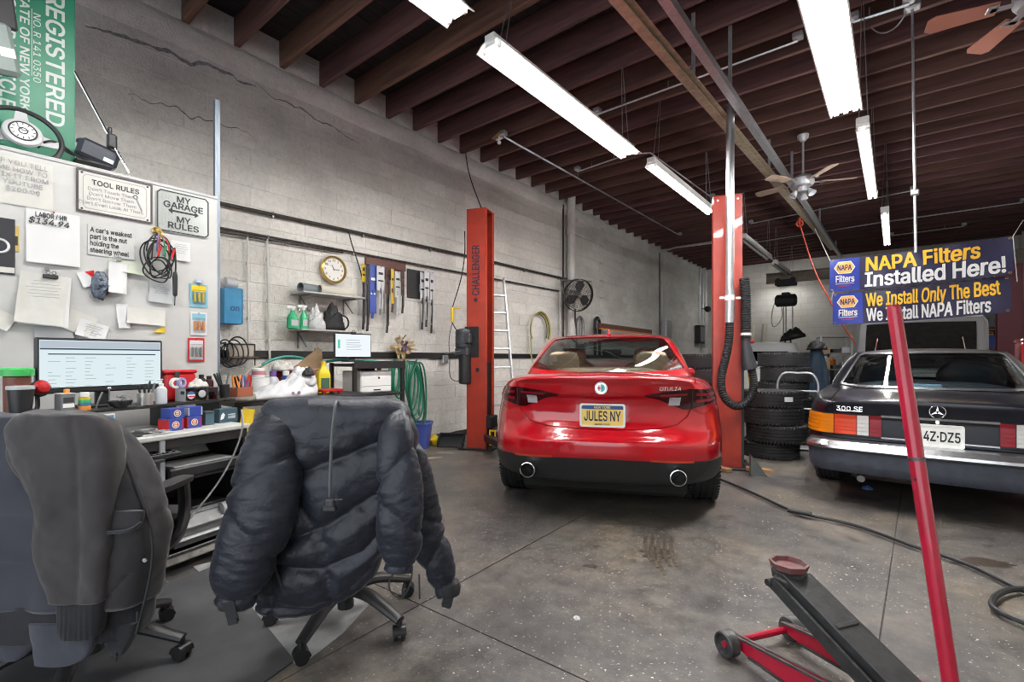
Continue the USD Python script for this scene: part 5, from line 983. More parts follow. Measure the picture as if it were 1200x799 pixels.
obj('contents', cat(*[bx(rng.uniform(-.09, .09), rng.uniform(-.035, .03), .02 + .018 * (i % 3), rng.uniform(.02, .05), .03, rng.uniform(.01, .04), .004, rz=rng.uniform(0, 90)) for i in range(14)]), m_charcoal, t)
obj('round_sticker', xf(poly([(.023 * math.cos(q), .023 * math.sin(q)) for q in np.arange(28) * PI / 14], .001), (-.07, -.0535, .04)), m_whitep, t); obj('sticker_band', cat(xf(poly([(.023 * math.cos(q), .023 * math.sin(q)) for q in np.linspace(.2, PI - .2, 14)], .001), (-.07, -.0545, .04)), ), M('sticker_blue', (.06, .12, .35), .5), t); obj('sticker_stripe', bx(-.07, -.0548, .032, .04, .001, .008, .0003), m_redp, t)
obj('grey_disc', xf(lathe([(.02, -.004), (.023, -.002), (.023, .002), (.02, .004)], 24, 'y'), (-.005, -.056, .045)), m_lgrey, t)
t = on('cloth', 'crumpled white rag heaped on the smoky parts bin', 'cloth', 232, .29, RT + .083)
def crumple(w, d, h, seed, n=46, k=6):
    a = np.arange(n) * 2 * PI / n; P = []
    for j, s in enumerate(np.linspace(.02, 1, 20)):
        P.append([(w / 2 * s * math.cos(q), d / 2 * s * math.sin(q), h * (1 - s ** 2) ** .6 if s < 1 else 0) for q in a])
    P = np.array(P)[::-1]; m = rings(P); v = np.array(m[0]); nz = (meshkit.fbm(v * (k / w) + seed, 4, seed) - .5); v[:, 2] = np.maximum(0, v[:, 2] * (1 + 1.1 * nz)); v[:, :2] *= (1 + .45 * nz)[:, None]
    return v, m[1]
obj('folds', crumple(.12, .09, .05, 3), M('rag_white', (.60, .58, .54), .9), t, True)
t = on('tape_roll', 'lilac and white tape rolls leaning by the red case', 'tape', 210, .30, RT + .083)
for i, (x, m) in enumerate(((-.022, m_whitep), (.012, M('lilac_tape', (.30, .28, .48), .4)))): obj('roll', xf(grid(np.array([[(r * math.cos(q), y, r * math.sin(q)) for q in np.arange(30) * PI / 15] for r, y in ((.018, -.01), (.032, -.01), (.032, .01), (.018, .01))]), True, True), (x, 0, .033), rz=20 * i), m, t)
for i, (u, lab, h, m) in enumerate(((236, 'dark spray can behind the parts bin, the left one', .16, m_charcoal), (245, 'dark spray can behind the parts bin, the right one', .15, M('oxblood_can', (.06, .012, .015), .35)))):
    t = on('spray_can', lab, 'spray can', u, .40, RT); obj('can', lathe([(.024, 0), (.026, .004), (.026, h - .04), (.02, h - .025), (.012, h - .022)], 24), m, t); obj('cap', lathe([(.014, h - .024), (.015, h - .004), (.012, h)], 18), m_blkplastic, t)
t = on('pot', 'black pot of pens left of the terracotta box', 'pot', 263, .33, RT); obj('pot', lathe([(.026, 0), (.03, .07), (.031, .09), (.028, .09), (.024, .01)], 24), m_blkplastic, t)
for i in range(6): obj('pen', xf(lathe([(.003, 0), (.0055, .01), (.0055, .15), (.003, .165)], 9), (0, 0, .01), ry=rng.uniform(-18, 18), rx=rng.uniform(-14, 14)), rng.choice([m_blkplastic, m_grey, m_charcoal]), t)
t = on('tool_box', 'terracotta open box of pliers with orange and blue grips', 'box', 283, .34, RT); m_terra = M('terracotta_plastic', (.34, .10, .05), .5)
obj('box', cat(b0(-.06, .06, -.04, -.036, 0, .065), b0(-.06, .06, .036, .04, 0, .065), b0(-.06, -.056, -.04, .04, 0, .065), b0(.056, .06, -.04, .04, 0, .065), b0(-.06, .06, -.04, .04, 0, .004)), m_terra, t)
for i, (x, m, l) in enumerate(((-.035, m_orange2, -10), (-.01, m_orange2, 4), (.02, M('grip_blue', (.05, .14, .45), .4), -4), (.04, m_redp, 12), (.0, m_blkplastic, -20))): obj('plier_grip', xf(cat(tube(smooth_path([(-.006, 0, .0), (-.014, 0, .07), (-.006, 0, .13)], 10), .007, 8), tube(smooth_path([(.006, 0, 0), (.014, 0, .07), (.008, 0, .125)], 10), .007, 8)), (x, .0, .02), ry=l), m, t)
# blue filter cartons, two and two
m_cream = M('carton_cream', (.72, .66, .50), .6)
def carton(name, label, u, y, z, w, h, d, m, rz=0, ringed=True, group=None, trim=None):
    t = on(name, label, 'box', u, y, z, rz, group); obj('carton', bx(0, d / 2, h / 2, w, d, h, .002), m, t)
    if ringed: obj('carton_emblem', cat(xf(poly(Polygon([(.020 * math.cos(q), .020 * math.sin(q)) for q in np.arange(24) * PI / 12]), .001), (0, -.001, h * .5))), m_cream, t); obj('emblem_centre', cat(xf(ring(.013, .002, 20, 5), (0, -.0012, h * .5)), *[xf(bx(0, -.0015, h * .5, .02, .001, .003, .0003), ry=0) for _ in (0,)]), m_redp, t)
    if trim: obj('carton_edge', b0(-w / 2 - .0005, -w / 2 + .006, -.0008, d, .004, h - .004, .0003), trim, t); obj('carton_edge', b0(w / 2 - .006, w / 2 + .0005, -.0008, d, .004, h - .004, .0003), trim, t)
    return t
carton('filter_box', 'blue filter carton, bottom left of four on the desk', 206, .10, DT, .085, .068, .09, m_bluep, trim=m_redp); carton('filter_box', 'blue filter carton, bottom right of four on the desk', 228, .12, DT, .085, .068, .09, m_bluep, trim=m_redp)
carton('filter_box', 'blue filter carton, top left of four on the desk', 208, .115, DT + .069, .082, .055, .085, m_bluep); carton('filter_box', 'pale-sided filter carton, top right of four on the desk', 229, .135, DT + .069, .082, .055, .085, m_bluep, ringed=False, trim=m_lgrey)
t = carton('parts_box', 'narrow dark teal carton right of the blue filter cartons', 246, .15, DT, .056, .085, .05, m_teal, ringed=False); obj('carton_band', bx(0, -.001, .075, .056, .002, .010, .0003), m_print, t)
t = carton('parts_box', 'wide dark teal carton with white print at the desk end', 268, .17, DT, .125, .088, .06, m_teal, ringed=False); obj('carton_text', cat(text('spark', .012, .02, .045, -.0005), text('plugs', .012, .02, .028, -.0005), ) if False else cat(*[bx(.02, -.001, z, .05, .001, .005, .0003) for z in (.05, .038, .028)]), m_whitep, t); obj('carton_figure', xf(poly([(0, 0), (.02, .006), (.03, .03), (.018, .045), (.004, .03)], .001), (-.055, -.001, .02)), m_whitep, t)
# papers, phone, keys on the worktop; keyboard; mouse mat
t = on('paper_stack', 'loose white papers on the desk front beside the blue cartons', 'papers', 181, .10, DT, 8); obj('sheets', cat(*[bx(rng.uniform(-.01, .01), .02 + rng.uniform(-.01, .01), .0012 * i + .0008, .16, .15, .0012, .0002, rz=rng.uniform(-9, 9)) for i in range(5)]), m_paper, t)
t = on('key_bunch', 'bunch of metal keys on the papers', 'keys', 186, .06, DT + .007); obj('keys', cat(ring(.014, .0018, 18, 5, 'z'), *[xf(cat(ring(.009, .0028, 12, 5, 'z'), bx(.028, 0, 0, .035, .008, .003, .0005)), (.02 * math.cos(q), .02 * math.sin(q), .003 + .003 * i), rz=math.degrees(q)) for i, q in enumerate((.3, 1.5, 2.7, 4.0, 5.2))]), m_steel, t)
t = on('mouse_mat', 'dark pad lying at the front of the worktop', 'mat', 148, .07, DT); obj('pad', bx(0, .06, .004, .26, .16, .008, .003), m_charcoal, t)
t = on('calculator', 'small grey calculator behind the dark pad', 'calculator', 170, .19, DT, 12); obj('body', bx(0, 0, .009, .09, .05, .018, .004), m_grey, t); obj('display', bx(0, .012, .0185, .07, .015, .002, .0005), M('lcd', (.30, .36, .30), .3), t); obj('buttons', cat(*[bx(-.03 + .015 * i, -.004 - .012 * j, .0195, .010, .008, .003, .001) for i in range(5) for j in range(2)]), m_lgrey, t)
t = on('desk_clock', 'small framed blue gauge hanging from the riser edge', 'gauge', 128, .232, RT - .075); obj('frame', bx(0, 0, .025, .05, .012, .045, .003), m_whitep, t); obj('face', bx(0, -.0065, .025, .036, .001, .030, .0003), M('gauge_blue', (.06, .25, .50), .4), t)
t = on('desk_lamp', 'thin steel gooseneck with ball tip rising from the riser', 'lamp', 128, .30, RT); obj('neck', cat(tube(smooth_path([(0, 0, 0), (-.0, 0, .05), (.0, 0, .10)], 12), .004, 8), tube(smooth_path([(-.06, 0, 0), (-.045, 0, .05), (-.03, 0, .085)], 12), .005, 8)), m_steel, t); obj('ball', xf(trimesh.creation.icosphere(2, .009), (0, 0, .104)), m_chrome, t)
t = on('yellow_gizmo', 'yellow and white trinket under the riser edge', 'trinket', 126, .18, DT); obj('body', cat(bx(0, 0, .018, .06, .03, .014, .004), bx(.022, 0, .035, .012, .02, .03, .004)), M('safety_yellow', (.7, .5, .02)), t); obj('foot', bx(0, 0, .006, .07, .04, .012, .003), m_whitep, t)
t = on('keyboard', 'black keyboard on the pull-out tray under the desk', 'keyboard', 165, .03, .672); obj('base', bx(-.02, .02, .009, .40, .13, .018, .004), m_blkplastic, t)
for r_ in range(5): obj('key_row', cat(*[bx(-.20 + .027 * i, -.03 + .025 * r_, .021, .021, .019, .008, .003) for i in range(14)]), m_charcoal, t)
# printers below
t = thing('scanner', 'flatbed scanner with its pale lid raised on the desk shelf', 'scanner', dw(.265, .17, .534), DR)
obj('bed', cat(bx(0, -.01, .03, .43, .30, .06, .01)), m_blkplastic, t); obj('glass_frame', bx(0, -.04, .0615, .35, .20, .004, .001), m_lgrey, t); obj('lid', xf(bx(0, 0, .085, .40, .022, .17, .006), (0, .10, .062), rx=-46), m_blkplastic, t); obj('lid_pad', xf(bx(0, -.013, .085, .36, .006, .15, .002), (0, .10, .062), rx=-46), M('pad_pale', (.55, .62, .64), .5), t, label='pale lid pad')
t = thing('printer', 'grey and black printer with paper in its tray at the desk bottom', 'printer', dw(.265, .24, .125), DR)
obj('body', cat(bx(0, .03, .10, .42, .32, .17, .02)), m_grey, t); obj('top_cover', bx(0, .03, .19, .40, .30, .02, .008), m_blkplastic, t); obj('front_panel', xf(bx(0, 0, 0, .30, .012, .075, .004), (0, -.145, .125), rx=-35), M('panel_grey', (.22, .225, .23), .4), t); obj('side_roll', cat(*[xf(lathe([(.02, -.03), (.034, -.026), (.034, .026), (.02, .03)], 20, 'x'), (s * .165, -.14, .15)) for s in (-1, 1)]), m_lgrey, t)
obj('paper_tray', cat(bx(0, -.155, .025, .36, .12, .012, .003), bx(0, -.21, .035, .36, .008, .03, .002)), m_blkplastic, t); obj('paper', bx(0, -.15, .036, .29, .12, .010, .002), m_paper, t, label='white paper in the tray')
t = thing('extension_lead', 'grey lead that loops from the desk end down past the printer to the floor', 'cable', dw(.0, 0, 0), DR)
pts = [dk(283, 480, .02), dk(284, 500, -.03), dk(277, 525, -.03), dk(265, 550, -.03), dk(245, 580, -.03), dk(220, 610, -.03), dk(200, 635, -.03), dk(186, 662, -.04)]; pts = [(p[0], p[1], p[2]) for p in pts] + [(-.05, .02, .012), (-.2, .10, .012)]
obj('cord', tube(smooth_path(pts, 80), .0055, 8), M('cord_grey', (.20, .20, .20), .5), t)
# white notice board standing behind the desk, with a deep top ledge
XB = -3.75
yb1 = at(255, 300, x=XB)[1]; yb0 = -.35; zb1 = 2.325
bt = thing('notice_board', 'white notice board behind the desk, crowded with papers and signs', 'notice board', (XB, 0, 0), 90)
obj('panel', b0(yb0, yb1, 0, .035, .05, zb1, .004), M('board_white', (.54, .54, .525), .55, col2=(.46, .455, .44), scale=4), bt)
obj('top_ledge', b0(yb0, yb1, -.004, .34, zb1 - .001, zb1 + .022, .004), M('ledge_grey', (.45, .45, .45), .6), bt)
obj('side_return', b0(yb1 - .02, yb1, .03, .33, .05, zb1), M('board_white', (.66, .66, .645)), bt); obj('back_leg', b0(yb0, yb0 + .03, .03, .33, .05, zb1), M('board_white', (.66, .66, .645)), bt)
obj('kick_rail', b0(yb0, yb1, .0, .035, 0, .05), m_blklam, bt)
BX = XB
def bd_(name, label, catg, u, v, off=.003, X_=None): p = at(u, v, x=(BX if X_ is None else X_) + off); return thing(name, label, catg, tuple(p), 90)
def dim(u0, v0, u1, v1, X_=None): a, b = at(u0, v0, x=BX if X_ is None else X_), at(u1, v1, x=BX if X_ is None else X_); return abs(b[1] - a[1])
def hgt(u, v0, v1, X_=None): return abs(at(u, v0, x=BX if X_ is None else X_)[2] - at(u, v1, x=BX if X_ is None else X_)[2])
def pin(t, x=0, z=-.006): obj('pin', xf(lathe([(.004, -.006), (.005, -.002), (.002, 0)], 10, 'y'), (x, -.002, z)), m_redp, t)
# price note
t = bd_('price_note', 'white sheet lettered HOW TO FIX IT FROM YOUTUBE at the top left of the board', 'paper', 30, 187, .004); w, h = dim(-8, 190, 59, 198), hgt(30, 188, 243); obj('sheet', sheet(w, h, curl=.003), m_paper2, t); 
obj('lettering', lines([('IF YOU TELL', .024), ('ME HOW TO', .024), ('FIX IT FROM', .024), ('YOUTUBE', .024), ('$200.00', .024)], -.01, -.03, -.006, .036), m_printg, t)
# tool rules
t = bd_('tool_rules_sign', 'framed white sign headed TOOL RULES', 'sign', 136, 231, .006); w, h = dim(91, 215, 180, 240), hgt(136, 207, 255)
fr_ = Polygon(rrect(w, h, .004)) - Polygon(rrect(w - .022, h - .022, .004)); obj('panel', bx(0, 0, 0, w, .005, h, .001), m_paper2, t); obj('frame', xf(poly(fr_, .006), (0, -.005, 0)), M('frame_plum', (.07, .055, .065), .4), t)
sc = lambda x, z: [(x * w / 2 + dx, z * h / 2 + dz) for dx, dz in ((0, 0),)]
inner = Polygon([(-.42 * w, -.33 * h), (-.38 * w, -.40 * h), (.38 * w, -.40 * h), (.42 * w, -.33 * h), (.42 * w, .33 * h), (.38 * w, .40 * h), (-.38 * w, .40 * h), (-.42 * w, .33 * h)]); obj('border_line', xf(poly(inner - inner.buffer(-.003), .001), (0, -.0035, 0)), m_printg, t)
obj('title', text('TOOL RULES', h * .115, 0, h * .24, -.003, True, width=w * .62), m_print, t); obj('rules_text', lines([("Don't Touch Them", h * .075), ("Don't Move Them", h * .075), ("Don't Borrow Them", h * .075), ("Don't Even Look At Them", h * .075)], -w * .05, h * .08, -.003, h * .115), m_printg, t)
obj('screw', cat(*[xf(lathe([(.005, -.003), (.006, 0)], 10, 'y'), (sx_ * w * .43, -.003, sz_ * h * .42)) for sx_ in (-1, 1) for sz_ in (-1, 1)]), m_print, t); obj('spanner_picture', cat(xf(bx(0, -.0035, 0, .010, .001, h * .32, .0003), (w * .31, 0, -.02), ry=-22), xf(ring(.011, .004, 16, 5), (w * .26, -.0035, h * .10))), m_printg, t)
# my garage my rules
t = bd_('garage_rules_sign', 'diamond-plate metal sign reading MY GARAGE MY RULES', 'sign', 215, 251, .006); w, h = dim(184, 240, 246, 255), hgt(215, 227, 275)
def octo(w, h, c): return [(-w / 2 + c, -h / 2), (w / 2 - c, -h / 2), (w / 2, -h / 2 + c), (w / 2, h / 2 - c), (w / 2 - c, h / 2), (-w / 2 + c, h / 2), (-w / 2, h / 2 - c), (-w / 2, -h / 2 + c)]
obj('plate', xf(poly(octo(w, h, .022), .004), (0, -.004, 0)), M('diamond_plate', (.50, .53, .51), .3, .7), t)
tb = []
for i in range(16):
    for j in range(16):
        x, z = (i - 7.5) * w / 17, (j - 7.5) * h / 17; tb.append(xf(bx(0, 0, 0, .011, .0016, .0035, .0006), (x, -.0046, z), ry=45 if (i + j) % 2 else -45))
obj('tread', cat(tb), M('diamond_tread', (.62, .65, .63), .28, .8), t, kind='stuff')
g_ = Polygon(octo(w - .008, h - .008, .02)); obj('border', xf(poly(g_ - g_.buffer(-.007), .0015), (0, -.0058, 0)), m_print, t)
obj('lettering', cat(text('MY', h * .14, 0, h * .33, -.0055, True), text('GARAGE', h * .14, 0, h * .165, -.0055, True, width=w * .74), text('MY', h * .14, 0, -h * .155, -.0055, True), text('RULES', h * .14, 0, -h * .32, -.0055, True, width=w * .58)), m_print, t)
obj('arrow', xf(poly([(-.29 * w, 0), (-.21 * w, .02), (-.21 * w, .006), (.21 * w, .006), (.21 * w, .02), (.29 * w, 0), (.21 * w, -.02), (.21 * w, -.006), (-.21 * w, -.006), (-.21 * w, -.02)], .001), (0, -.0062, .008)), m_print, t)
# labour note
t = bd_('labour_note', 'white sheet lettered LABOR and $134.94', 'paper', 63, 248, .005); w, h = dim(32, 250, 95, 255), hgt(63, 249, 311); obj('sheet', sheet(w, h, curl=.014, seed=1), m_paper, t); obj('lettering', text('LABOR / HR', .026, -.01, -.03, -.0035, True, width=w * .58), m_print, t); obj('price', text('$134.94', .030, -.02, -.066, -.006, True, slant=.2), m_print, t); obj('rule', bx(0, -.008, -.088, w * .4, .001, .002, .0002), m_printg, t); pin(t)
# nut joke strip
t = bd_('joke_strip', "grey laminated strip about a car's weakest part", 'sign', 131, 284, .005); w, h = dim(103, 275, 158, 283), hgt(131, 267, 302); obj('sheet', bx(0, 0, 0, w, .003, h, .0008), M('laminate_grey', (.50, .50, .485), .4), t)
obj('lettering', cat(*[text(s_, h * .15, -w * .45, h * (.33 - .22 * i), -.002, True, align='l', width=w * q_) for i, (s_, q_) in enumerate((("A car's weakest", .88), ("part is the nut", .78), ("holding the", .60), ("steering wheel", .82)))]), m_print, t)
# dark round poster at the left edge
t = bd_('dark_poster', 'black poster with a white ring cut off by the left edge', 'poster', 2, 288, .005); w, h = .10, hgt(5, 256, 322); obj('sheet', bx(0, 0, 0, w, .003, h, .0008), M('poster_black', (.025, .026, .032), .5), t); obj('ring_print', xf(ring(.036, .006, 30, 6), (-.01, -.002, .0)), m_paper, t); obj('footer', bx(0, -.0018, -h / 2 + .025, w * .96, .001, .03, .0003), m_paper2, t)
t = bd_('yellow_card', 'thin yellow card tucked beside the black poster', 'card', 19, 280, .003); obj('card', bx(0, 0, 0, .022, .002, hgt(19, 266, 296), .0005), M('card_ochre', (.50, .36, .10), .6), t); obj('print', bx(0, -.0015, -.01, .012, .001, .05, .0003), m_print, t)
# pad with black clip
t = bd_('invoice_pad', 'thick tilted pad of white invoices under a black clip', 'pad', 56, 322, .010); w, h = dim(24, 325, 82, 330), hgt(56, 324, 384); obj('sheets', sheet(w, h, t=.014, curl=.03, rot=4), m_paper, t); obj('sheet', xf(sheet(w * .97, h * .98, curl=.034, rot=6), (-.01, -.004, 0)), m_paper2, t); obj('bulldog_clip', cat(bx(.01, -.012, -.010, .065, .012, .024, .004), xf(ring(.009, .0018, 14, 5), (.0, -.014, .012)), xf(ring(.009, .0018, 14, 5), (.024, -.014, .012))), m_print, t); obj('print', cat(*[bx(-.01 + rng.uniform(-.01, .01), -.017 - .0042 * i, -.04 - .018 * i, w * rng.uniform(.4, .75), .001, .0022, .0002) for i in range(6)]), m_printg, t)
t = bd_('binder_clip', 'small black clip pinned under the labour note', 'clip', 55, 315, .010); obj('jaw', bx(0, 0, 0, .02, .012, .014, .003), m_steel, t)
# assorted sheets round the pad and behind the monitor
for (u, v, w, h, r_, m, lab, seed) in ((8, 366, .10, .09, 30, m_paper2, 'folded envelope at the left edge below the invoice pad', 2), (62, 382, .16, .10, -8, m_lgrey, 'grey sheet sticking out below the invoice pad', 3), (100, 368, .13, .12, 24, m_paper2, 'tilted cream sheet right of the invoice pad', 4), (112, 378, .14, .10, 18, m_paper, 'ruled white sheet partly behind the monitor top', 5), (99, 318, .075, .09, -20, m_paper, 'white card with a red corner', 6), (150, 306, .19, .075, 6, M('greenish_card', (.48, .52, .42), .6), 'long pale card below the joke strip', 8), (190, 330, .13, .14, 4, m_lgrey, 'grey printed card behind the cable bundle', 10), (172, 362, .20, .10, 3, m_paper2, 'wide white folder tucked under the cable bundle', 11), (212, 283, .11, .13, 1, m_paper, 'faint printed sheet below the metal sign', 12), (143, 356, .06, .15, -4, m_paper, 'narrow white receipt strip above the monitor', 13), (233, 328, .05, .02, 0, M('blue_grey_clip', (.3, .36, .5), .5), 'blue-grey strip over the yellow blister card', 14)):
    t = bd_('paper_sheet', lab, 'paper', u, v, .004 + .0015 * (seed % 4)); obj('sheet', sheet(w, h, curl=.010 + .004 * (seed % 3), seed=seed, rot=r_), m, t)
    if seed in (6,): obj('red_corner', xf(poly([(0, 0), (.045, 0), (.03, -.05)], .001), (-.0, -.003, -.002), ry=-20), m_redp, t)
    if seed in (5, 10, 12): obj('print', cat(*[xf(bx(0, -.004 - .0012 * i, -.022 - .014 * i, w * rng.uniform(.4, .75), .001, .0022, .0002), ry=r_) for i in range(5)]), m_printg, t)
t = bd_('plastic_bag', 'dark clear bag of small parts hanging right of the red-cornered card', 'bag', 117, 318, .02); obj('bag', xf(crumple(.085, .17, .03, 5), (0, 0, -.085), rx=90), M('bag_blue_grey', (.09, .11, .15), .25, var=.5, scale=22), t, True)
t = bd_('paper_bag', 'white torn packet hung from a clip under the joke strip', 'packet', 139, 304, .02); obj('packet', xf(sheet(.09, .19, t=.008, curl=.03, seed=7), (0, 0, -.02), ry=3), m_paper, t); obj('clip', cat(bx(0, -.008, 0, .025, .012, .03, .004), xf(ring(.010, .002, 14, 5), (-.012, -.01, .02))), m_steel, t)
t = bd_('yellow_tag', 'yellow corner tag just above the monitor', 'tag', 187, 386, .012); obj('tag', poly([(-.04, -.02), (.03, -.02), (.03, .025)], .002), M('safety_yellow', (.7, .5, .02)), t)
# bundle of test leads on a hook
t = bd_('test_leads', 'tangled bundle of black test leads hanging from a hook on the board', 'cables', 184, 274, .02); Rr = random.Random(5)
obj('hook', cat(tube(smooth_path([(-.02, .015, .03), (0, -.02, .035), (.02, -.03, .0), (.0, -.04, -.03)], 20), .006, 8), bx(0, .008, .02, .05, .01, .03, .004)), m_gold, t)
for i in range(7):
    cx_, cz_, R1, R2 = Rr.uniform(-.02, .02), -.155 + Rr.uniform(-.02, .02), .06 + .012 * i * .6, .10 + .01 * Rr.random()
    if i >= 4: cx_, cz_, R1, R2 = Rr.uniform(-.02, .02), -.22 + Rr.uniform(-.02, .02), .05 + .01 * (i - 4), .055 + .012 * (i - 4)
    a = np.arange(30) * 2 * PI / 30; p = np.stack([cx_ + R1 * np.cos(a), -.02 - .012 * np.sin(3 * a + i) - .004 * i, cz_ + R2 * np.sin(a) + .012 * np.sin(2 * a + i)], 1); obj('lead_loop', tube(smooth_path(p, 90, True), .0042, 6, True), m_wire, t)
for i, (x, m, l) in enumerate(((-.06, m_wire, .13), (-.035, m_wire, .18), (.0, m_redp, .15), (.03, M('lead_green', (.03, .18, .08), .5), .16), (.05, m_redp, .12), (.065, m_wire, .17), (-.01, M('lead_blue', (.08, .12, .3), .5), .12))): obj('lead', tube(smooth_path([(0, -.03, -.0), (x * .6, -.045, -.03), (x, -.045, -l * .6), (x * 1.1, -.04, -l)], 24), .0042, 6), m, t)
for (x, z, m) in ((.0, -.11, m_redp), (.03, -.10, M('clip_green', (.04, .2, .09), .4)), (-.05, -.12, m_blkplastic), (.075, -.115, m_redp)): obj('crocodile_clip', xf(cat(bx(0, 0, 0, .014, .014, .05, .005), bx(0, -.004, -.035, .010, .008, .03, .003)), (x, -.055, z), ry=15), m, t)
obj('probe', cat(tube(smooth_path([(.085, -.04, -.08), (.092, -.04, -.2), (.088, -.04, -.26)], 20), .005, 8), xf(lathe([(.005, -.08), (.013, -.07), (.015, .05), (.010, .08)], 14), (.088, -.04, -.32)), rod((.088, -.04, -.40), (.085, -.04, -.46), .003)), m_blkplastic, t)
# blister cards
for (u, v0, v1, w, m1, m2, lab) in ((233, 333, 360, .11, M('card_cyan', (.20, .42, .52), .5), M('safety_yellow', (.7, .5, .02)), 'blister card in yellow and pale blue, top of three'), (233, 366, 393, .10, m_paper, m_orange2, 'white blister card with orange tools, middle of three'), (230, 396, 424, .10, m_redp, m_paper, 'red-edged blister card, lowest of three')):
    t = bd_('blister_card', lab, 'packet', u, (v0 + v1) / 2, .006); h = hgt(u, v0, v1); obj('card', bx(0, 0, 0, w, .002, h, .0005), m1, t); obj('blister', bx(0, -.009, -h * .06, w * .74, .016, h * .62, .006), m_clear, t)
    obj('panel', bx(-.0, -.0016, h * .30 if m1 is not m_redp else 0, w * .8, .001, h * (.28 if m1 is not m_redp else .8), .0003), m2 if m1 is not m_paper else M('card_cyan', (.2, .42, .52)), t); obj('goods', cat(*[xf(lathe([(.004, -h * .2), (.007, -h * .18), (.007, h * .18), (.003, h * .2)], 8), (x, -.008, -h * .08)) for x in (-.025, 0, .025)]), m2 if m1 is not m_redp else m_steel, t)
    obj('euro_slot', xf(ring(.006, .0015, 14, 5), (0, -.001, h / 2 - .01)), m_print, t)
# on the ledge: green registration board, steering wheel, meter, rods
XS = XB - .26; m_sg = M('sign_green', (.012, .21, .115), .42, col2=(.02, .16, .09), scale=7)
pz = zb1 + .022; y1_ = at(88, 60, x=XS)[1]; hs, ws = 1.10, .62
gs = thing('registration_sign', 'green REGISTERED MOTOR VEHICLE SHOP sign standing on end at the top left', 'sign', (XS, y1_ - ws / 2, pz), 90)
obj('panel', b0(-ws / 2, ws / 2, 0, .006, 0, hs, .001), m_sg, gs)
def vt(s, h, x, ztop, length, bold=True): v, f = text(s, h, 0, 0, 0, bold, width=length, align='l'); return np.stack([v[:, 2] + x, v[:, 1] - .0005, ztop - v[:, 0]], 1), f
m_sl = M('sign_lettering', (.50, .56, .54), .5)
ztp = at(60, 0, x=XS)[2] - pz
obj('lettering', cat(vt('REGISTERED', .080, ws / 2 - .090, ztp + .04, .80), vt('NO. R 141 0350', .032, ws / 2 - .170, ztp - .12, .41, False), vt('STATE OF NEW YORK', .038, ws / 2 - .222, ztp + .02, .74), vt('MOTOR VEHICLE', .062, ws / 2 - .292, ztp - .005, .72), vt('SHOP', .062, ws / 2 - .375, ztp - .46, .25)), m_sl, gs); obj('rule', b0(ws / 2 - .194, ws / 2 - .191, -.001, 0, ztp - .50, ztp - .10, .0002), m_sl, gs)
t = bd_('steering_wheel', 'black steering wheel with a clock-faced hub on the ledge before the green sign', 'steering wheel', 26, 158, -.10); obj('rim', xf(ring(.165, .013, 60, 10), (0, 0, 0), rx=-18), m_blkplastic, t)
obj('spoke', xf(cat(*[xf(poly([(-.045, 0), (.045, 0), (.022, .155), (-.022, .155)], .006), (0, 0, 0), ry=q) for q in (95, 250, 0)]), rx=-18), m_lgrey, t); hb = obj('hub', xf(lathe([(.02, .02), (.07, .01), (.085, -.01), (.08, -.025), (.066, -.03), (.02, -.03)][::-1], 32, 'y'), (0, -.01, .0), rx=-18), m_lgrey, t); obj('dial', xf(cat(lathe([(.004, -.034), (.056, -.033), (.056, -.03)], 30, 'y')), (0, -.01, 0), rx=-18), m_whitep, t); obj('dial_marks', xf(cat(xf(ring(.056, .004, 36, 6), (0, -.033, 0)), xf(ring(.018, .0025, 20, 5), (0, -.036, 0)), *[xf(bx(0, -.036, .044, .004, .002, .012, .0005), ry=30 * i) for i in range(12)], xf(bx(0, -.037, .018, .003, .002, .036, .0005), ry=-40), xf(bx(0, -.037, .013, .004, .002, .026, .0005), ry=70)), (0, -.01, 0), rx=-18), m_print, t)
t = bd_('desk_phone', 'black wedge-shaped phone set on top of the board', 'phone', 110, 194, -.14); obj('body', cat(xf(bx(0, 0, .075, .20, .10, .12, .02), ry=14), xf(bx(0, .03, .12, .22, .05, .04, .015), ry=14)), M('phone_slate', (.03, .036, .048), .35), t); obj('sticker', xf(bx(.05, -.052, .05, .05, .002, .025, .0005), ry=14), m_whitep, t); obj('feet', bx(0, 0, .008, .18, .08, .016, .004), m_blkplastic, t)
t = bd_('antenna_rod', 'long chrome ribbed rod leaning across the top of the board', 'rod', 150, 205, -.06); A = at(87, 84, x=XB - .18); B = at(151, 203, x=XB - .05); lo = np.array(at(150, 205, x=XB - .06)); L2 = lambda p: (p[1] - lo[1], -(p[0] - lo[0]), p[2] - lo[2]); obj('rod', tube([L2(A), L2(B)], .008, 10), m_chrome, t); mid = np.array(L2(A)) * .32 + np.array(L2(B)) * .68; obj('clamp', cat(bx(*mid, .05, .04, .09, .01), bx(mid[0] - .01, mid[1], mid[2] + .06, .02, .03, .05, .006)), m_blkplastic, t)
t = bd_('cable_clutter', 'loop of black cable lying on the ledge behind the phone set', 'cable', 72, 180, -.12); obj('loops', cat(*[tube(smooth_path([(-.10, 0, .0 + .01 * i), (-.05, -.03, .05), (.02, .02, .03 + .01 * i), (.08, -.02, .0), (.16, .0, .01)], 30), .005, 6) for i in range(3)]), m_wire, t)
t = bd_('meter_case', 'grey instrument case hung by the left edge above the steering wheel', 'case', 2, 58, -.08); obj('case', bx(-.02, 0, 0, .15, .06, .28, .02, ry=-10), M('case_sage', (.16, .20, .19), .45), t); obj('label', bx(.02, -.032, -.02, .06, .002, .05, .0005, ry=-10), m_whitep, t); obj('strap', bx(-.02, 0, .25, .14, .03, .26, .01, ry=-6), m_charcoal, t); obj('tail_strap', bx(-.03, 0, -.30, .02, .02, .36, .004), m_charcoal, t)
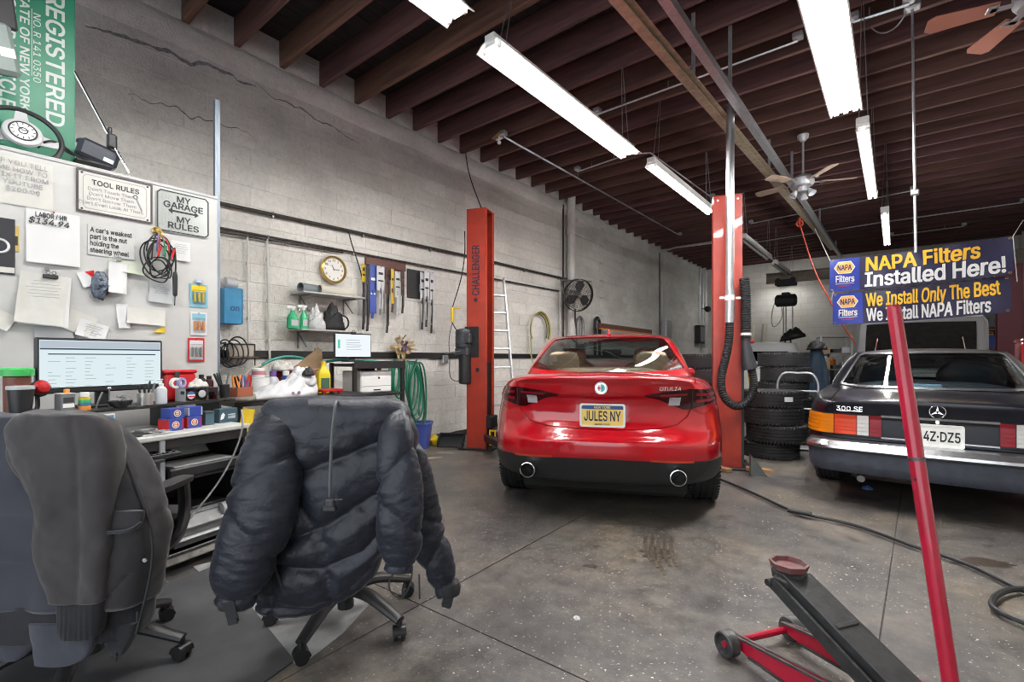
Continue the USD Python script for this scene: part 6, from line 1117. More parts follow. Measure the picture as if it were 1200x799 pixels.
# steel strut standing by the end of the board
p0_, p1_ = at(255, 117, x=XB - .38), at(255, 300, x=XB - .38); t = thing('steel_strut', 'tall galvanised slotted strut standing at the right end of the white board', 'strut', (p1_[0], p1_[1], 0), 90); sq = Polygon([(-.018, 0), (.018, 0), (.018, .036), (.012, .036), (.012, .003), (-.012, .003), (-.012, .036), (-.018, .036)]); obj('channel', trimesh.creation.extrude_polygon(sq, p0_[2]), M('strut_zinc', (.22, .26, .31), .45, .6), t, smooth=False)
# =================================================================== along the left wall
WX = XL + .006
def wt(name, label, catg, u, v, off=0.0, group=None): p = at(u, v, x=WX + off); return thing(name, label, catg, tuple(p), 90, group)
def wp(u, v, off=0.0): p = at(u, v, x=WX + off); return np.array(p)
def wrel(t0, u, v, off=0.0): p = wp(u, v, off); return (p[1] - t0[1], -(p[0] - t0[0]), p[2] - t0[2])
def wpipe(name, label, pts, r, m, off=.04, catg='pipe', smooth=False, straps=0, n=10):
    o = wp(*pts[0][:2], off); t = thing(name, label, catg, tuple(o), 90)
    P = [wrel(o, p[0], p[1], p[2] if len(p) > 2 else off) for p in pts]; obj('pipe', tube(smooth_path(P, 60) if smooth else np.array(P), r, n), m, t)
    P = np.array(P)
    for i in range(straps):
        q = P[0] + (P[-1] - P[0]) * (i + .5) / straps; obj('strap', bx(q[0], q[1] + .006, q[2], .022, r * 2.2, r * 3.2, .003), m_steel, t)
    return t
m_pipe_dk = M('sooty_pipe', (.05, .045, .042), .55, .4, var=.4, scale=20); m_pipe_w = M('painted_pipe', (.60, .585, .55), .5, var=.12, scale=6)
wpipe('conduit', 'upper dark steel pipe running along the block wall to the wall fan', [(252, 237), (546, 299.5), (672, 329)], .020, m_pipe_dk, straps=6)
wpipe('conduit', 'lower thin dark pipe running along the block wall below the upper pipe', [(252, 266), (400, 293), (655, 341)], .013, m_pipe_dk, straps=6)
wpipe('conduit', 'pair partner thin pipe close under the lower pipe at the board end', [(252, 271), (330, 284), (402, 296)], .010, m_pipe_dk, straps=3)
wpipe('conduit', 'white painted vertical conduit on the wall left of the two small shelves', [(313, 280), (316, 424)], .012, m_pipe_w, straps=3)
wpipe('conduit', 'white painted vertical conduit above the blue box', [(290, 277), (291, 405)], .010, m_pipe_w, straps=2)
wpipe('cable', 'black cable dropping from the joists to the left lift column', [(545, 172, .06), (549, 200, .1), (558, 228, .25), (566, 248, .75)], .009, m_wire, catg='cable', smooth=True)
wpipe('cable', 'black cable slanting down the wall to the wiper rack', [(408, 270, .06), (413, 288, .05), (423, 320, .05), (427, 345, .05)], .007, m_wire, catg='cable', smooth=True)
# blue wall box
t = wt('wall_box', 'bright blue steel box fixed to the wall just right of the white board', 'box', 270, 359, .10); h = .36; obj('case', bx(0, 0, 0, .18, .16, h, .012), M('blue_enamel', (.02, .22, .42), .4, var=.1, scale=9), t); obj('door_edge', xf(poly(Polygon(rrect(.17, h - .01, .01)) - Polygon(rrect(.155, h - .025, .008)), .004), (0, -.084, 0)), M('blue_enamel', (.02, .22, .42)), t); obj('lettering', text('on', .055, .01, -.02, -.081, True), M('box_navy', (.01, .07, .20), .4), t); obj('spool', xf(lathe([(.03, -.06), (.06, -.05), (.06, .05), (.03, .06)], 22, 'x'), (0, 0, h / 2 + .05)), m_lgrey, t); obj('latch', bx(.085, -.08, 0, .012, .012, .05, .003), m_steel, t)
t = wt('cable_coils', 'black cables bunched under the blue box', 'cables', 262, 410, .12); obj('peg', rod((-.02, .11, .06), (-.02, -.14, .07), .010), m_steel, t)
for i in range(6): a = np.arange(20) * 2 * PI / 20; obj('coil', tube(smooth_path(np.stack([.03 * i - .06 + (.06 + .008 * i) * np.cos(a), -.02 * i + .01 * np.sin(2 * a), -.05 + .02 * (i % 3) + (.09 + .01 * i) * np.sin(a)], 1), 50, True), .007, 6, True), m_wire, t)
t = wt('wire_basket', 'small brown-framed wire basket on the wall below the blue box', 'basket', 283, 410, .12); obj('frame', cat(*[rod(a, b, .006, 6) for a, b in (((-.13, 0, .06), (.13, 0, .06)), ((-.13, 0, -.07), (.13, 0, -.07)), ((.13, 0, -.16), (.13, 0, .06)), ((-.13, 0, -.07), (-.13, 0, .06)))]), m_pipe_dk, t); obj('panel', bx(0, .012, -.005, .25, .006, .12, .002), M('panel_beige', (.46, .42, .36), .7), t); obj('tray', bx(0, -.03, -.075, .28, .10, .012, .003), M('rust_tray', (.22, .10, .06), .6), t)
# shelves
m_shelf = M('shelf_board', (.48, .475, .46), .55, var=.1, scale=8)
def wshelf(label, u0, u1, v, dpt):
    a, b = wp(u0, v), wp(u1, v); L_ = b[1] - a[1]; t = thing('wall_shelf', label, 'shelf', (WX, (a[1] + b[1]) / 2, a[2]), 90); obj('board', bx(0, -dpt / 2, -.009, L_, dpt, .018, .003), m_shelf, t)
    for x in (-L_ * .36, L_ * .36): obj('bracket', cat(bx(x, -dpt * .40, -.026, .02, dpt * .8, .012, .002), bx(x, -.008, -.11, .02, .014, .20, .002), xf(bx(0, 0, 0, .016, .010, dpt * .85, .002), (x, -dpt * .34, -.11), rx=-48)), m_steel, t)
    return t, L_
zA = wp(372, 345, .30)[2]; zB = wp(368, 384, .30)[2]
t, _ = wshelf('upper of two small wall shelves, a rolled tube and clock on top', 340, 412, 343, .30)
SY0, SZ1 = wp(340, 343)[1], wp(340, 343)[2]; SYc = (wp(340, 343)[1] + wp(412, 343)[1]) / 2; SZ2 = wp(338, 386)[2]
t, _ = wshelf('lower of two small wall shelves, holding green bottles and bags', 338, 408, 386, .30)
def shelf_thing(name, label, catg, u, z, off): p = at(u, 350, x=WX + off); return thing(name, label, catg, (p[0], p[1], z), 90)
t = shelf_thing('cardboard_tube', 'long grey and cream mailing tube lying on the upper wall shelf', 'tube', 384, SZ1, .17); obj('roll', xf(grid(np.array([[(y, r * math.cos(q), r * math.sin(q) + .052) for q in np.arange(28) * PI / 14] for r, y in ((.047, -.10), (.051, -.10), (.051, .33), (.03, .335))]), False, True), (0, 0, 0)), M('tube_cream', (.58, .55, .47), .6), t); obj('sleeve', xf(grid(np.array([[(y, r * math.cos(q), r * math.sin(q) + .052) for q in np.arange(28) * PI / 14] for r, y in ((.048, -.33), (.052, -.33), (.052, -.09), (.048, -.09))]), True, True), (0, .09, 0), rz=14), M('tube_grey', (.20, .235, .25), .45), t)
t = thing('wall_clock', 'round clock in a gold frame standing on the upper wall shelf', 'clock', tuple(at(391, 316, x=WX + .055)), 90); RC = .165
obj('frame', lathe([(RC - .022, .03), (RC - .03, -.012), (RC - .02, -.026), (RC - .004, -.02), (RC, 0), (RC - .004, .03)], 48, 'y') if False else grid(np.array([[(r * math.cos(q), y, r * math.sin(q)) for q in np.arange(56) * PI / 28] for r, y in ((RC - .028, .02), (RC - .03, -.012), (RC - .018, -.028), (RC - .004, -.02), (RC, .0), (RC - .006, .03))]), True, True), m_gold, t)
obj('face', xf(lathe([(.002, -.004), (RC - .028, -.004), (RC - .028, .02)], 40, 'y'), (0, 0, 0)), M('clock_face', (.74, .73, .69), .5), t)
obj('numeral', cat(*[text(str(i), .024, (RC - .055) * math.sin(PI * i / 6), (RC - .055) * math.cos(PI * i / 6), -.0045, True) for i in range(1, 13)]), M('clock_ink', (.03, .06, .09), .5), t); obj('hand', cat(xf(bx(0, -.007, .035, .008, .002, .08, .001), ry=85), xf(bx(0, -.008, .028, .009, .002, .06, .001), ry=-25), xf(lathe([(.002, -.010), (.008, -.009), (.008, -.006)], 14, 'y'))), m_print, t)
m_gb = M('green_bottle', (.03, .40, .17), .3)
for u, lab, R_, h, sc_ in ((343, 'green jug with white trigger top, left on the lower wall shelf', .062, .20, 1), (356, 'slim green spray bottle beside the green jug', .042, .22, 1)):
    t = shelf_thing('spray_bottle', lab, 'bottle', u, SZ2, .17); obj('bottle', xf(rings(np.array([[(R_ * k * math.cos(q), .75 * R_ * k * math.sin(q), z * h) for q in np.arange(26) * PI / 13] for z, k in ((0, .9), (.03, 1), (.55, 1), (.72, .8), (.85, .45), (1.0, .36))]))), m_gb, t); obj('trigger', cat(bx(-.02, 0, h + .03, .10, .03, .035, .008), bx(-.045, 0, h + .0, .012, .018, .05, .004, ry=20), rod((0, 0, h - .01), (0, 0, h + .03), .017)), m_whitep, t); obj('label', bx(0, -R_ * .76, h * .32, R_ * 1.2, .004, h * .32, .001), m_lgrey, t)
t = shelf_thing('parts_bag', 'clear bag of white plastic fittings on the lower wall shelf', 'bag', 371, SZ2, .15); obj('bag', crumple(.20, .16, .24, 8), M('cloudy_poly', (.50, .50, .49), .2, col2=(.66, .66, .66), scale=30), t, True)
t = shelf_thing('tote_bag', 'black cloth bag slumped at the right of the lower wall shelf', 'bag', 390, SZ2, .15); v_, f_ = crumple(.30, .18, .25, 9); obj('bag', (v_, f_), M('bag_black', (.015, .015, .016), .7), t, True); obj('handle', tube(smooth_path([(.05, -.06, .18), (.12, -.09, .16), (.14, -.09, .06), (.10, -.09, .02)], 20), .010, 6), M('bag_black', (.015, .015, .016)), t)
# wiper blades on their rack
p0 = wp(427, 303); p1 = wp(474, 316); t = thing('blade_rack', 'long red-brown rail with hooks for wiper blades', 'rack', (WX, (p0[1] + p1[1]) / 2, (p0[2] + p1[2]) / 2), 90); Lr = p1[1] - p0[1]; m_rail = M('rail_brown', (.13, .05, .04), .5)
RK = ((p0[1] + p1[1]) / 2, (p0[2] + p1[2]) / 2, t)
obj('rail', bx(0, -.018, 0, Lr, .03, .10, .004), m_rail, t); obj('rail_back', bx(0, -.006, -.12, Lr * .9, .01, .16, .002), m_rail, t)
def blade(u, v0, v1, lab, m_card, m_blade, wcard=.045, off=.09, cardfrac=.4, tilt=0, tail=True):
    wcard *= 1.35
    a, b = wp(u, v0, off), wp(u, v1, off); h = a[2] - b[2]; obj('hook', cat(rod((a[1] - RK[0], -.004, a[2] - RK[1] - .012), (a[1] - RK[0], -off - .03, a[2] - RK[1] - .012), .0035, 6)), m_steel, RK[2]); t = thing('wiper', lab, 'wiper blade', tuple(a), 90)
    obj('header_card', xf(bx(0, 0, -h * cardfrac / 2, wcard, .008, h * cardfrac, .002), ry=tilt), m_card, t)
    q = obj('blade', xf(cat(tube(smooth_path([(0, .012, -h * .02), (.010, .006, -h * .5), (0, .012, -h)], 20), .017, 8, flat=.7), bx(0, .0, -h * .5, .028, .022, h * .10, .004)), ry=tilt), m_blade, t)
    obj('sleeve', xf(bx(.012, .004, -h * (.5 + cardfrac * .35), wcard * .5, .010, h * (.9 - cardfrac), .003), ry=tilt), m_card if m_card is not m_yel else m_blade, t)
    obj('card_print', xf(cat(bx(0, -.005, -h * cardfrac * .3, wcard * .6, .001, h * .05, .0003), bx(0, -.005, -h * cardfrac * .6, wcard * .7, .001, h * .03, .0003)), ry=tilt), m_print if m_card is not m_bl else m_whitep, t)
m_yel = M('safety_yellow', (.7, .5, .02)); m_bl = M('wiper_blue', (.04, .08, .36), .4); m_wht = M('wiper_white', (.62, .62, .63), .4); m_brn = M('wiper_brown', (.10, .05, .04), .5)
for args in ((426, 309, 386, 'leftmost wiper blade, yellow tag over a long black blade', m_yel, m_blkplastic, .035, .10, .28), (431, 311, 388, 'second wiper blade from the left, all black and longest', m_blkplastic, m_blkplastic, .03, .14, .3), (437, 310, 373, 'blue-sleeved wiper blade, third from the left', m_bl, m_bl, .075, .09, .9), (446, 312, 369, 'broad white and grey wiper pack right of the blue one', m_wht, m_grey, .085, .12, .5), (454, 314, 390, 'long dark brown wiper blade beside the narrow yellow tag', m_brn, m_blkplastic, .05, .09, .4), (460, 315, 366, 'narrow yellow-sleeved wiper blade', m_yel, m_brn, .035, .14, .8), (466, 318, 369, 'white wiper pack at the right end of the brown rail', m_wht, m_lgrey, .07, .10, .6), (472, 316, 367, 'dark brown wiper blade last on the brown rail', m_brn, m_blkplastic, .04, .13, .6)): blade(*args)
t = wt('peg_panel', 'dark grey square panel on the wall right of the brown rail', 'panel', 487, 333, .01); RK = (wp(487, 333, .01)[1], wp(487, 333, .01)[2], t); obj('panel', bx(0, 0, 0, .30, .014, .40, .003), m_charcoal, t); obj('blue_tag', bx(.09, -.012, -.05, .07, .006, .11, .002), M('tag_paleblue', (.30, .45, .58), .5), t)
for args in ((495, 319, 386, 'white and black wiper pack, left of the three beside the grey panel', m_wht, m_blkplastic, .06, .06, .5), (500, 318, 383, 'white and black wiper pack, middle of the three beside the grey panel', m_wht, m_blkplastic, .065, .09, .5), (506, 319, 390, 'white and black wiper pack, right of the three beside the grey panel', m_wht, m_blkplastic, .055, .05, .5)): blade(*args)
# printer rack with small screen
a = at(431, 470, x=-4.62); rkz = at(431, 425, x=-4.62)[2]; rk = thing('rack', 'black open rack holding a white printer, small screen on top', 'rack', (a[0], a[1], 0), 90); rw = .62
for x in (-rw / 2, rw / 2):
    for y in (-.22, .22): obj('post', b0(x - .02, x + .02, y - .02, y + .02, 0, rkz, .004), m_blklam, rk)
for z in (rkz - .02, rkz - .34, rkz - .62): obj('shelf', b0(-rw / 2, rw / 2, -.24, .24, z - .02, z + .01, .003), m_blklam, rk)
obj('top_rail', b0(-rw / 2 - .02, rw / 2 + .02, -.25, -.235, rkz - .06, rkz + .02), m_blklam, rk)
zt_ = rkz - .33; t = thing('printer', 'white laser printer inside the black rack', 'printer', (a[0], a[1], zt_), 90); obj('body', bx(-.01, 0, .125, .40, .36, .235, .012), m_pale, t); obj('front_seam', cat(b0(-.20, .18, -.182, -.178, .075, .079, .001), b0(-.05, .04, -.184, -.178, .03, .042, .002)), m_charcoal, t); obj('maker_dot', xf(lathe([(.002, -.004), (.012, -.003), (.012, 0)], 16, 'y'), (.02, -.18, .165)), m_charcoal, t); obj('paper_guide', bx(.0, .05, .255, .18, .12, .03, .006), m_charcoal, t)
t = thing('paper_ream', 'ream of paper and small parts on the rack shelf below the printer', 'papers', (a[0], a[1], rkz - .61), 90); obj('ream', bx(.02, -.05, .03, .30, .21, .055, .003), m_paper, t); obj('small_box', bx(.21, -.1, .04, .08, .08, .08, .004), m_charcoal, t)
sx = at(414, 405, x=-4.55); t = thing('small_monitor', 'small black screen showing a printed list, clip on top, on the rack', 'monitor', (sx[0], sx[1], rkz + .012), 90); sw = abs(at(393, 405, x=-4.55)[1] - at(436, 405, x=-4.55)[1]); sh_ = abs(at(414, 391, x=-4.55)[2] - at(414, 420, x=-4.55)[2]); sz_ = at(414, 405, x=-4.55)[2] - rkz - .012
obj('casing', bx(0, .01, sz_, sw, .03, sh_, .006), m_blkplastic, t); obj('screen', b0(-sw / 2 + .012, sw / 2 - .012, -.008, -.005, sz_ - sh_ / 2 + .014, sz_ + sh_ / 2 - .012, .0005), glow('screen_white', (.40, .43, .45), 1.0), t, label='lit screen'); obj('screen_text', cat(*[b0(-sw * .2, sw * .2 * rng.uniform(.85, 1.1), -.0088, -.008, sz_ + .055 - .024 * i, sz_ + .059 - .024 * i, .0002) for i in range(5)]), glow('screen_ink', (.2, .23, .25), 1.0), t); obj('green_mark', b0(-sw * .42, -sw * .36, -.0088, -.008, sz_ - .03, sz_ + .06, .0002), glow('screen_green', (.1, .35, .25), .8), t); obj('stand', cat(bx(0, .02, sz_ * .4, .06, .02, sz_ * .8, .004), bx(0, .01, .008, .20, .14, .014, .004)), m_blkplastic, t); obj('clip', cat(bx(0, -.008, sz_ + sh_ / 2, .06, .02, .03, .004), xf(ring(.012, .003, 14, 5), (0, -.006, sz_ + sh_ / 2 + .02))), m_print, t)
# dried flowers, hose hangers, hoses
t = wt('dried_flowers', 'bunch of dried cream flowers with a violet bloom fixed on the wall', 'flowers', 471, 405, .10); m_fl = M('dried_petal', (.50, .38, .22), .7, var=.25, scale=30); m_vi = M('violet_petal', (.10, .07, .17), .7, var=.4, scale=30)
fr = random.Random(3)
def petal(l, w): return rings(np.array([[(w * k * math.cos(q), .006 * k * math.sin(q), z * l) for q in np.arange(8) * PI / 4] for z, k in ((0, .25), (.25, .8), (.6, 1), (.9, .6), (1, .15))]))
for i in range(34): q = fr.uniform(0, 360); r0 = fr.uniform(0, .10); L_ = fr.uniform(.06, .15); obj('petal', xf(xf(petal(L_, fr.uniform(.012, .028)), (0, 0, 0), rx=fr.uniform(-35, 45)), (r0 * math.sin(math.radians(q)), fr.uniform(-.05, .02), r0 * 1.1 * math.cos(math.radians(q))), ry=q), m_fl, t)
for i in range(14): obj('violet_petal', xf(petal(.05, .016), (fr.uniform(-.04, .04), -.07, fr.uniform(-.07, .07)), rx=fr.uniform(-50, 50), ry=fr.uniform(0, 360)), m_vi, t)
obj('bow', cat(*[xf(petal(.13, .04), (0, -.03, -.06), ry=q) for q in (80, 105, 250, 285, 180)]), M('ribbon_gold', (.46, .34, .15), .35, .4), t); obj('stems', cat(*[rod((.01 * i - .03, -.01, -.05), (.03 + .008 * i, .0, -.24), .004, 6) for i in range(5)]), M('stem', (.26, .20, .10), .8), t)
m_ghose = M('green_hose', (.012, .20, .11), .4)
t = wt('garden_hose', 'green hose coiled on a wall hook above the blue bin', 'hose', 482, 440, .10)
for i in range(6): a_ = np.arange(24) * 2 * PI / 24; obj('hose_loop', tube(smooth_path(np.stack([.02 * i - .05 + (.085 + .011 * i) * np.cos(a_) + .02 * np.sin(2 * a_ + i), -.03 - .016 * i + .02 * np.sin(a_), -.12 - .03 * i + (.30 + .030 * i) * np.sin(a_)], 1), 70, True), .012, 8, True), m_ghose if i != 4 else M('hose_dark', (.03, .05, .04), .5), t)
obj('hose_tail', tube(smooth_path([(.05, -.05, .16), (.11, -.06, 0), (.10, -.06, -.3), (.085, -.06, -.55)], 30), .014, 8), m_ghose, t); obj('hook', cat(tube(smooth_path([(0, .09, .2), (0, -.08, .19), (0, -.12, .22)], 12), .010, 6)), m_steel, t)
t = wt('garden_hose', 'second green hose bundle hanging left of the coiled one behind the rack', 'hose', 463, 440, .16); obj('hook', cat(rod((-.02, .15, .15), (-.02, -.07, .15), .010)), m_steel, t)
for i in range(4): a_ = np.arange(20) * 2 * PI / 20; obj('hose_loop', tube(smooth_path(np.stack([.015 * i - .02 + .08 * np.cos(a_), -.015 * i + 0 * a_, -.02 * i + (.20 + .012 * i) * np.sin(a_)], 1), 60, True), .011, 8, True), m_ghose, t)
ho = wp(270, 440, .55); t = thing('air_hose', 'teal hose snaking along the back of the cluttered bench', 'hose', tuple(ho), 90); P = [wrel(ho, u, v, .5) for u, v in ((284, 470), (292, 448), (302, 432), (318, 422), (345, 418), (372, 424), (395, 422), (420, 422), (445, 424))]; obj('hose', tube(smooth_path(P, 90), .014, 8), M('teal_hose', (.02, .26, .20), .4), t); obj('hose_end', tube(smooth_path([wrel(ho, u, v, .52) for u, v in ((278, 462), (284, 446), (296, 432), (306, 428))], 24), .014, 8), M('hose_cream', (.5, .46, .36), .5), t)
t = wt('outlet_box', 'small grey outlet box on the wall left of the left lift column', 'outlet', 521, 421, .03); obj('box', bx(0, 0, 0, .11, .06, .12, .008), m_galv, t); obj('cover', bx(0, -.032, 0, .08, .006, .09, .003), m_steel, t); obj('stub', rod((-.30, .01, .02), (-.05, .01, .01), .010), m_pipe_dk, t)
# blue bin and oddments on the floor by the wall
a = at(487, 527, z=0); t = thing('plastic_bin', 'blue plastic bin on the floor under the green hose', 'bin', (a[0] - .12, a[1] + .12, 0), YAW); w2 = .20; bo = []
obj('bin', rings(np.array([[(x * k, y * k * .8, z) for x, y in rrect(.38, .38, .05)] for z, k in ((0, .82), (.01, .86), (.30, 1.0), (.30, 1.05), (.34, 1.06), (.34, .99), (.05, .84), (.03, .5))]), True, True), M('bin_blue', (.055, .085, .34), .45), t); obj('rim', tube(smooth_path([(x * 1.06, y * .85, .335) for x, y in rrect(.38, .38, .05)], 60, True), .010, 6, True), M('bin_blue', (.055, .085, .34)), t)
a = at(511, 523, z=0); t = thing('yellow_funnel', 'yellow plastic funnel lying by the blue bin', 'funnel', (a[0] - .1, a[1] + .05, 0), 20); obj('cone', xf(grid(np.array([[(r * math.cos(q), r * math.sin(q), z) for q in np.arange(24) * PI / 12] for r, z in ((.012, .15), (.014, .08), (.075, .0), (.08, .0), (.018, .085), (.016, .15))]), False, True), (0, 0, .07), rx=80), m_yel, t)
a = at(545, 528, z=0); t = thing('drain_pan', 'black plastic pan tilted against the wall left of the left lift column', 'pan', (a[0] - .30, a[1] + .02, 0), 35); obj('pan', xf(cat(b0(-.17, .17, -.012, .012, 0, .22, .004), *[b0(s * .17 - .01, s * .17 + .01, -.07, .01, 0, .22, .004) for s in (-1, 1)], b0(-.17, .17, -.07, .01, .21, .23, .004)), (0, 0, .01), rx=-62), m_blkplastic, t)
for i, (u, v, lab) in enumerate(((522, 531, 'flat scrap of card on the floor near the left lift column'), (508, 537, 'second flat card scrap nearer the blue bin'))): a = at(u, v, z=0); t = obj('card_scrap', xf(bx(0, 0, .004, .22, .09, .006, .001), tuple(a), rz=30 + 40 * i), M('scrap', (.26, .23, .18), .8), None, label=lab, cat='scrap')
# cluttered bench along the wall
bz = .86; y0b, y1b = 1.55, 2.84; XBn = -4.45
t = thing('workbench', 'black cluttered workbench along the wall behind the puffer jacket', 'workbench', (XBn, (y0b + y1b) / 2, 0), 90); L_ = y1b - y0b
obj('top', b0(-L_ / 2, L_ / 2, -.45, .42, bz - .04, bz, .006), m_blklam, t); 
for x in (-L_ / 2 + .04, L_ / 2 - .04):
    for y in (-.40, .38): obj('leg', b0(x - .03, x + .03, y - .03, y + .03, 0, bz - .04), m_blklam, t)
obj('shelf', b0(-L_ / 2, L_ / 2, -.42, .40, .30, .33), m_blklam, t)
def bn(name, label, catg, u, off, rz=0): p = at(u, 450, x=WX + off); return thing(name, label, catg, (p[0], p[1], bz), 90 + rz)
t = bn('plastic_tub', 'white plastic tub on the bench behind the terracotta box', 'tub', 303, .95); obj('tub', lathe([(.075, 0), (.08, .004), (.09, .17), (.095, .175), (.088, .178), (.08, .01)], 30), m_pale, t); t2 = bn('pill_jar', 'small white jar with pink label standing in the white tub', 'jar', 303, .95); obj('jar', xf(lathe([(.05, 0), (.052, .06), (.05, .075), (.04, .08)], 24), (0, 0, .178)), m_pale, t2); obj('jar_label', xf(lathe([(.0525, .02), (.0525, .055)], 24), (0, 0, .178)), M('pink_label', (.5, .2, .25), .5), t2)
t = bn('bottle', 'white round-shouldered bottle with purple cap on the bench', 'bottle', 320, .92); obj('bottle', lathe([(.05, 0), (.055, .01), (.055, .12), (.04, .165), (.022, .18)], 26), M('frosted_plastic', (.6, .62, .64)), t); obj('cap', lathe([(.028, .178), (.03, .225), (.024, .23)], 20), M('purple_cap', (.16, .08, .28), .4), t)
t = bn('spray_can', 'blue and white spray can on the bench right of the purple-capped bottle', 'spray can', 335, .90); obj('can', lathe([(.03, 0), (.033, .005), (.033, .17), (.026, .185)], 24), M('can_blue', (.03, .10, .35), .3), t); obj('cap', lathe([(.028, .185), (.03, .22), (.024, .226)], 20), m_pale, t); obj('can_label', bx(.012, -.031, .09, .035, .006, .12, .002), m_pale, t)
t = bn('wire_basket', 'red wire basket of rags and parts at the back of the bench', 'basket', 352, .62); wi = []
for z in (.02, .09, .16, .22): wi.append(tube(smooth_path([(x, y, z) for x, y in rrect(.46, .28, .03)], 60, True), .004, 5, True))
obj('rim', cat(*wi), m_redp, t)
for i in range(20): x = -.22 + .44 * i / 19; obj('wire', cat(rod((x, -.14, 0), (x, -.14, .22), .0028, 5)), m_redp, t)
for i in range(10): y = -.13 + .26 * i / 9; obj('wire', cat(rod((.23, y, 0), (.23, y, .22), .0028, 5), ), m_redp, t)
t = bn('rag_pile', 'dark red and white rags heaped in front of the cardboard flap', 'rags', 337, .66); obj('red_rag', xf(crumple(.34, .24, .26, 12)), M('rag_red', (.20, .02, .025), .9), t, True); obj('white_rag', xf(crumple(.22, .16, .10, 13), (-.06, -.03, .22)), M('rag_white', (.6, .58, .54)), t, True)
t = bn('cardboard_box', 'open kraft cardboard box flap poking up behind the red basket', 'box', 357, .42); obj('box', bx(0, 0, .12, .34, .22, .24, .003), m_kraft, t); obj('flap', xf(cat(poly([(-.17, 0), (.17, 0), (.12, .20), (.08, .22)], .006)), (0, -.08, .24), rx=14), m_kraft, t); obj('side_flap', xf(poly([(-.1, 0), (.12, 0), (.02, .22)], .006), (.12, .0, .24), rz=70), m_kraft, t)
t = bn('oil_bottle', 'yellow oil bottle with dark label standing at the right of the bench', 'bottle', 379, .80); obj('bottle', rings(np.array([[(x * k, y * k * .55, z) for x, y in rrect(.13, .13, .03)] for z, k in ((0, .95), (.01, 1), (.17, 1), (.22, .8), (.25, .42), (.275, .38))])), M('bottle_yellow', (.72, .62, .02), .35), t); obj('cap', lathe([(.024, .275), (.026, .305), (.022, .31)], 18), m_yel, t); obj('label', bx(0, -.0365, .09, .09, .003, .11, .001), M('label_green', (.04, .11, .07), .5), t)
t = bn('roll', 'dark roll lying on the bench between can and red basket', 'roll', 345, .86); obj('roll', xf(lathe([(.03, -.08), (.05, -.075), (.05, .075), (.03, .08)], 22, 'x'), (0, 0, .05)), m_charcoal, t); t = bn('wood_block', 'round wooden block on top of the red basket contents', 'block', 353, .60); obj('block', xf(lathe([(.05, 0), (.055, .01), (.055, .03), (.05, .04)], 24), (0, 0, .16)), M('block_wood', (.42, .27, .14), .6), t)
a = at(384, 463, x=-4.30); t = thing('red_stand', 'small red steel stand right of the yellow bottle', 'stand', (a[0], a[1], bz), 90); obj('top', bx(0, 0, .035, .22, .20, .02, .004), m_redp, t); obj('leg', cat(*[bx(x, y, .015, .03, .03, .03, .004) for x in (-.08, .08) for y in (-.07, .07)]), m_redp, t)
a = at(335, 478, x=-4.05); t = thing('carrier_bag', 'big white plastic carrier bag of bits slumped on the bench front', 'bag', (a[0] - .05, a[1], bz), 90); v_, f_ = crumple(.62, .34, .17, 21, 70, 7); v_[:, 2] *= 1 + .5 * np.clip(v_[:, 0] / .3, -1, 1); obj('bag', (v_, f_), M('bag_white', (.68, .68, .70), .35, bump=.3, bscale=22), t, True)
obj('bag_mouth', xf(crumple(.26, .22, .15, 25), (.17, .02, .10), ry=10), M('bag_white', (.68, .68, .70)), t, True); obj('bag_contents', xf(crumple(.11, .07, .07, 23), (.19, -.07, .19)), m_charcoal, t, True); obj('bag_print', cat(*[xf(poly([(.014 * math.cos(q), .014 * math.sin(q)) for q in np.arange(14) * PI / 7], .001), (x, -.176, z)) for x, z in ((.0, .05), (.05, .052))]), M('bag_plum', (.28, .16, .26), .6), t)
a = at(285, 482, x=-3.98); t = thing('work_gloves', 'taupe work gloves crumpled left of the white carrier bag', 'gloves', (a[0] - .05, a[1], bz), 90); obj('glove', crumple(.24, .2, .12, 31), M('glove_taupe', (.24, .22, .19), .9), t, True); obj('glove', xf(crumple(.16, .14, .08, 32), (-.12, -.02, .02)), M('glove_dark', (.07, .07, .065), .9), t, True)
t = thing('yellow_sleeve', 'yellow flap of packaging hanging at the desk end', 'packaging', tuple(at(292, 488, x=-3.905)), 90); obj('flap', xf(sheet(.09, .22, t=.004, curl=.02), (0, 0, .06), ry=12), m_yel, t); obj('clear_part', xf(sheet(.08, .26, t=.003, curl=.02), (.02, .01, -.05), ry=4), m_lgrey, t)
# white drain stack, wall fan and hoses past the left column
t = thing('drain_stack', 'thick white painted drain stack up the wall behind the wall fan', 'pipe', (wp(664, 300)[0] + .115, wp(664, 300)[1], 0), 90); obj('pipe', xf(lathe([(.085, 0), (.085, 2.0), (.085, ZJ + .2)], 26)), m_pipe_w, t)
for z in (1.55, 3.72): obj('coupling', lathe([(.086, z), (.10, z + .005), (.10, z + .13), (.086, z + .14)], 26), m_pipe_w, t)
wpipe('pipe', 'dark vertical pipe left of the white drain stack', [(660, 240, .05), (660, 410, .05)], .020, m_pipe_dk); wpipe('pipe', 'slim dark vertical pipe right of the white drain stack', [(671, 240, .05), (671, 400, .05)], .022, m_pipe_dk); wpipe('pipe', 'white vertical conduit down from the lower thin pipe', [(656, 341, .05), (657, 412, .05)], .016, m_pipe_w); wpipe('pipe', 'thin rusty pipe below the wall fan', [(674, 362, .25), (674, 412, .1)], .016, m_pipe_dk)
fx = at(678, 346, x=WX + .42); t = thing('wall_fan', 'round black caged fan on a steel bracket high on the wall', 'fan', tuple(fx), 62); RF = .31
for r_ in np.linspace(.05, RF, 8): obj('guard_ring', xf(xf(ring(r_, .004, 36, 5), (0, -.09 * (1 - (r_ / RF) ** 2), 0)), rx=14), m_pipe_dk, t)
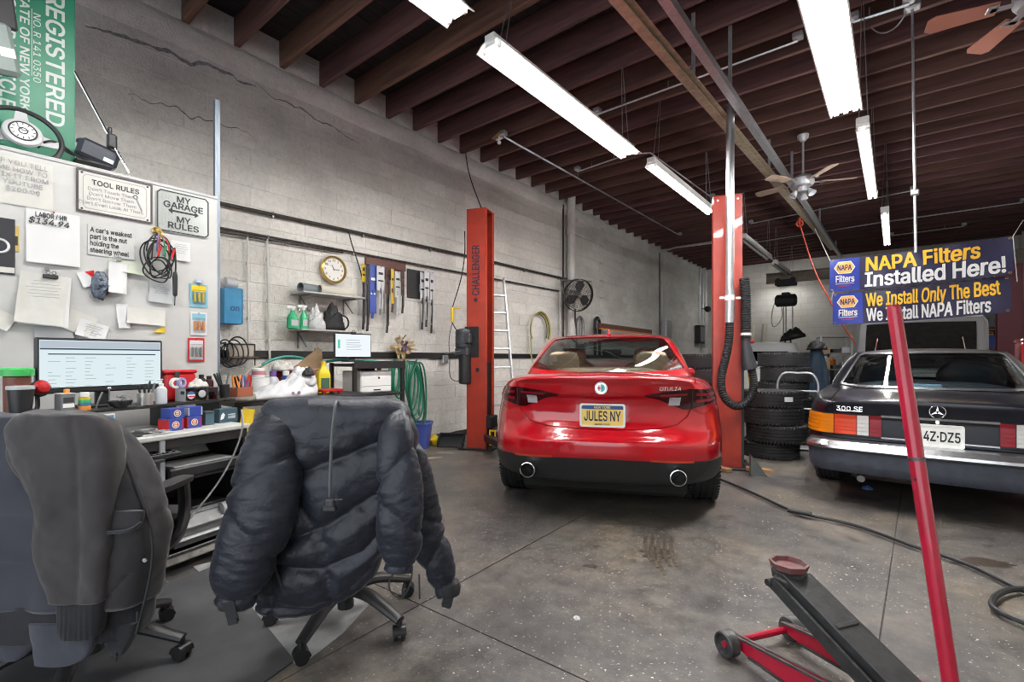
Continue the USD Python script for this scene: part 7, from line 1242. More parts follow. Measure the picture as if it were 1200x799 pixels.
for i in range(18): q = 2 * PI * i / 18; obj('guard_wire', xf(cat(tube(smooth_path([(.04 * math.cos(q), -.09, .04 * math.sin(q)), (.2 * math.cos(q), -.06, .2 * math.sin(q)), (RF * math.cos(q), 0, RF * math.sin(q)), (.2 * math.cos(q), .09, .2 * math.sin(q))], 14), .003, 5)), rx=14), m_pipe_dk, t)
obj('rim_band', xf(grid(np.array([[(r * math.cos(q), y, r * math.sin(q)) for q in np.arange(40) * PI / 20] for r, y in ((RF, -.03), (RF + .01, -.03), (RF + .01, .05), (RF, .05))]), True, True), rx=14), m_pipe_dk, t)
for i in range(3): obj('blade', xf(xf(poly([(-.02, .03), (.02, .03), (.11, .20), (.05, .28), (-.06, .26), (-.10, .16)], .006), rx=0, ry=i * 120), (0, .0, 0), rx=14), m_charcoal, t)
obj('motor', xf(lathe([(.03, -.07), (.05, -.05), (.055, .10), (.08, .12), (.08, .26), (.05, .28)], 24, 'y'), rx=14), m_steel, t); obj('bracket', cat(rod((-.33, .0, .02), (-.33, .12, .30), .014, 8), rod((.33, .0, .02), (.33, .05, .30), .014, 8), rod((-.33, .12, .30), (.33, .05, .30), .014, 8), rod((-.12, .10, .30), (-.10, .45, .34), .016, 8)), m_steel, t)
t = wt('air_line', 'coil of yellow-green air line hanging on the wall above the red car', 'hose', 631, 382, .05); 
for i in range(6): a_ = np.linspace(-.5, PI + .5, 24); obj('hose_loop', tube(smooth_path(np.stack([(.27 + .008 * i) * np.cos(a_), -.01 * i - .01 + 0 * a_, -.08 + (.30 + .01 * i) * np.sin(a_)], 1), 50), .008, 6), M('air_line_yellow', (.42, .38, .12), .5) if i % 3 else m_wire, t)
obj('hose_tail', cat(tube(smooth_path([(-.24, -.02, -.2), (-.25, -.02, -.5), (-.20, -.02, -.75)], 20), .008, 6), tube(smooth_path([(-.26, -.02, -.2), (-.30, -.02, -.45), (-.22, -.02, -.62)], 20), .007, 6)), M('air_line_yellow', (.42, .38, .12)), t)
for u, lab in ((680, 'grey flexible hose in an upside-down U on the wall, nearer the drain stack'), (700, 'black flexible hose in an upside-down U on the wall, right of the grey one')):
    t = wt('hose_hanger', lab, 'hose', u, 380, .10); obj('hose', tube(smooth_path([(-.11, 0, -.7), (-.11, 0, -.1), (-.08, 0, .09), (0, 0, .15), (.08, 0, .09), (.11, 0, -.1), (.11, 0, -.7)], 60), .033, 12), m_steel if u < 690 else m_hose, t); obj('hook', rod((0, .09, .12), (0, -.06, .12), .012), m_steel, t)
p0, p1 = wp(702, 384, .3), wp(762, 391, .3); t = thing('wall_bar', 'long black and orange bar light on the wall above the red car roof', 'bar', tuple((p0 + p1) / 2), 90); L_ = np.linalg.norm(p1 - p0); obj('bar', xf(b0(-L_ / 2, L_ / 2, -.05, .05, .0, .10, .01), ry=math.degrees(math.atan2(p0[2] - p1[2], p1[1] - p0[1]))), m_rail, t); obj('strip', xf(b0(-L_ / 2, L_ / 2, -.052, .0, -.03, .0, .004), ry=math.degrees(math.atan2(p0[2] - p1[2], p1[1] - p0[1]))), m_orange2, t); 
for x in (-.9, .9): obj('bracket', b0(x - .02, x + .02, .02, .30, .0, .05), m_steel, t)
# electrical conduits further along
CX = XL - .10 - WX + .05
wpipe('conduit', 'white conduit that rises beside the meter boxes and bends along the joists', [(776, 395, CX), (776, 312, CX), (777, 300, CX + .02), (781, 293, CX + .10), (792, 290, CX + .5), (842, 283, CX + 2.6)], .028, m_pipe_w, smooth=False, n=12)
wpipe('conduit', 'thin dark conduit beside the white bent one', [(773, 392, CX), (773, 296, CX)], .016, m_pipe_dk)
for u in (820, 824, 827): wpipe('conduit', f'far grey conduit on the wall near the back corner, {dict(zip((820, 824, 827), ("left", "middle", "right")))[u]} of three', [(u, 395, CX), (u, 309, CX)], .022, m_galv)
t = wt('switch_box', 'grey electrical switch box with lever beyond the red car', 'switch box', 781, 386, CX + .06); obj('box', bx(0, 0, 0, .42, .16, .62, .01), m_galv, t); obj('door', bx(0, -.085, 0, .36, .012, .54, .005), m_steel, t); obj('lever', bx(.24, -.05, .12, .03, .04, .30, .006), m_charcoal, t)
t = wt('meter_box', 'dark and pale breaker box on the far wall left of the right column', 'switch box', 822, 392, CX + .06); obj('box', bx(-.15, 0, 0, .5, .16, .62, .01), m_charcoal, t); obj('panel', bx(.36, 0, -.05, .32, .14, .8, .01), m_lgrey, t); obj('door', bx(-.15, -.085, 0, .40, .012, .5, .005), m_grey, t)
t = wt('hook_light', 'small dark lamp on a bracket near the far corner of the wall', 'lamp', 829, 362, CX + .2); obj('arm', rod((0, .2, .02), (0, 0, 0), .014), m_charcoal, t); obj('head', xf(lathe([(.03, -.1), (.09, -.06), (.11, .06), (.05, .1)], 20, 'x')), m_charcoal, t)
# =================================================================== overhead gear, banners and the back of the shop
# garage-door tracks: long angle rails hung under the joists
def rail(name, label, A, B, sec, m, drops=3, cat_='track'):
    A, B = np.array(A, float), np.array(B, float); d = B - A; L_ = np.linalg.norm(d); d /= L_; s = np.cross(d, [0, 0, 1.0]); s /= np.linalg.norm(s); u = np.cross(s, d)
    t = thing(name, label, cat_, tuple(A)); q = [(a * s + b * u) for a, b in sec]; P = np.array([[o + w for w in q] for o in (np.zeros(3), d * L_)])
    k = len(sec); tri = trimesh.creation.triangulate_polygon(Polygon(sec), engine='earcut'); v = np.vstack([P[0], P[1]]); v2, f2 = tri
    m_ = trimesh.creation.extrude_polygon(Polygon(sec), L_); w = np.asarray(m_.vertices); v = w[:, :1] * s + w[:, 1:2] * u + w[:, 2:3] * d
    f = np.asarray(m_.faces); f = f if np.linalg.det(np.stack([s, u, d])) > 0 else f[:, ::-1]; obj('rail', (v, f), m, t, smooth=False)
    for i in range(drops):
        p = A + d * L_ * (i + .5) / drops; obj('hanger', b0(p[0] - A[0] - .018, p[0] - A[0] + .018, p[1] - A[1] - .004, p[1] - A[1] + .004, p[2] - A[2], ZJ + .02 - A[2], .001), m_galv, t)
    return t
ang = [(-.04, 0), (.04, 0), (.04, .006), (-.034, .006), (-.034, .08), (-.04, .08)]; chan = [(-.035, 0), (.035, 0), (.035, .07), (.029, .07), (.029, .006), (-.029, .006), (-.029, .07), (-.035, .07)]
m_brz = M('aged_galvanised', (.42, .35, .25), .42, .55, var=.25, scale=14)
rail('door_track', 'aged brown door track, left of the overhead pair, running back from the top edge', at(714, -8, z=3.62), at(975, 293, z=4.25), ang, m_brz, 4)
rail('door_track', 'second aged track close beside the left overhead track', at(727, -8, z=3.66), at(982, 297, z=4.27), ang, m_brz, 0)
rail('door_track', 'shiny galvanised door track, right of the overhead tracks, ending near the banners', at(772, -8, z=3.66), at(986, 303, z=4.22), chan, m_galv, 4)
a, b = at(855, 128, z=3.75), at(855, 128, d=5.10); 
# thin conduits across the joists
def cond(label, pts, r=.012, m=None, name='conduit'):
    o = np.array(pts[0]); t = thing(name, label, 'conduit', tuple(o)); obj('pipe', tube(np.array([np.array(p) - o for p in pts]), r, 8), m or m_galv, t)
    A_, B_ = np.array(pts[0]), np.array(pts[1])
    for f_ in (.3, .75):
        y_ = A_[1] + (B_[1] - A_[1]) * f_; y_ = YJ0 + .465 * round((y_ - YJ0) / .465); k_ = (y_ - A_[1]) / (B_[1] - A_[1]) if abs(B_[1] - A_[1]) > .2 else f_
        if 0 < k_ < 1: w_ = (B_ - A_) * k_; obj('hanger', rod(w_, w_ + [0, 0, ZJ + .012 - pts[0][2]], .006, 6), m_steel, t)
    for p in (pts[0], pts[-1]): 
        q = np.array(p) - o; obj('junction_box', bx(q[0], q[1], q[2] + .047, .09, .09, .06, .008), m_galv, t)
    return t
ZK = ZJ - .075
cond('thin bright conduit slanting under the joists left of the right lift column', [at(590, 160, z=ZK), at(797, 276, z=ZK)], .014, m_alu)
cond('short conduit crossing the joists right of the long lit strip light', [at(700, 134, z=ZK), at(815, 92, z=ZK), at(935, 48, z=ZK)], .012)
cond('conduit running from the second strip light box along the joists', [at(677, 201, z=ZK), at(735, 181, z=ZK), at(762, 179, z=ZK), at(835, 232, z=ZK)], .011)
cond('conduit crossing the joists at the top right near the pipe drop', [at(1000, 26, z=ZK), at(1065, 5, z=ZK)], .013)
cond('long conduit across the joists behind the grey ceiling fan', [at(880, 262, z=ZK), at(1070, 223, z=ZK)], .013)
cond('longest far conduit across the joists above the banners', [at(885, 284, z=ZK), at(1030, 261, z=ZK), at(1199, 237, z=ZK)], .015)
cond('far conduit just above the upper banner edge', [at(1045, 276, z=ZK), at(1130, 265, z=ZK)], .012)
t = thing('drop_pipe', 'slim steel drop pipe hanging from the joists down to the upper banner', 'pipe', tuple(at(1069, 4, z=ZJ))); A = np.array(at(1069, 4, z=ZJ)); B = np.array(at(1073, 296, d=A @ [-SN, CS, 0])); obj('pipe', tube([(0, 0, 0), B - A], .011, 10), m_galv, t); obj('junction_box', bx(0, 0, -.02, .12, .10, .07, .01), m_galv, t); obj('cable', tube(smooth_path([(-.03, 0, -.03), (-.12, .05, -.14), (-.22, .1, -.12), (-.30, .12, -.02)], 20), .007, 6), m_steel, t); m_ = A * .24 + B * .76; obj('coupling', cat(bx(*(m_ - A), .06, .06, .05, .01)), m_galv, t)
# hole in the ceiling with patch board
a = at(585, 158, z=ZJ); t = thing('ceiling_patch', 'small raw wood patch and valve under the joists left of the long strip light', 'patch', (a[0], a[1], ZJ)); obj('board', bx(0, 0, -.012, .26, .10, .022, .003, rz=-20), M('raw_wood', (.34, .19, .09), .7, var=.2, scale=9), t); obj('valve', cat(rod((0, 0, -.02), (0, 0, -.10), .012), xf(lathe([(.02, -.02), (.03, 0), (.02, .02)], 14), (0, 0, -.11)), rod((-.05, 0, -.06), (.06, 0, -.06), .016)), m_pale, t)
# ceiling fans
def fan(name, label, loc, Rb, blades, m_bl, m_body, drop, spin, kit=True):
    t = thing(name, label, 'ceiling fan', loc)
    obj('downrod', rod((0, 0, .10), (0, 0, drop), .014), m_body, t); obj('canopy', lathe([(.03, drop - .09), (.07, drop - .04), (.075, drop)], 24), m_body, t)
    obj('motor', lathe([(.05, -.06), (.12, -.05), (.145, -.01), (.145, .05), (.11, .09), (.04, .12)], 32), m_body, t)
    for i in range(blades):
        q = spin + 360 * i / blades; obj('blade_iron', xf(xf(cat(b0(-.025, .025, .12, .26, -.012, -.004, .003), b0(-.05, .05, .22, .28, -.012, -.004, .003)), rx=0), rz=q), m_body, t)
        pl = Polygon([(-.055, .22), (.055, .22), (.075, Rb - .04), (.05, Rb), (-.05, Rb), (-.075, Rb - .04)]); mm = trimesh.creation.extrude_polygon(pl, .008); obj('blade', xf(xf(mm, ry=12), (0, 0, -.006), rz=q), m_bl, t)
    if kit:
        obj('light_kit', lathe([(.03, -.15), (.07, -.13), (.08, -.07), (.06, -.05)], 24), m_body, t)
        for i in range(3):
            q = math.radians(spin + 40 + 120 * i); obj('lamp_shade', xf(xf(grid(np.array([[(r * math.cos(w), r * math.sin(w), z) for w in np.arange(20) * PI / 10] for r, z in ((.02, 0), (.03, -.03), (.055, -.09), (.052, -.09), (.026, -.03), (.016, 0))]), False, True), rx=35), (.09 * math.cos(q), .09 * math.sin(q), -.12), rz=math.degrees(q) - 90), M('shade_glass', (.62, .66, .70), .25), t)
    return t
m_blade = M('fan_blade_oak', (.42, .33, .25), .55, var=.15, scale=12); m_fanbody = M('fan_grey', (.48, .49, .52), .35, .4)
f1 = at(941, 214, z=3.72); fan('ceiling_fan', 'grey ceiling fan with pale wood blades hung between the tracks and lights', (f1[0], f1[1], 3.72), .66, 5, m_blade, m_fanbody, ZJ - 3.72, -68)
f2 = at(1222, -4, z=3.6); fan('ceiling_fan', 'ceiling fan at the top right corner with salmon-pink blades', (f2[0], f2[1], 3.6), .60, 5, M('fan_blade_salmon', (.52, .22, .16), .5), m_fanbody, ZJ - 3.6, 100, False)
# banners
m_bl1 = M('banner_blue', (.020, .040, .30), .38, var=.12, scale=4); m_bl2 = M('banner_navy', (.022, .020, .060), .36, var=.15, scale=4); m_yl = M('banner_yellow', (.86, .48, .03), .45); m_wt = M('banner_white', (.74, .74, .73), .45)
def banner(label, pl, pr, hl, hr, rows, seed):
    """pl, pr: top corners; a sheet of vinyl with soft ripples, its lettering laid on the same surface"""
    A, B = np.array(pl), np.array(pr); d = B - A; Wd = np.linalg.norm(d[:2]); rz = math.degrees(math.atan2(d[1], d[0])); rise = B[2] - A[2]
    t = thing('banner', label, 'banner', tuple(A), rz)
    H_ = lambda x: hl + (hr - hl) * x / Wd
    def surf(x, s, o=0.0): return np.stack([x + .0015 * np.sin(9 * s + x * 4 + seed), -.014 * np.sin(5.2 * x + 2.5 * s + seed) - .010 * np.sin(13 * x - 4 * s + seed * 2) - .02 * s * (1 - s) - o, rise * x / Wd - .018 * np.sin(PI * np.clip(x / Wd, 0, 1)) * (1 if seed else .5) - s * H_(x)], -1)
    x, s = np.meshgrid(np.linspace(0, Wd, 90), np.linspace(0, 1, 24), indexing='ij')
    def sh(x0, x1, m, nm):
        xx, ss = np.meshgrid(np.linspace(x0, x1, 60), np.linspace(0, 1, 20), indexing='ij'); return obj(nm, cat(grid(surf(xx, ss)), grid(surf(xx, ss, -.002), flip=True)), m, t, True)
    xs = Wd * .185; sh(0, xs, m_bl1, 'blue_field'); sh(xs, Wd, m_bl2, 'navy_field')
    def onb(mesh, o=.003):
        v, f = mesh; th = v[:, 1]; return surf(v[:, 0], v[:, 2], 0) + np.stack([0 * th, th * 1.0 - o, 0 * th], 1), f
    def tx(s_, x0, x1, c, hh, m, nm):
        g_ = meshkit.text_mesh(s_, 1.0, .0015, True); g_ = trimesh.Trimesh(*trimesh.remesh.subdivide_to_size(g_.vertices, g_.faces, .35)) ; v = np.vstack([np.array(g_.vertices) + [k_, 0, 0] for k_ in (-.022, 0, .022)]); g_ = trimesh.Trimesh(v, np.vstack([np.asarray(g_.faces) + i_ * len(g_.vertices) for i_ in range(3)]), process=False); w = v[:, 0].max() - v[:, 0].min(); v[:, 0] = x0 + (v[:, 0] - v[:, 0].min()) / w * (x1 - x0)
        return obj(nm, onb((np.stack([v[:, 0], -v[:, 2], c - (v[:, 1] - .5) * hh], 1), np.asarray(g_.faces)), .0075 if nm.startswith('logo') else .004), m, t)
    for s_, x0, x1, c, hh, m in rows: tx(s_, x0 * Wd, x1 * Wd, c, hh, m, 'lettering')
    hexg = lambda k: Polygon([((.5 + a_ * k * .5) * xs, .40 - .20 + b_ * k * .19 + .08) for a_, b_ in ((-.72, 0), (-.42, 1), (.42, 1), (.72, 0), (.42, -1), (-.42, -1))])
    def fl(g_, m, nm, o):
        v, f = poly(g_, .0012); v, f = trimesh.remesh.subdivide_to_size(v, f, .04); return obj(nm, onb((v, f), o), m, t)
    q = fl(hexg(1.0), m_wt, 'logo_border', .003); fl(hexg(.90), M('banner_gold', (.80, .42, .12), .45), 'logo_field', .0055)
    tx('NAPA', .26 * xs, .74 * xs, .28, .17, M('banner_ink', (.02, .03, .10), .5), 'logo_lettering'); tx('Filters', .20 * xs, .82 * xs, .63, .20, m_wt, 'logo_word'); fl(Polygon([(.20 * xs, .77), (.82 * xs, .77), (.82 * xs, .785), (.20 * xs, .785)]), m_wt, 'logo_rule', .003); fl(Polygon([(.30 * xs, .83), (.70 * xs, .83), (.70 * xs, .86), (.30 * xs, .86)]), m_redp, 'logo_tagline', .003)
    obj('grommet', cat(*[xf(ring(.012, .003, 16, 5), tuple(surf(np.array(x_), np.array(s_), .002))) for x_ in (.03, Wd - .03) for s_ in (.05, .95)]), m_gold, t)
    return t, A, B
b1 = banner('upper blue and navy NAPA Filters Installed Here banner', at(972, 305, d=6.7), at(1187.5, 276, d=5.85), .44, .47, [('NAPA Filters', .22, .84, .25, .40, m_yl), ('Installed Here!', .215, .965, .71, .42, m_wt)], 1)
b2 = banner('lower banner, We Install Only The Best, half behind the jack handle', at(976, 344.5, d=6.65), at(1184, 323, d=5.9), .425, .45, [('We Install Only The Best', .205, .945, .27, .40, m_yl), ('We Install NAPA Filters', .205, .90, .74, .38, m_wt)], 3)
t = thing('tie_string', 'white string that ties the upper banner corners to the track and the right wall', 'cord', tuple(at(972, 305, d=6.7))); o = np.array(at(972, 305, d=6.7)); [obj('string', tube([np.array(p) - o, np.array(q) - o], .005, 6), m_wt, t) for p, q in ((at(973, 306, d=6.7), at(955, 268, d=7.6)), (at(1187, 277, d=5.85), at(1199, 258, d=6.6)), (at(1187, 277, d=5.85), at(1192, 330, d=5.9)), (at(977, 341, d=6.65), at(974, 352, d=6.7)))]
t = thing('red_rope', 'orange-red cord hanging from the track and slanting down behind the banners', 'cord', tuple(at(937, 262, d=8.6))); o = np.array(at(937, 262, d=8.6)); obj('cord', tube(smooth_path([np.array(at(u, v, d=8.6)) - o for u, v in ((937, 262), (944, 285), (956, 320), (974, 355), (992, 388), (1002, 402))], 40), .012, 8), M('cord_red', (.60, .07, .03), .5), t); obj('knot', cat(xf(ring(.05, .014, 16, 6), (0, 0, .0)), bx(0, 0, .05, .04, .03, .12, .01)), M('cord_red', (.6, .07, .03)), t)
# hoist beam and chain hoist
HY = 15.2; A, B = at(898, 327, y=HY), at(1010, 313, y=HY); zbm = A[2]
t = thing('hoist_beam', 'brown painted jib beam spanning the back of the shop under the ceiling', 'beam', (A[0], HY, zbm)); Lb = XR - .3 - A[0]; obj('web', b0(0, Lb, -.012, .012, -.12, .12), M('beam_brown', (.25, .205, .16), .5, var=.2, scale=6), t)
for z in (-.13, .13): obj('flange', b0(0, Lb, -.09, .09, z - .012, z + .012, .002), M('beam_brown', (.13, .095, .07)), t)
obj('post', b0(Lb - .2, Lb, -.12, .12, -zbm, .12, .01), M('beam_brown', (.13, .095, .07)), t)
h0 = at(921, 352, y=HY); t = thing('chain_hoist', 'chain hoist with trolley and hanging chains on the brown beam', 'hoist', (h0[0], HY, h0[2])); ztr = zbm - .12 - h0[2]
obj('trolley', cat(*[xf(lathe([(.05, -.02), (.07, -.015), (.07, .015), (.05, .02)], 20, 'y'), (x, s * .10, ztr + .03)) for x in (-.18, .18) for s in (-1, 1)], bx(0, -.13, ztr - .03, .5, .02, .16, .004), bx(0, .13, ztr - .03, .5, .02, .16, .004)), m_charcoal, t)
obj('body', cat(xf(lathe([(.12, -.26), (.17, -.22), (.17, .22), (.12, .26)], 26, 'x')), bx(0, 0, .14, .2, .2, .16, .02)), m_charcoal, t); zf = at(921, 392, y=HY)[2] - h0[2]
for x in (-.06, .0, .16): obj('chain', tube([(x, 0, -.1), (x, 0, zf)], .016, 6), m_steel, t)
obj('hook_block', cat(bx(.05, 0, zf - .05, .22, .12, .2, .03), xf(ring(.07, .02, 18, 6), (.05, 0, zf - .20))), m_charcoal, t); obj('hand_chain', tube(smooth_path([(-.28, 0, -.05), (-.36, 0, -.5), (-.30, 0, -.72), (-.16, 0, -.6), (-.12, 0, -.15)], 40), .012, 6), m_steel, t)
k0 = at(930, 392, y=HY); t = thing('engine_sling', 'dark crumpled cover slung from the hoist chains', 'sling', (k0[0], HY, k0[2])); obj('cover', xf(crumple(.62, .4, .26, 41), (0, 0, -.12), ry=-12), m_charcoal, t, True)
# back of the shop: benches, cabinet, shelves, tools
bx0, bx1 = at(900, 420, y=17.6)[0] + 1.1, at(1010, 420, y=17.6)[0]
t = thing('back_bench', 'long dark bench along the back wall, loaded with tools', 'workbench', ((bx1 + .5 - 3.85) / 2, 17.75, 0)); Lb = bx1 + .5 + 3.85; obj('top', b0(-Lb / 2, Lb / 2, -.4, .4, .92, .98, .01), m_blklam, t); obj('skirt', b0(-Lb / 2 + .1, Lb / 2 - .1, -.35, .38, .0, .92), m_charcoal, t)
for i in range(6): obj('drawer', b0(-Lb / 2 + .2 + i * Lb / 6.5, -.1 - Lb / 2 + (i + 1) * Lb / 6.5 + .2, -.365, -.34, .55, .86, .006), m_grey, t)
bm_ = [(905, m_grey, .40, .5, 'grey tool chest at the left of the back bench'), (938, M('case_green', (.08, .10, .09), .5), .78, .42, 'wide dark cabinet at the middle of the back bench'), (963, m_charcoal, .38, .5, 'black tool chest on the back bench right of the wide cabinet'), (980, m_lgrey, .36, .3, 'light grey box on the back bench near the shelf unit')]
for u, m, w, h, lab in bm_: p = at(u, 420, y=17.6); t = thing('tool_chest', lab, 'tool chest', (p[0], 17.6, .98)); obj('body', bx(0, 0, h / 2, w, .34, h, .012), m, t); [obj('drawer', bx(0, -.175, h * (.2 + .3 * i), w * .88, .012, h * .24, .003), m_steel, t) for i in range(3)]
for i, (u, h, m, lab) in enumerate(((945, .34, m_whitep, 'white bottle on the wide dark cabinet at the back'), (950, .26, m_bluep, 'blue can beside the white bottle at the back'), (968, .30, m_pale, 'pale jug at the back right of the blue can'), (975, .24, m_orange2, 'orange can at the far right of the back bench'))): p = at(u, 420, y=17.3); t = thing('oil_can', lab, 'can', (p[0], 17.3, .98)); obj('can', lathe([(.07, 0), (.09, .01), (.09, h * .75), (.04, h * .9), (.035, h)], 20), m, t)
for u, lab in ((880, 'tall cream roll leaning at the back, left one'), (885, 'tall cream roll leaning at the back, right one')): p = at(u, 395, y=17.9); t = thing('paper_roll', lab, 'roll', (p[0] + (-.12 if u < 882 else .12), 17.95, 0)); obj('roll', xf(lathe([(.07, 0), (.075, .01), (.075, 2.35), (.07, 2.36)], 20), rx=0, ry=4), M('roll_cream', (.6, .57, .48), .6), t)
p = at(984, 430, y=13.2) - np.array([.12, 0, 0]); t = thing('shelf_unit', 'galvanised shelf unit with parts beyond the navy car, left of the raised bonnet', 'shelving', (p[0], 13.2, 0), 20); zt_ = at(986, 393, y=13.2)[2]
for x in (-.30, .30):
    for y in (-.2, .2): obj('post', b0(x - .02, x + .02, y - .02, y + .02, 0, zt_), m_galv, t)
for i in range(5): obj('shelf', b0(-.30, .30, -.2, .2, .2 + i * (zt_ - .25) / 4, .225 + i * (zt_ - .25) / 4), m_steel, t)
sh_r = random.Random(9)
for i in range(4):
    for x in (-.18, .02, .2):
        q = math.radians(20); lx, ly = x, -.05; z = .225 + i * (zt_ - .25) / 4; hh = sh_r.uniform(.08, .2)
        o = thing('parts_carton', f'{("dull", "dark", "pale")[[-.18, .02, .2].index(x)]} carton on the {("lowest", "second", "third", "fourth")[i]} board of the shelf unit', 'carton', (p[0] + math.cos(q) * lx - math.sin(q) * ly, 13.2 + math.sin(q) * lx + math.cos(q) * ly, z), 20); obj('carton', bx(0, 0, hh / 2, .15, .22, hh, .004), (m_kraft, m_charcoal, m_lgrey)[[-.18, .02, .2].index(x)], o); obj('tape', bx(0, 0, hh, .03, .222, .003, .0005), m_paper2, o)
# dark blue draped cover on an engine stand
p = at(957, 470, d=9.0); t = thing('draped_cover', 'dark blue cloth draped over an engine stand between the tyres and the navy car', 'cover', (p[0], p[1], 0), YAW); zt_ = at(957, 408, d=9.0)[2]; P = []
for s_ in np.linspace(0, 1, 30):
    r_ = .10 + .26 * s_ ** .6; a_ = np.arange(40) * 2 * PI / 40; k = 1 + .13 * s_ * np.sin(a_ * 7 + 3 * s_) + .06 * np.sin(a_ * 3 + 8 * s_); P.append(np.stack([r_ * k * np.cos(a_) * .75, r_ * k * np.sin(a_) * .6, zt_ * (1 - s_) + .25 * s_ + 0 * a_], 1))
P = np.array(P)[::-1]; obj('cloth', rings(P), M('cover_navy', (.012, .030, .055), .8, var=.2, scale=8), t, True); obj('stand', cat(rod((0, 0, .05), (0, 0, .6), .04), bx(0, 0, .04, .6, .08, .06), bx(0, 0, .04, .08, .6, .06)), m_charcoal, t); obj('cap', xf(crumple(.34, .3, .16, 44), (0, 0, zt_ - .03)), m_charcoal, t, True)
p = at(945, 478, d=8.3); t = thing('car_wheel', 'spare alloy wheel leaning by the taller tyre stack under the blue cover', 'wheel', (p[0], p[1], 0), YAW + 40); wheel(t, .05, 0, .31, .2)
# right side: rack with stereo and blue chest, maroon column
RY = 15.1; q0 = at(1150, 395, y=RY); t = thing('wall_rack', 'wooden rack at the far right holding a stereo and a blue chest', 'shelving', (q0[0], RY, 0), 0); m_rk = M('rack_brown', (.16, .10, .07), .6, var=.2, scale=8)
for x in (-.95, .55):
    for y in (-.25, .25): obj('post', b0(x - .03, x + .03, y - .03, y + .03, 0, 2.5), m_rk, t)
zst = at(1160, 386, y=RY)[2]; zch = at(1158, 407, y=RY)[2]
for z in (.6, zch, zst): obj('board', b0(-.98, .58, -.28, .28, z - .03, z), m_rk, t)
obj('back_panel', b0(-1.5, .58, .28, .31, zst - .1, zst + .75), m_rk, t)
q = at(1161, 380, y=RY); t = thing('stereo', 'grey two-speaker stereo on the wooden rack below the banner end', 'stereo', (q[0], RY - .02, zst + .001), 0); obj('case', bx(0, 0, .21, .56, .26, .40, .04), M('stereo_grey', (.09, .10, .11), .4), t); [obj('speaker', xf(lathe([(.03, -.02), (.10, -.02), (.11, 0)], 22, 'y'), (x, -.13, .18)), m_print, t) for x in (-.15, .15)]; obj('handle', tube(smooth_path([(-.2, 0, .40), (-.18, 0, .46), (.18, 0, .46), (.2, 0, .40)], 20), .015, 6), m_charcoal, t)
q = at(1153, 398, y=RY); t = thing('blue_chest', 'blue tool chest with packets on top, on the rack under the stereo', 'tool chest', (q[0], RY - .02, zch + .001), 0); hc = .26; obj('body', bx(0, 0, hc / 2, .66, .36, hc, .01), m_bluep, t); obj('handle', tube(smooth_path([(-.25, -.19, hc * .4), (-.25, -.21, hc * .65), (.25, -.21, hc * .65), (.25, -.19, hc * .4)], 20), .012, 6), m_alu, t)
for i in range(4): o = thing('packet', f'{("yellow", "white", "orange", "cream")[i]} packet lying on the blue chest', 'packet', (q[0] - .24 + .16 * i, RY - .02, zch + hc + .002), 0); obj('packet', bx(0, 0, .05, .13, .16, .10, .006), (m_yel, m_pale, m_orange2, m_paper2)[i], o); obj('seal', bx(0, -.081, .05, .10, .003, .03, .001), m_print, o)
q = at(1182, 400, y=13.2); t = thing('red_column', 'dark maroon lift column beyond the navy car at the right edge', 'vehicle lift', (min(q[0], XR - .25), 13.2, 0)); obj('column', column(t, 3.0, .34, .30, -1, None), M('maroon_enamel', (.10, .012, .022), .4), t); obj('base_plate', bx(0, 0, .011, .46, .46, .022, .004), m_black, t)
# on the floor: air line, wood scraps, stains
t = thing('floor_hose', 'long black air hose trailing over the floor from the lift to the right edge', 'hose', tuple(at(836, 558, z=.012))); o = np.array(at(836, 558, z=0)); F2 = [np.array(at(u, v, z=.011)) - o for u, v in ((836, 558), (870, 572), (905, 588), (935, 600), (990, 612), (1060, 636), (1130, 660), (1180, 684), (1215, 700))]; obj('hose', tube(smooth_path(F2, 160), .011, 8), m_hose, t)
obj('coupler', cat(*[tube([np.array(at(a_, b_, z=.024)) - o, np.array(at(c_, d_, z=.024)) - o], .017, 10) for a_, b_, c_, d_ in ((922, 597, 950, 602),)]), m_charcoal, t)
t = thing('floor_hose', 'loop of thicker black hose on the floor at the right edge', 'hose', tuple(at(1170, 700, z=.014))); o = np.array(at(1170, 700, z=0)); obj('hose', tube(smooth_path([np.array(at(u, v, z=.015)) - o for u, v in ((1225, 692), (1195, 690), (1172, 695), (1163, 704), (1170, 716), (1190, 725), (1225, 738))], 80), .014, 8), m_hose, t)
for u, v, L_, rz_, lab, tilt in ((890, 553, .26, 20, 'angled wood offcut on the steel wedge by the right lift column', 4), (848, 552, .16, -30, 'short flat wood block at the foot of the right lift column', 0)): p = at(u, v, z=0); obj('wood_offcut', xf(bx(0, 0, .022, L_, .075, .04, .003, ry=tilt), tuple(p), rz=rz_), M('raw_wood', (.34, .19, .09)), None, label=lab, cat='wood')
p = at(880, 558, z=0); obj('steel_wedge', xf(poly([(0, 0), (.16, 0), (0, .22)], .06), tuple(p), rz=YAW - 10), M('wedge_grey', (.10, .11, .11), .5), None, label='grey steel wedge standing at the foot of the right lift column', cat='wedge')
p = at(1017, 573, z=0); obj('blue_scrap', xf(crumple(.09, .07, .03, 51), tuple(p)), M('scrap_blue', (.06, .16, .42), .5), None, True, label='small blue crumpled scrap under the navy car', cat='scrap')
p = at(676, 725, z=0); obj('white_scrap', xf(crumple(.035, .03, .012, 52), tuple(p)), m_paper, None, True, label='tiny white scrap of paper on the open floor', cat='scrap')
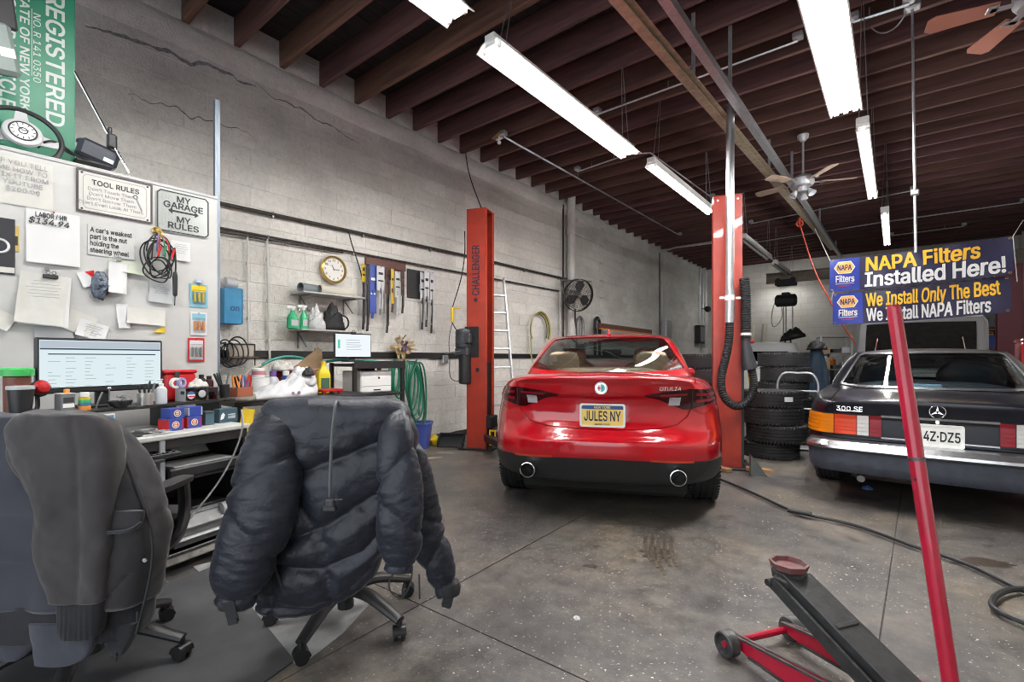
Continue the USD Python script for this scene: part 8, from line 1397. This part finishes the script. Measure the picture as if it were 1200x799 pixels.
# chair mat of pale plastic under the chairs
mat = [at(u, v, z=0)[:2] for u, v in ((188, 690), (250, 664), (262, 672), (345, 775), (310, 800), (120, 860), (-60, 830), (-40, 720))]; m_mat = M('chair_mat', (.075, .076, .080), .5, var=.25, scale=4)
obj('chair_mat', trimesh.creation.extrude_polygon(Polygon(mat).buffer(-.02).buffer(.02), .006), m_mat, None, False, label='dark grey worn floor mat under the office chairs', cat='mat')
mat2 = [at(u, v, z=0)[:2] for u, v in ((226, 664), (330, 640), (440, 700), (402, 742), (350, 782))]
obj('floor_board', trimesh.creation.extrude_polygon(Polygon(mat2), .004), M('board_pale', (.40, .41, .41), .6, col2=(.22, .22, .22), scale=5), None, False, label='pale scuffed board showing beside the dark mat under the puffer jacket', cat='board')
for i in range(5): obj('tyre_mark', tube(smooth_path([np.array(at(757 + 7.5 * i + k_ * 1.5 * (j_ - 2), 628 + (7.5 + 1.4 * ((i * 7) % 3)) * j_ + 2 * ((i * 5) % 4), z=.0006)) for j_, k_ in enumerate((0, .4, .9, 1.5, 2.2))], 24), .013, 6, flat=.06), M('oil_dark', (.085, .068, .052), .4, var=.5, scale=40), None, False, label=f'oily tread mark behind the red car, {("first", "second", "third", "fourth", "last")[i]} from the left of five', group='tread marks on the floor', cat='stain')
for i, (u, v, w, d_, seed) in enumerate(((770, 648, .20, .18, 1), (692, 663, .09, .05, 2), (1150, 659, .30, .14, 3), (700, 640, .05, .03, 4))):
    p = at(u, v, z=0); a_ = np.arange(36) * 2 * PI / 36; r_ = np.array([.5 + .22 * (meshkit.fbm(np.array([[math.cos(q) * 2 + seed * 5, math.sin(q) * 2, 0.0]]), 4)[0] - .5) * 3 for q in a_])
    pts = np.stack([r_ * w * np.cos(a_), r_ * d_ * np.sin(a_)], 1); obj('oil_stain', xf(trimesh.creation.extrude_polygon(Polygon(pts).buffer(0), .0008), (p[0], p[1], .0), rz=YAW), M('oil_film', (.055, .043, .033), .38, var=.45, scale=34), None, False, label=('brown oil stain under the tread marks behind the red car', 'small dark oil spot left of the larger stain', 'brown oil stain on the floor below the navy car bumper', 'tiny oil spot on the open floor')[i], cat='stain')
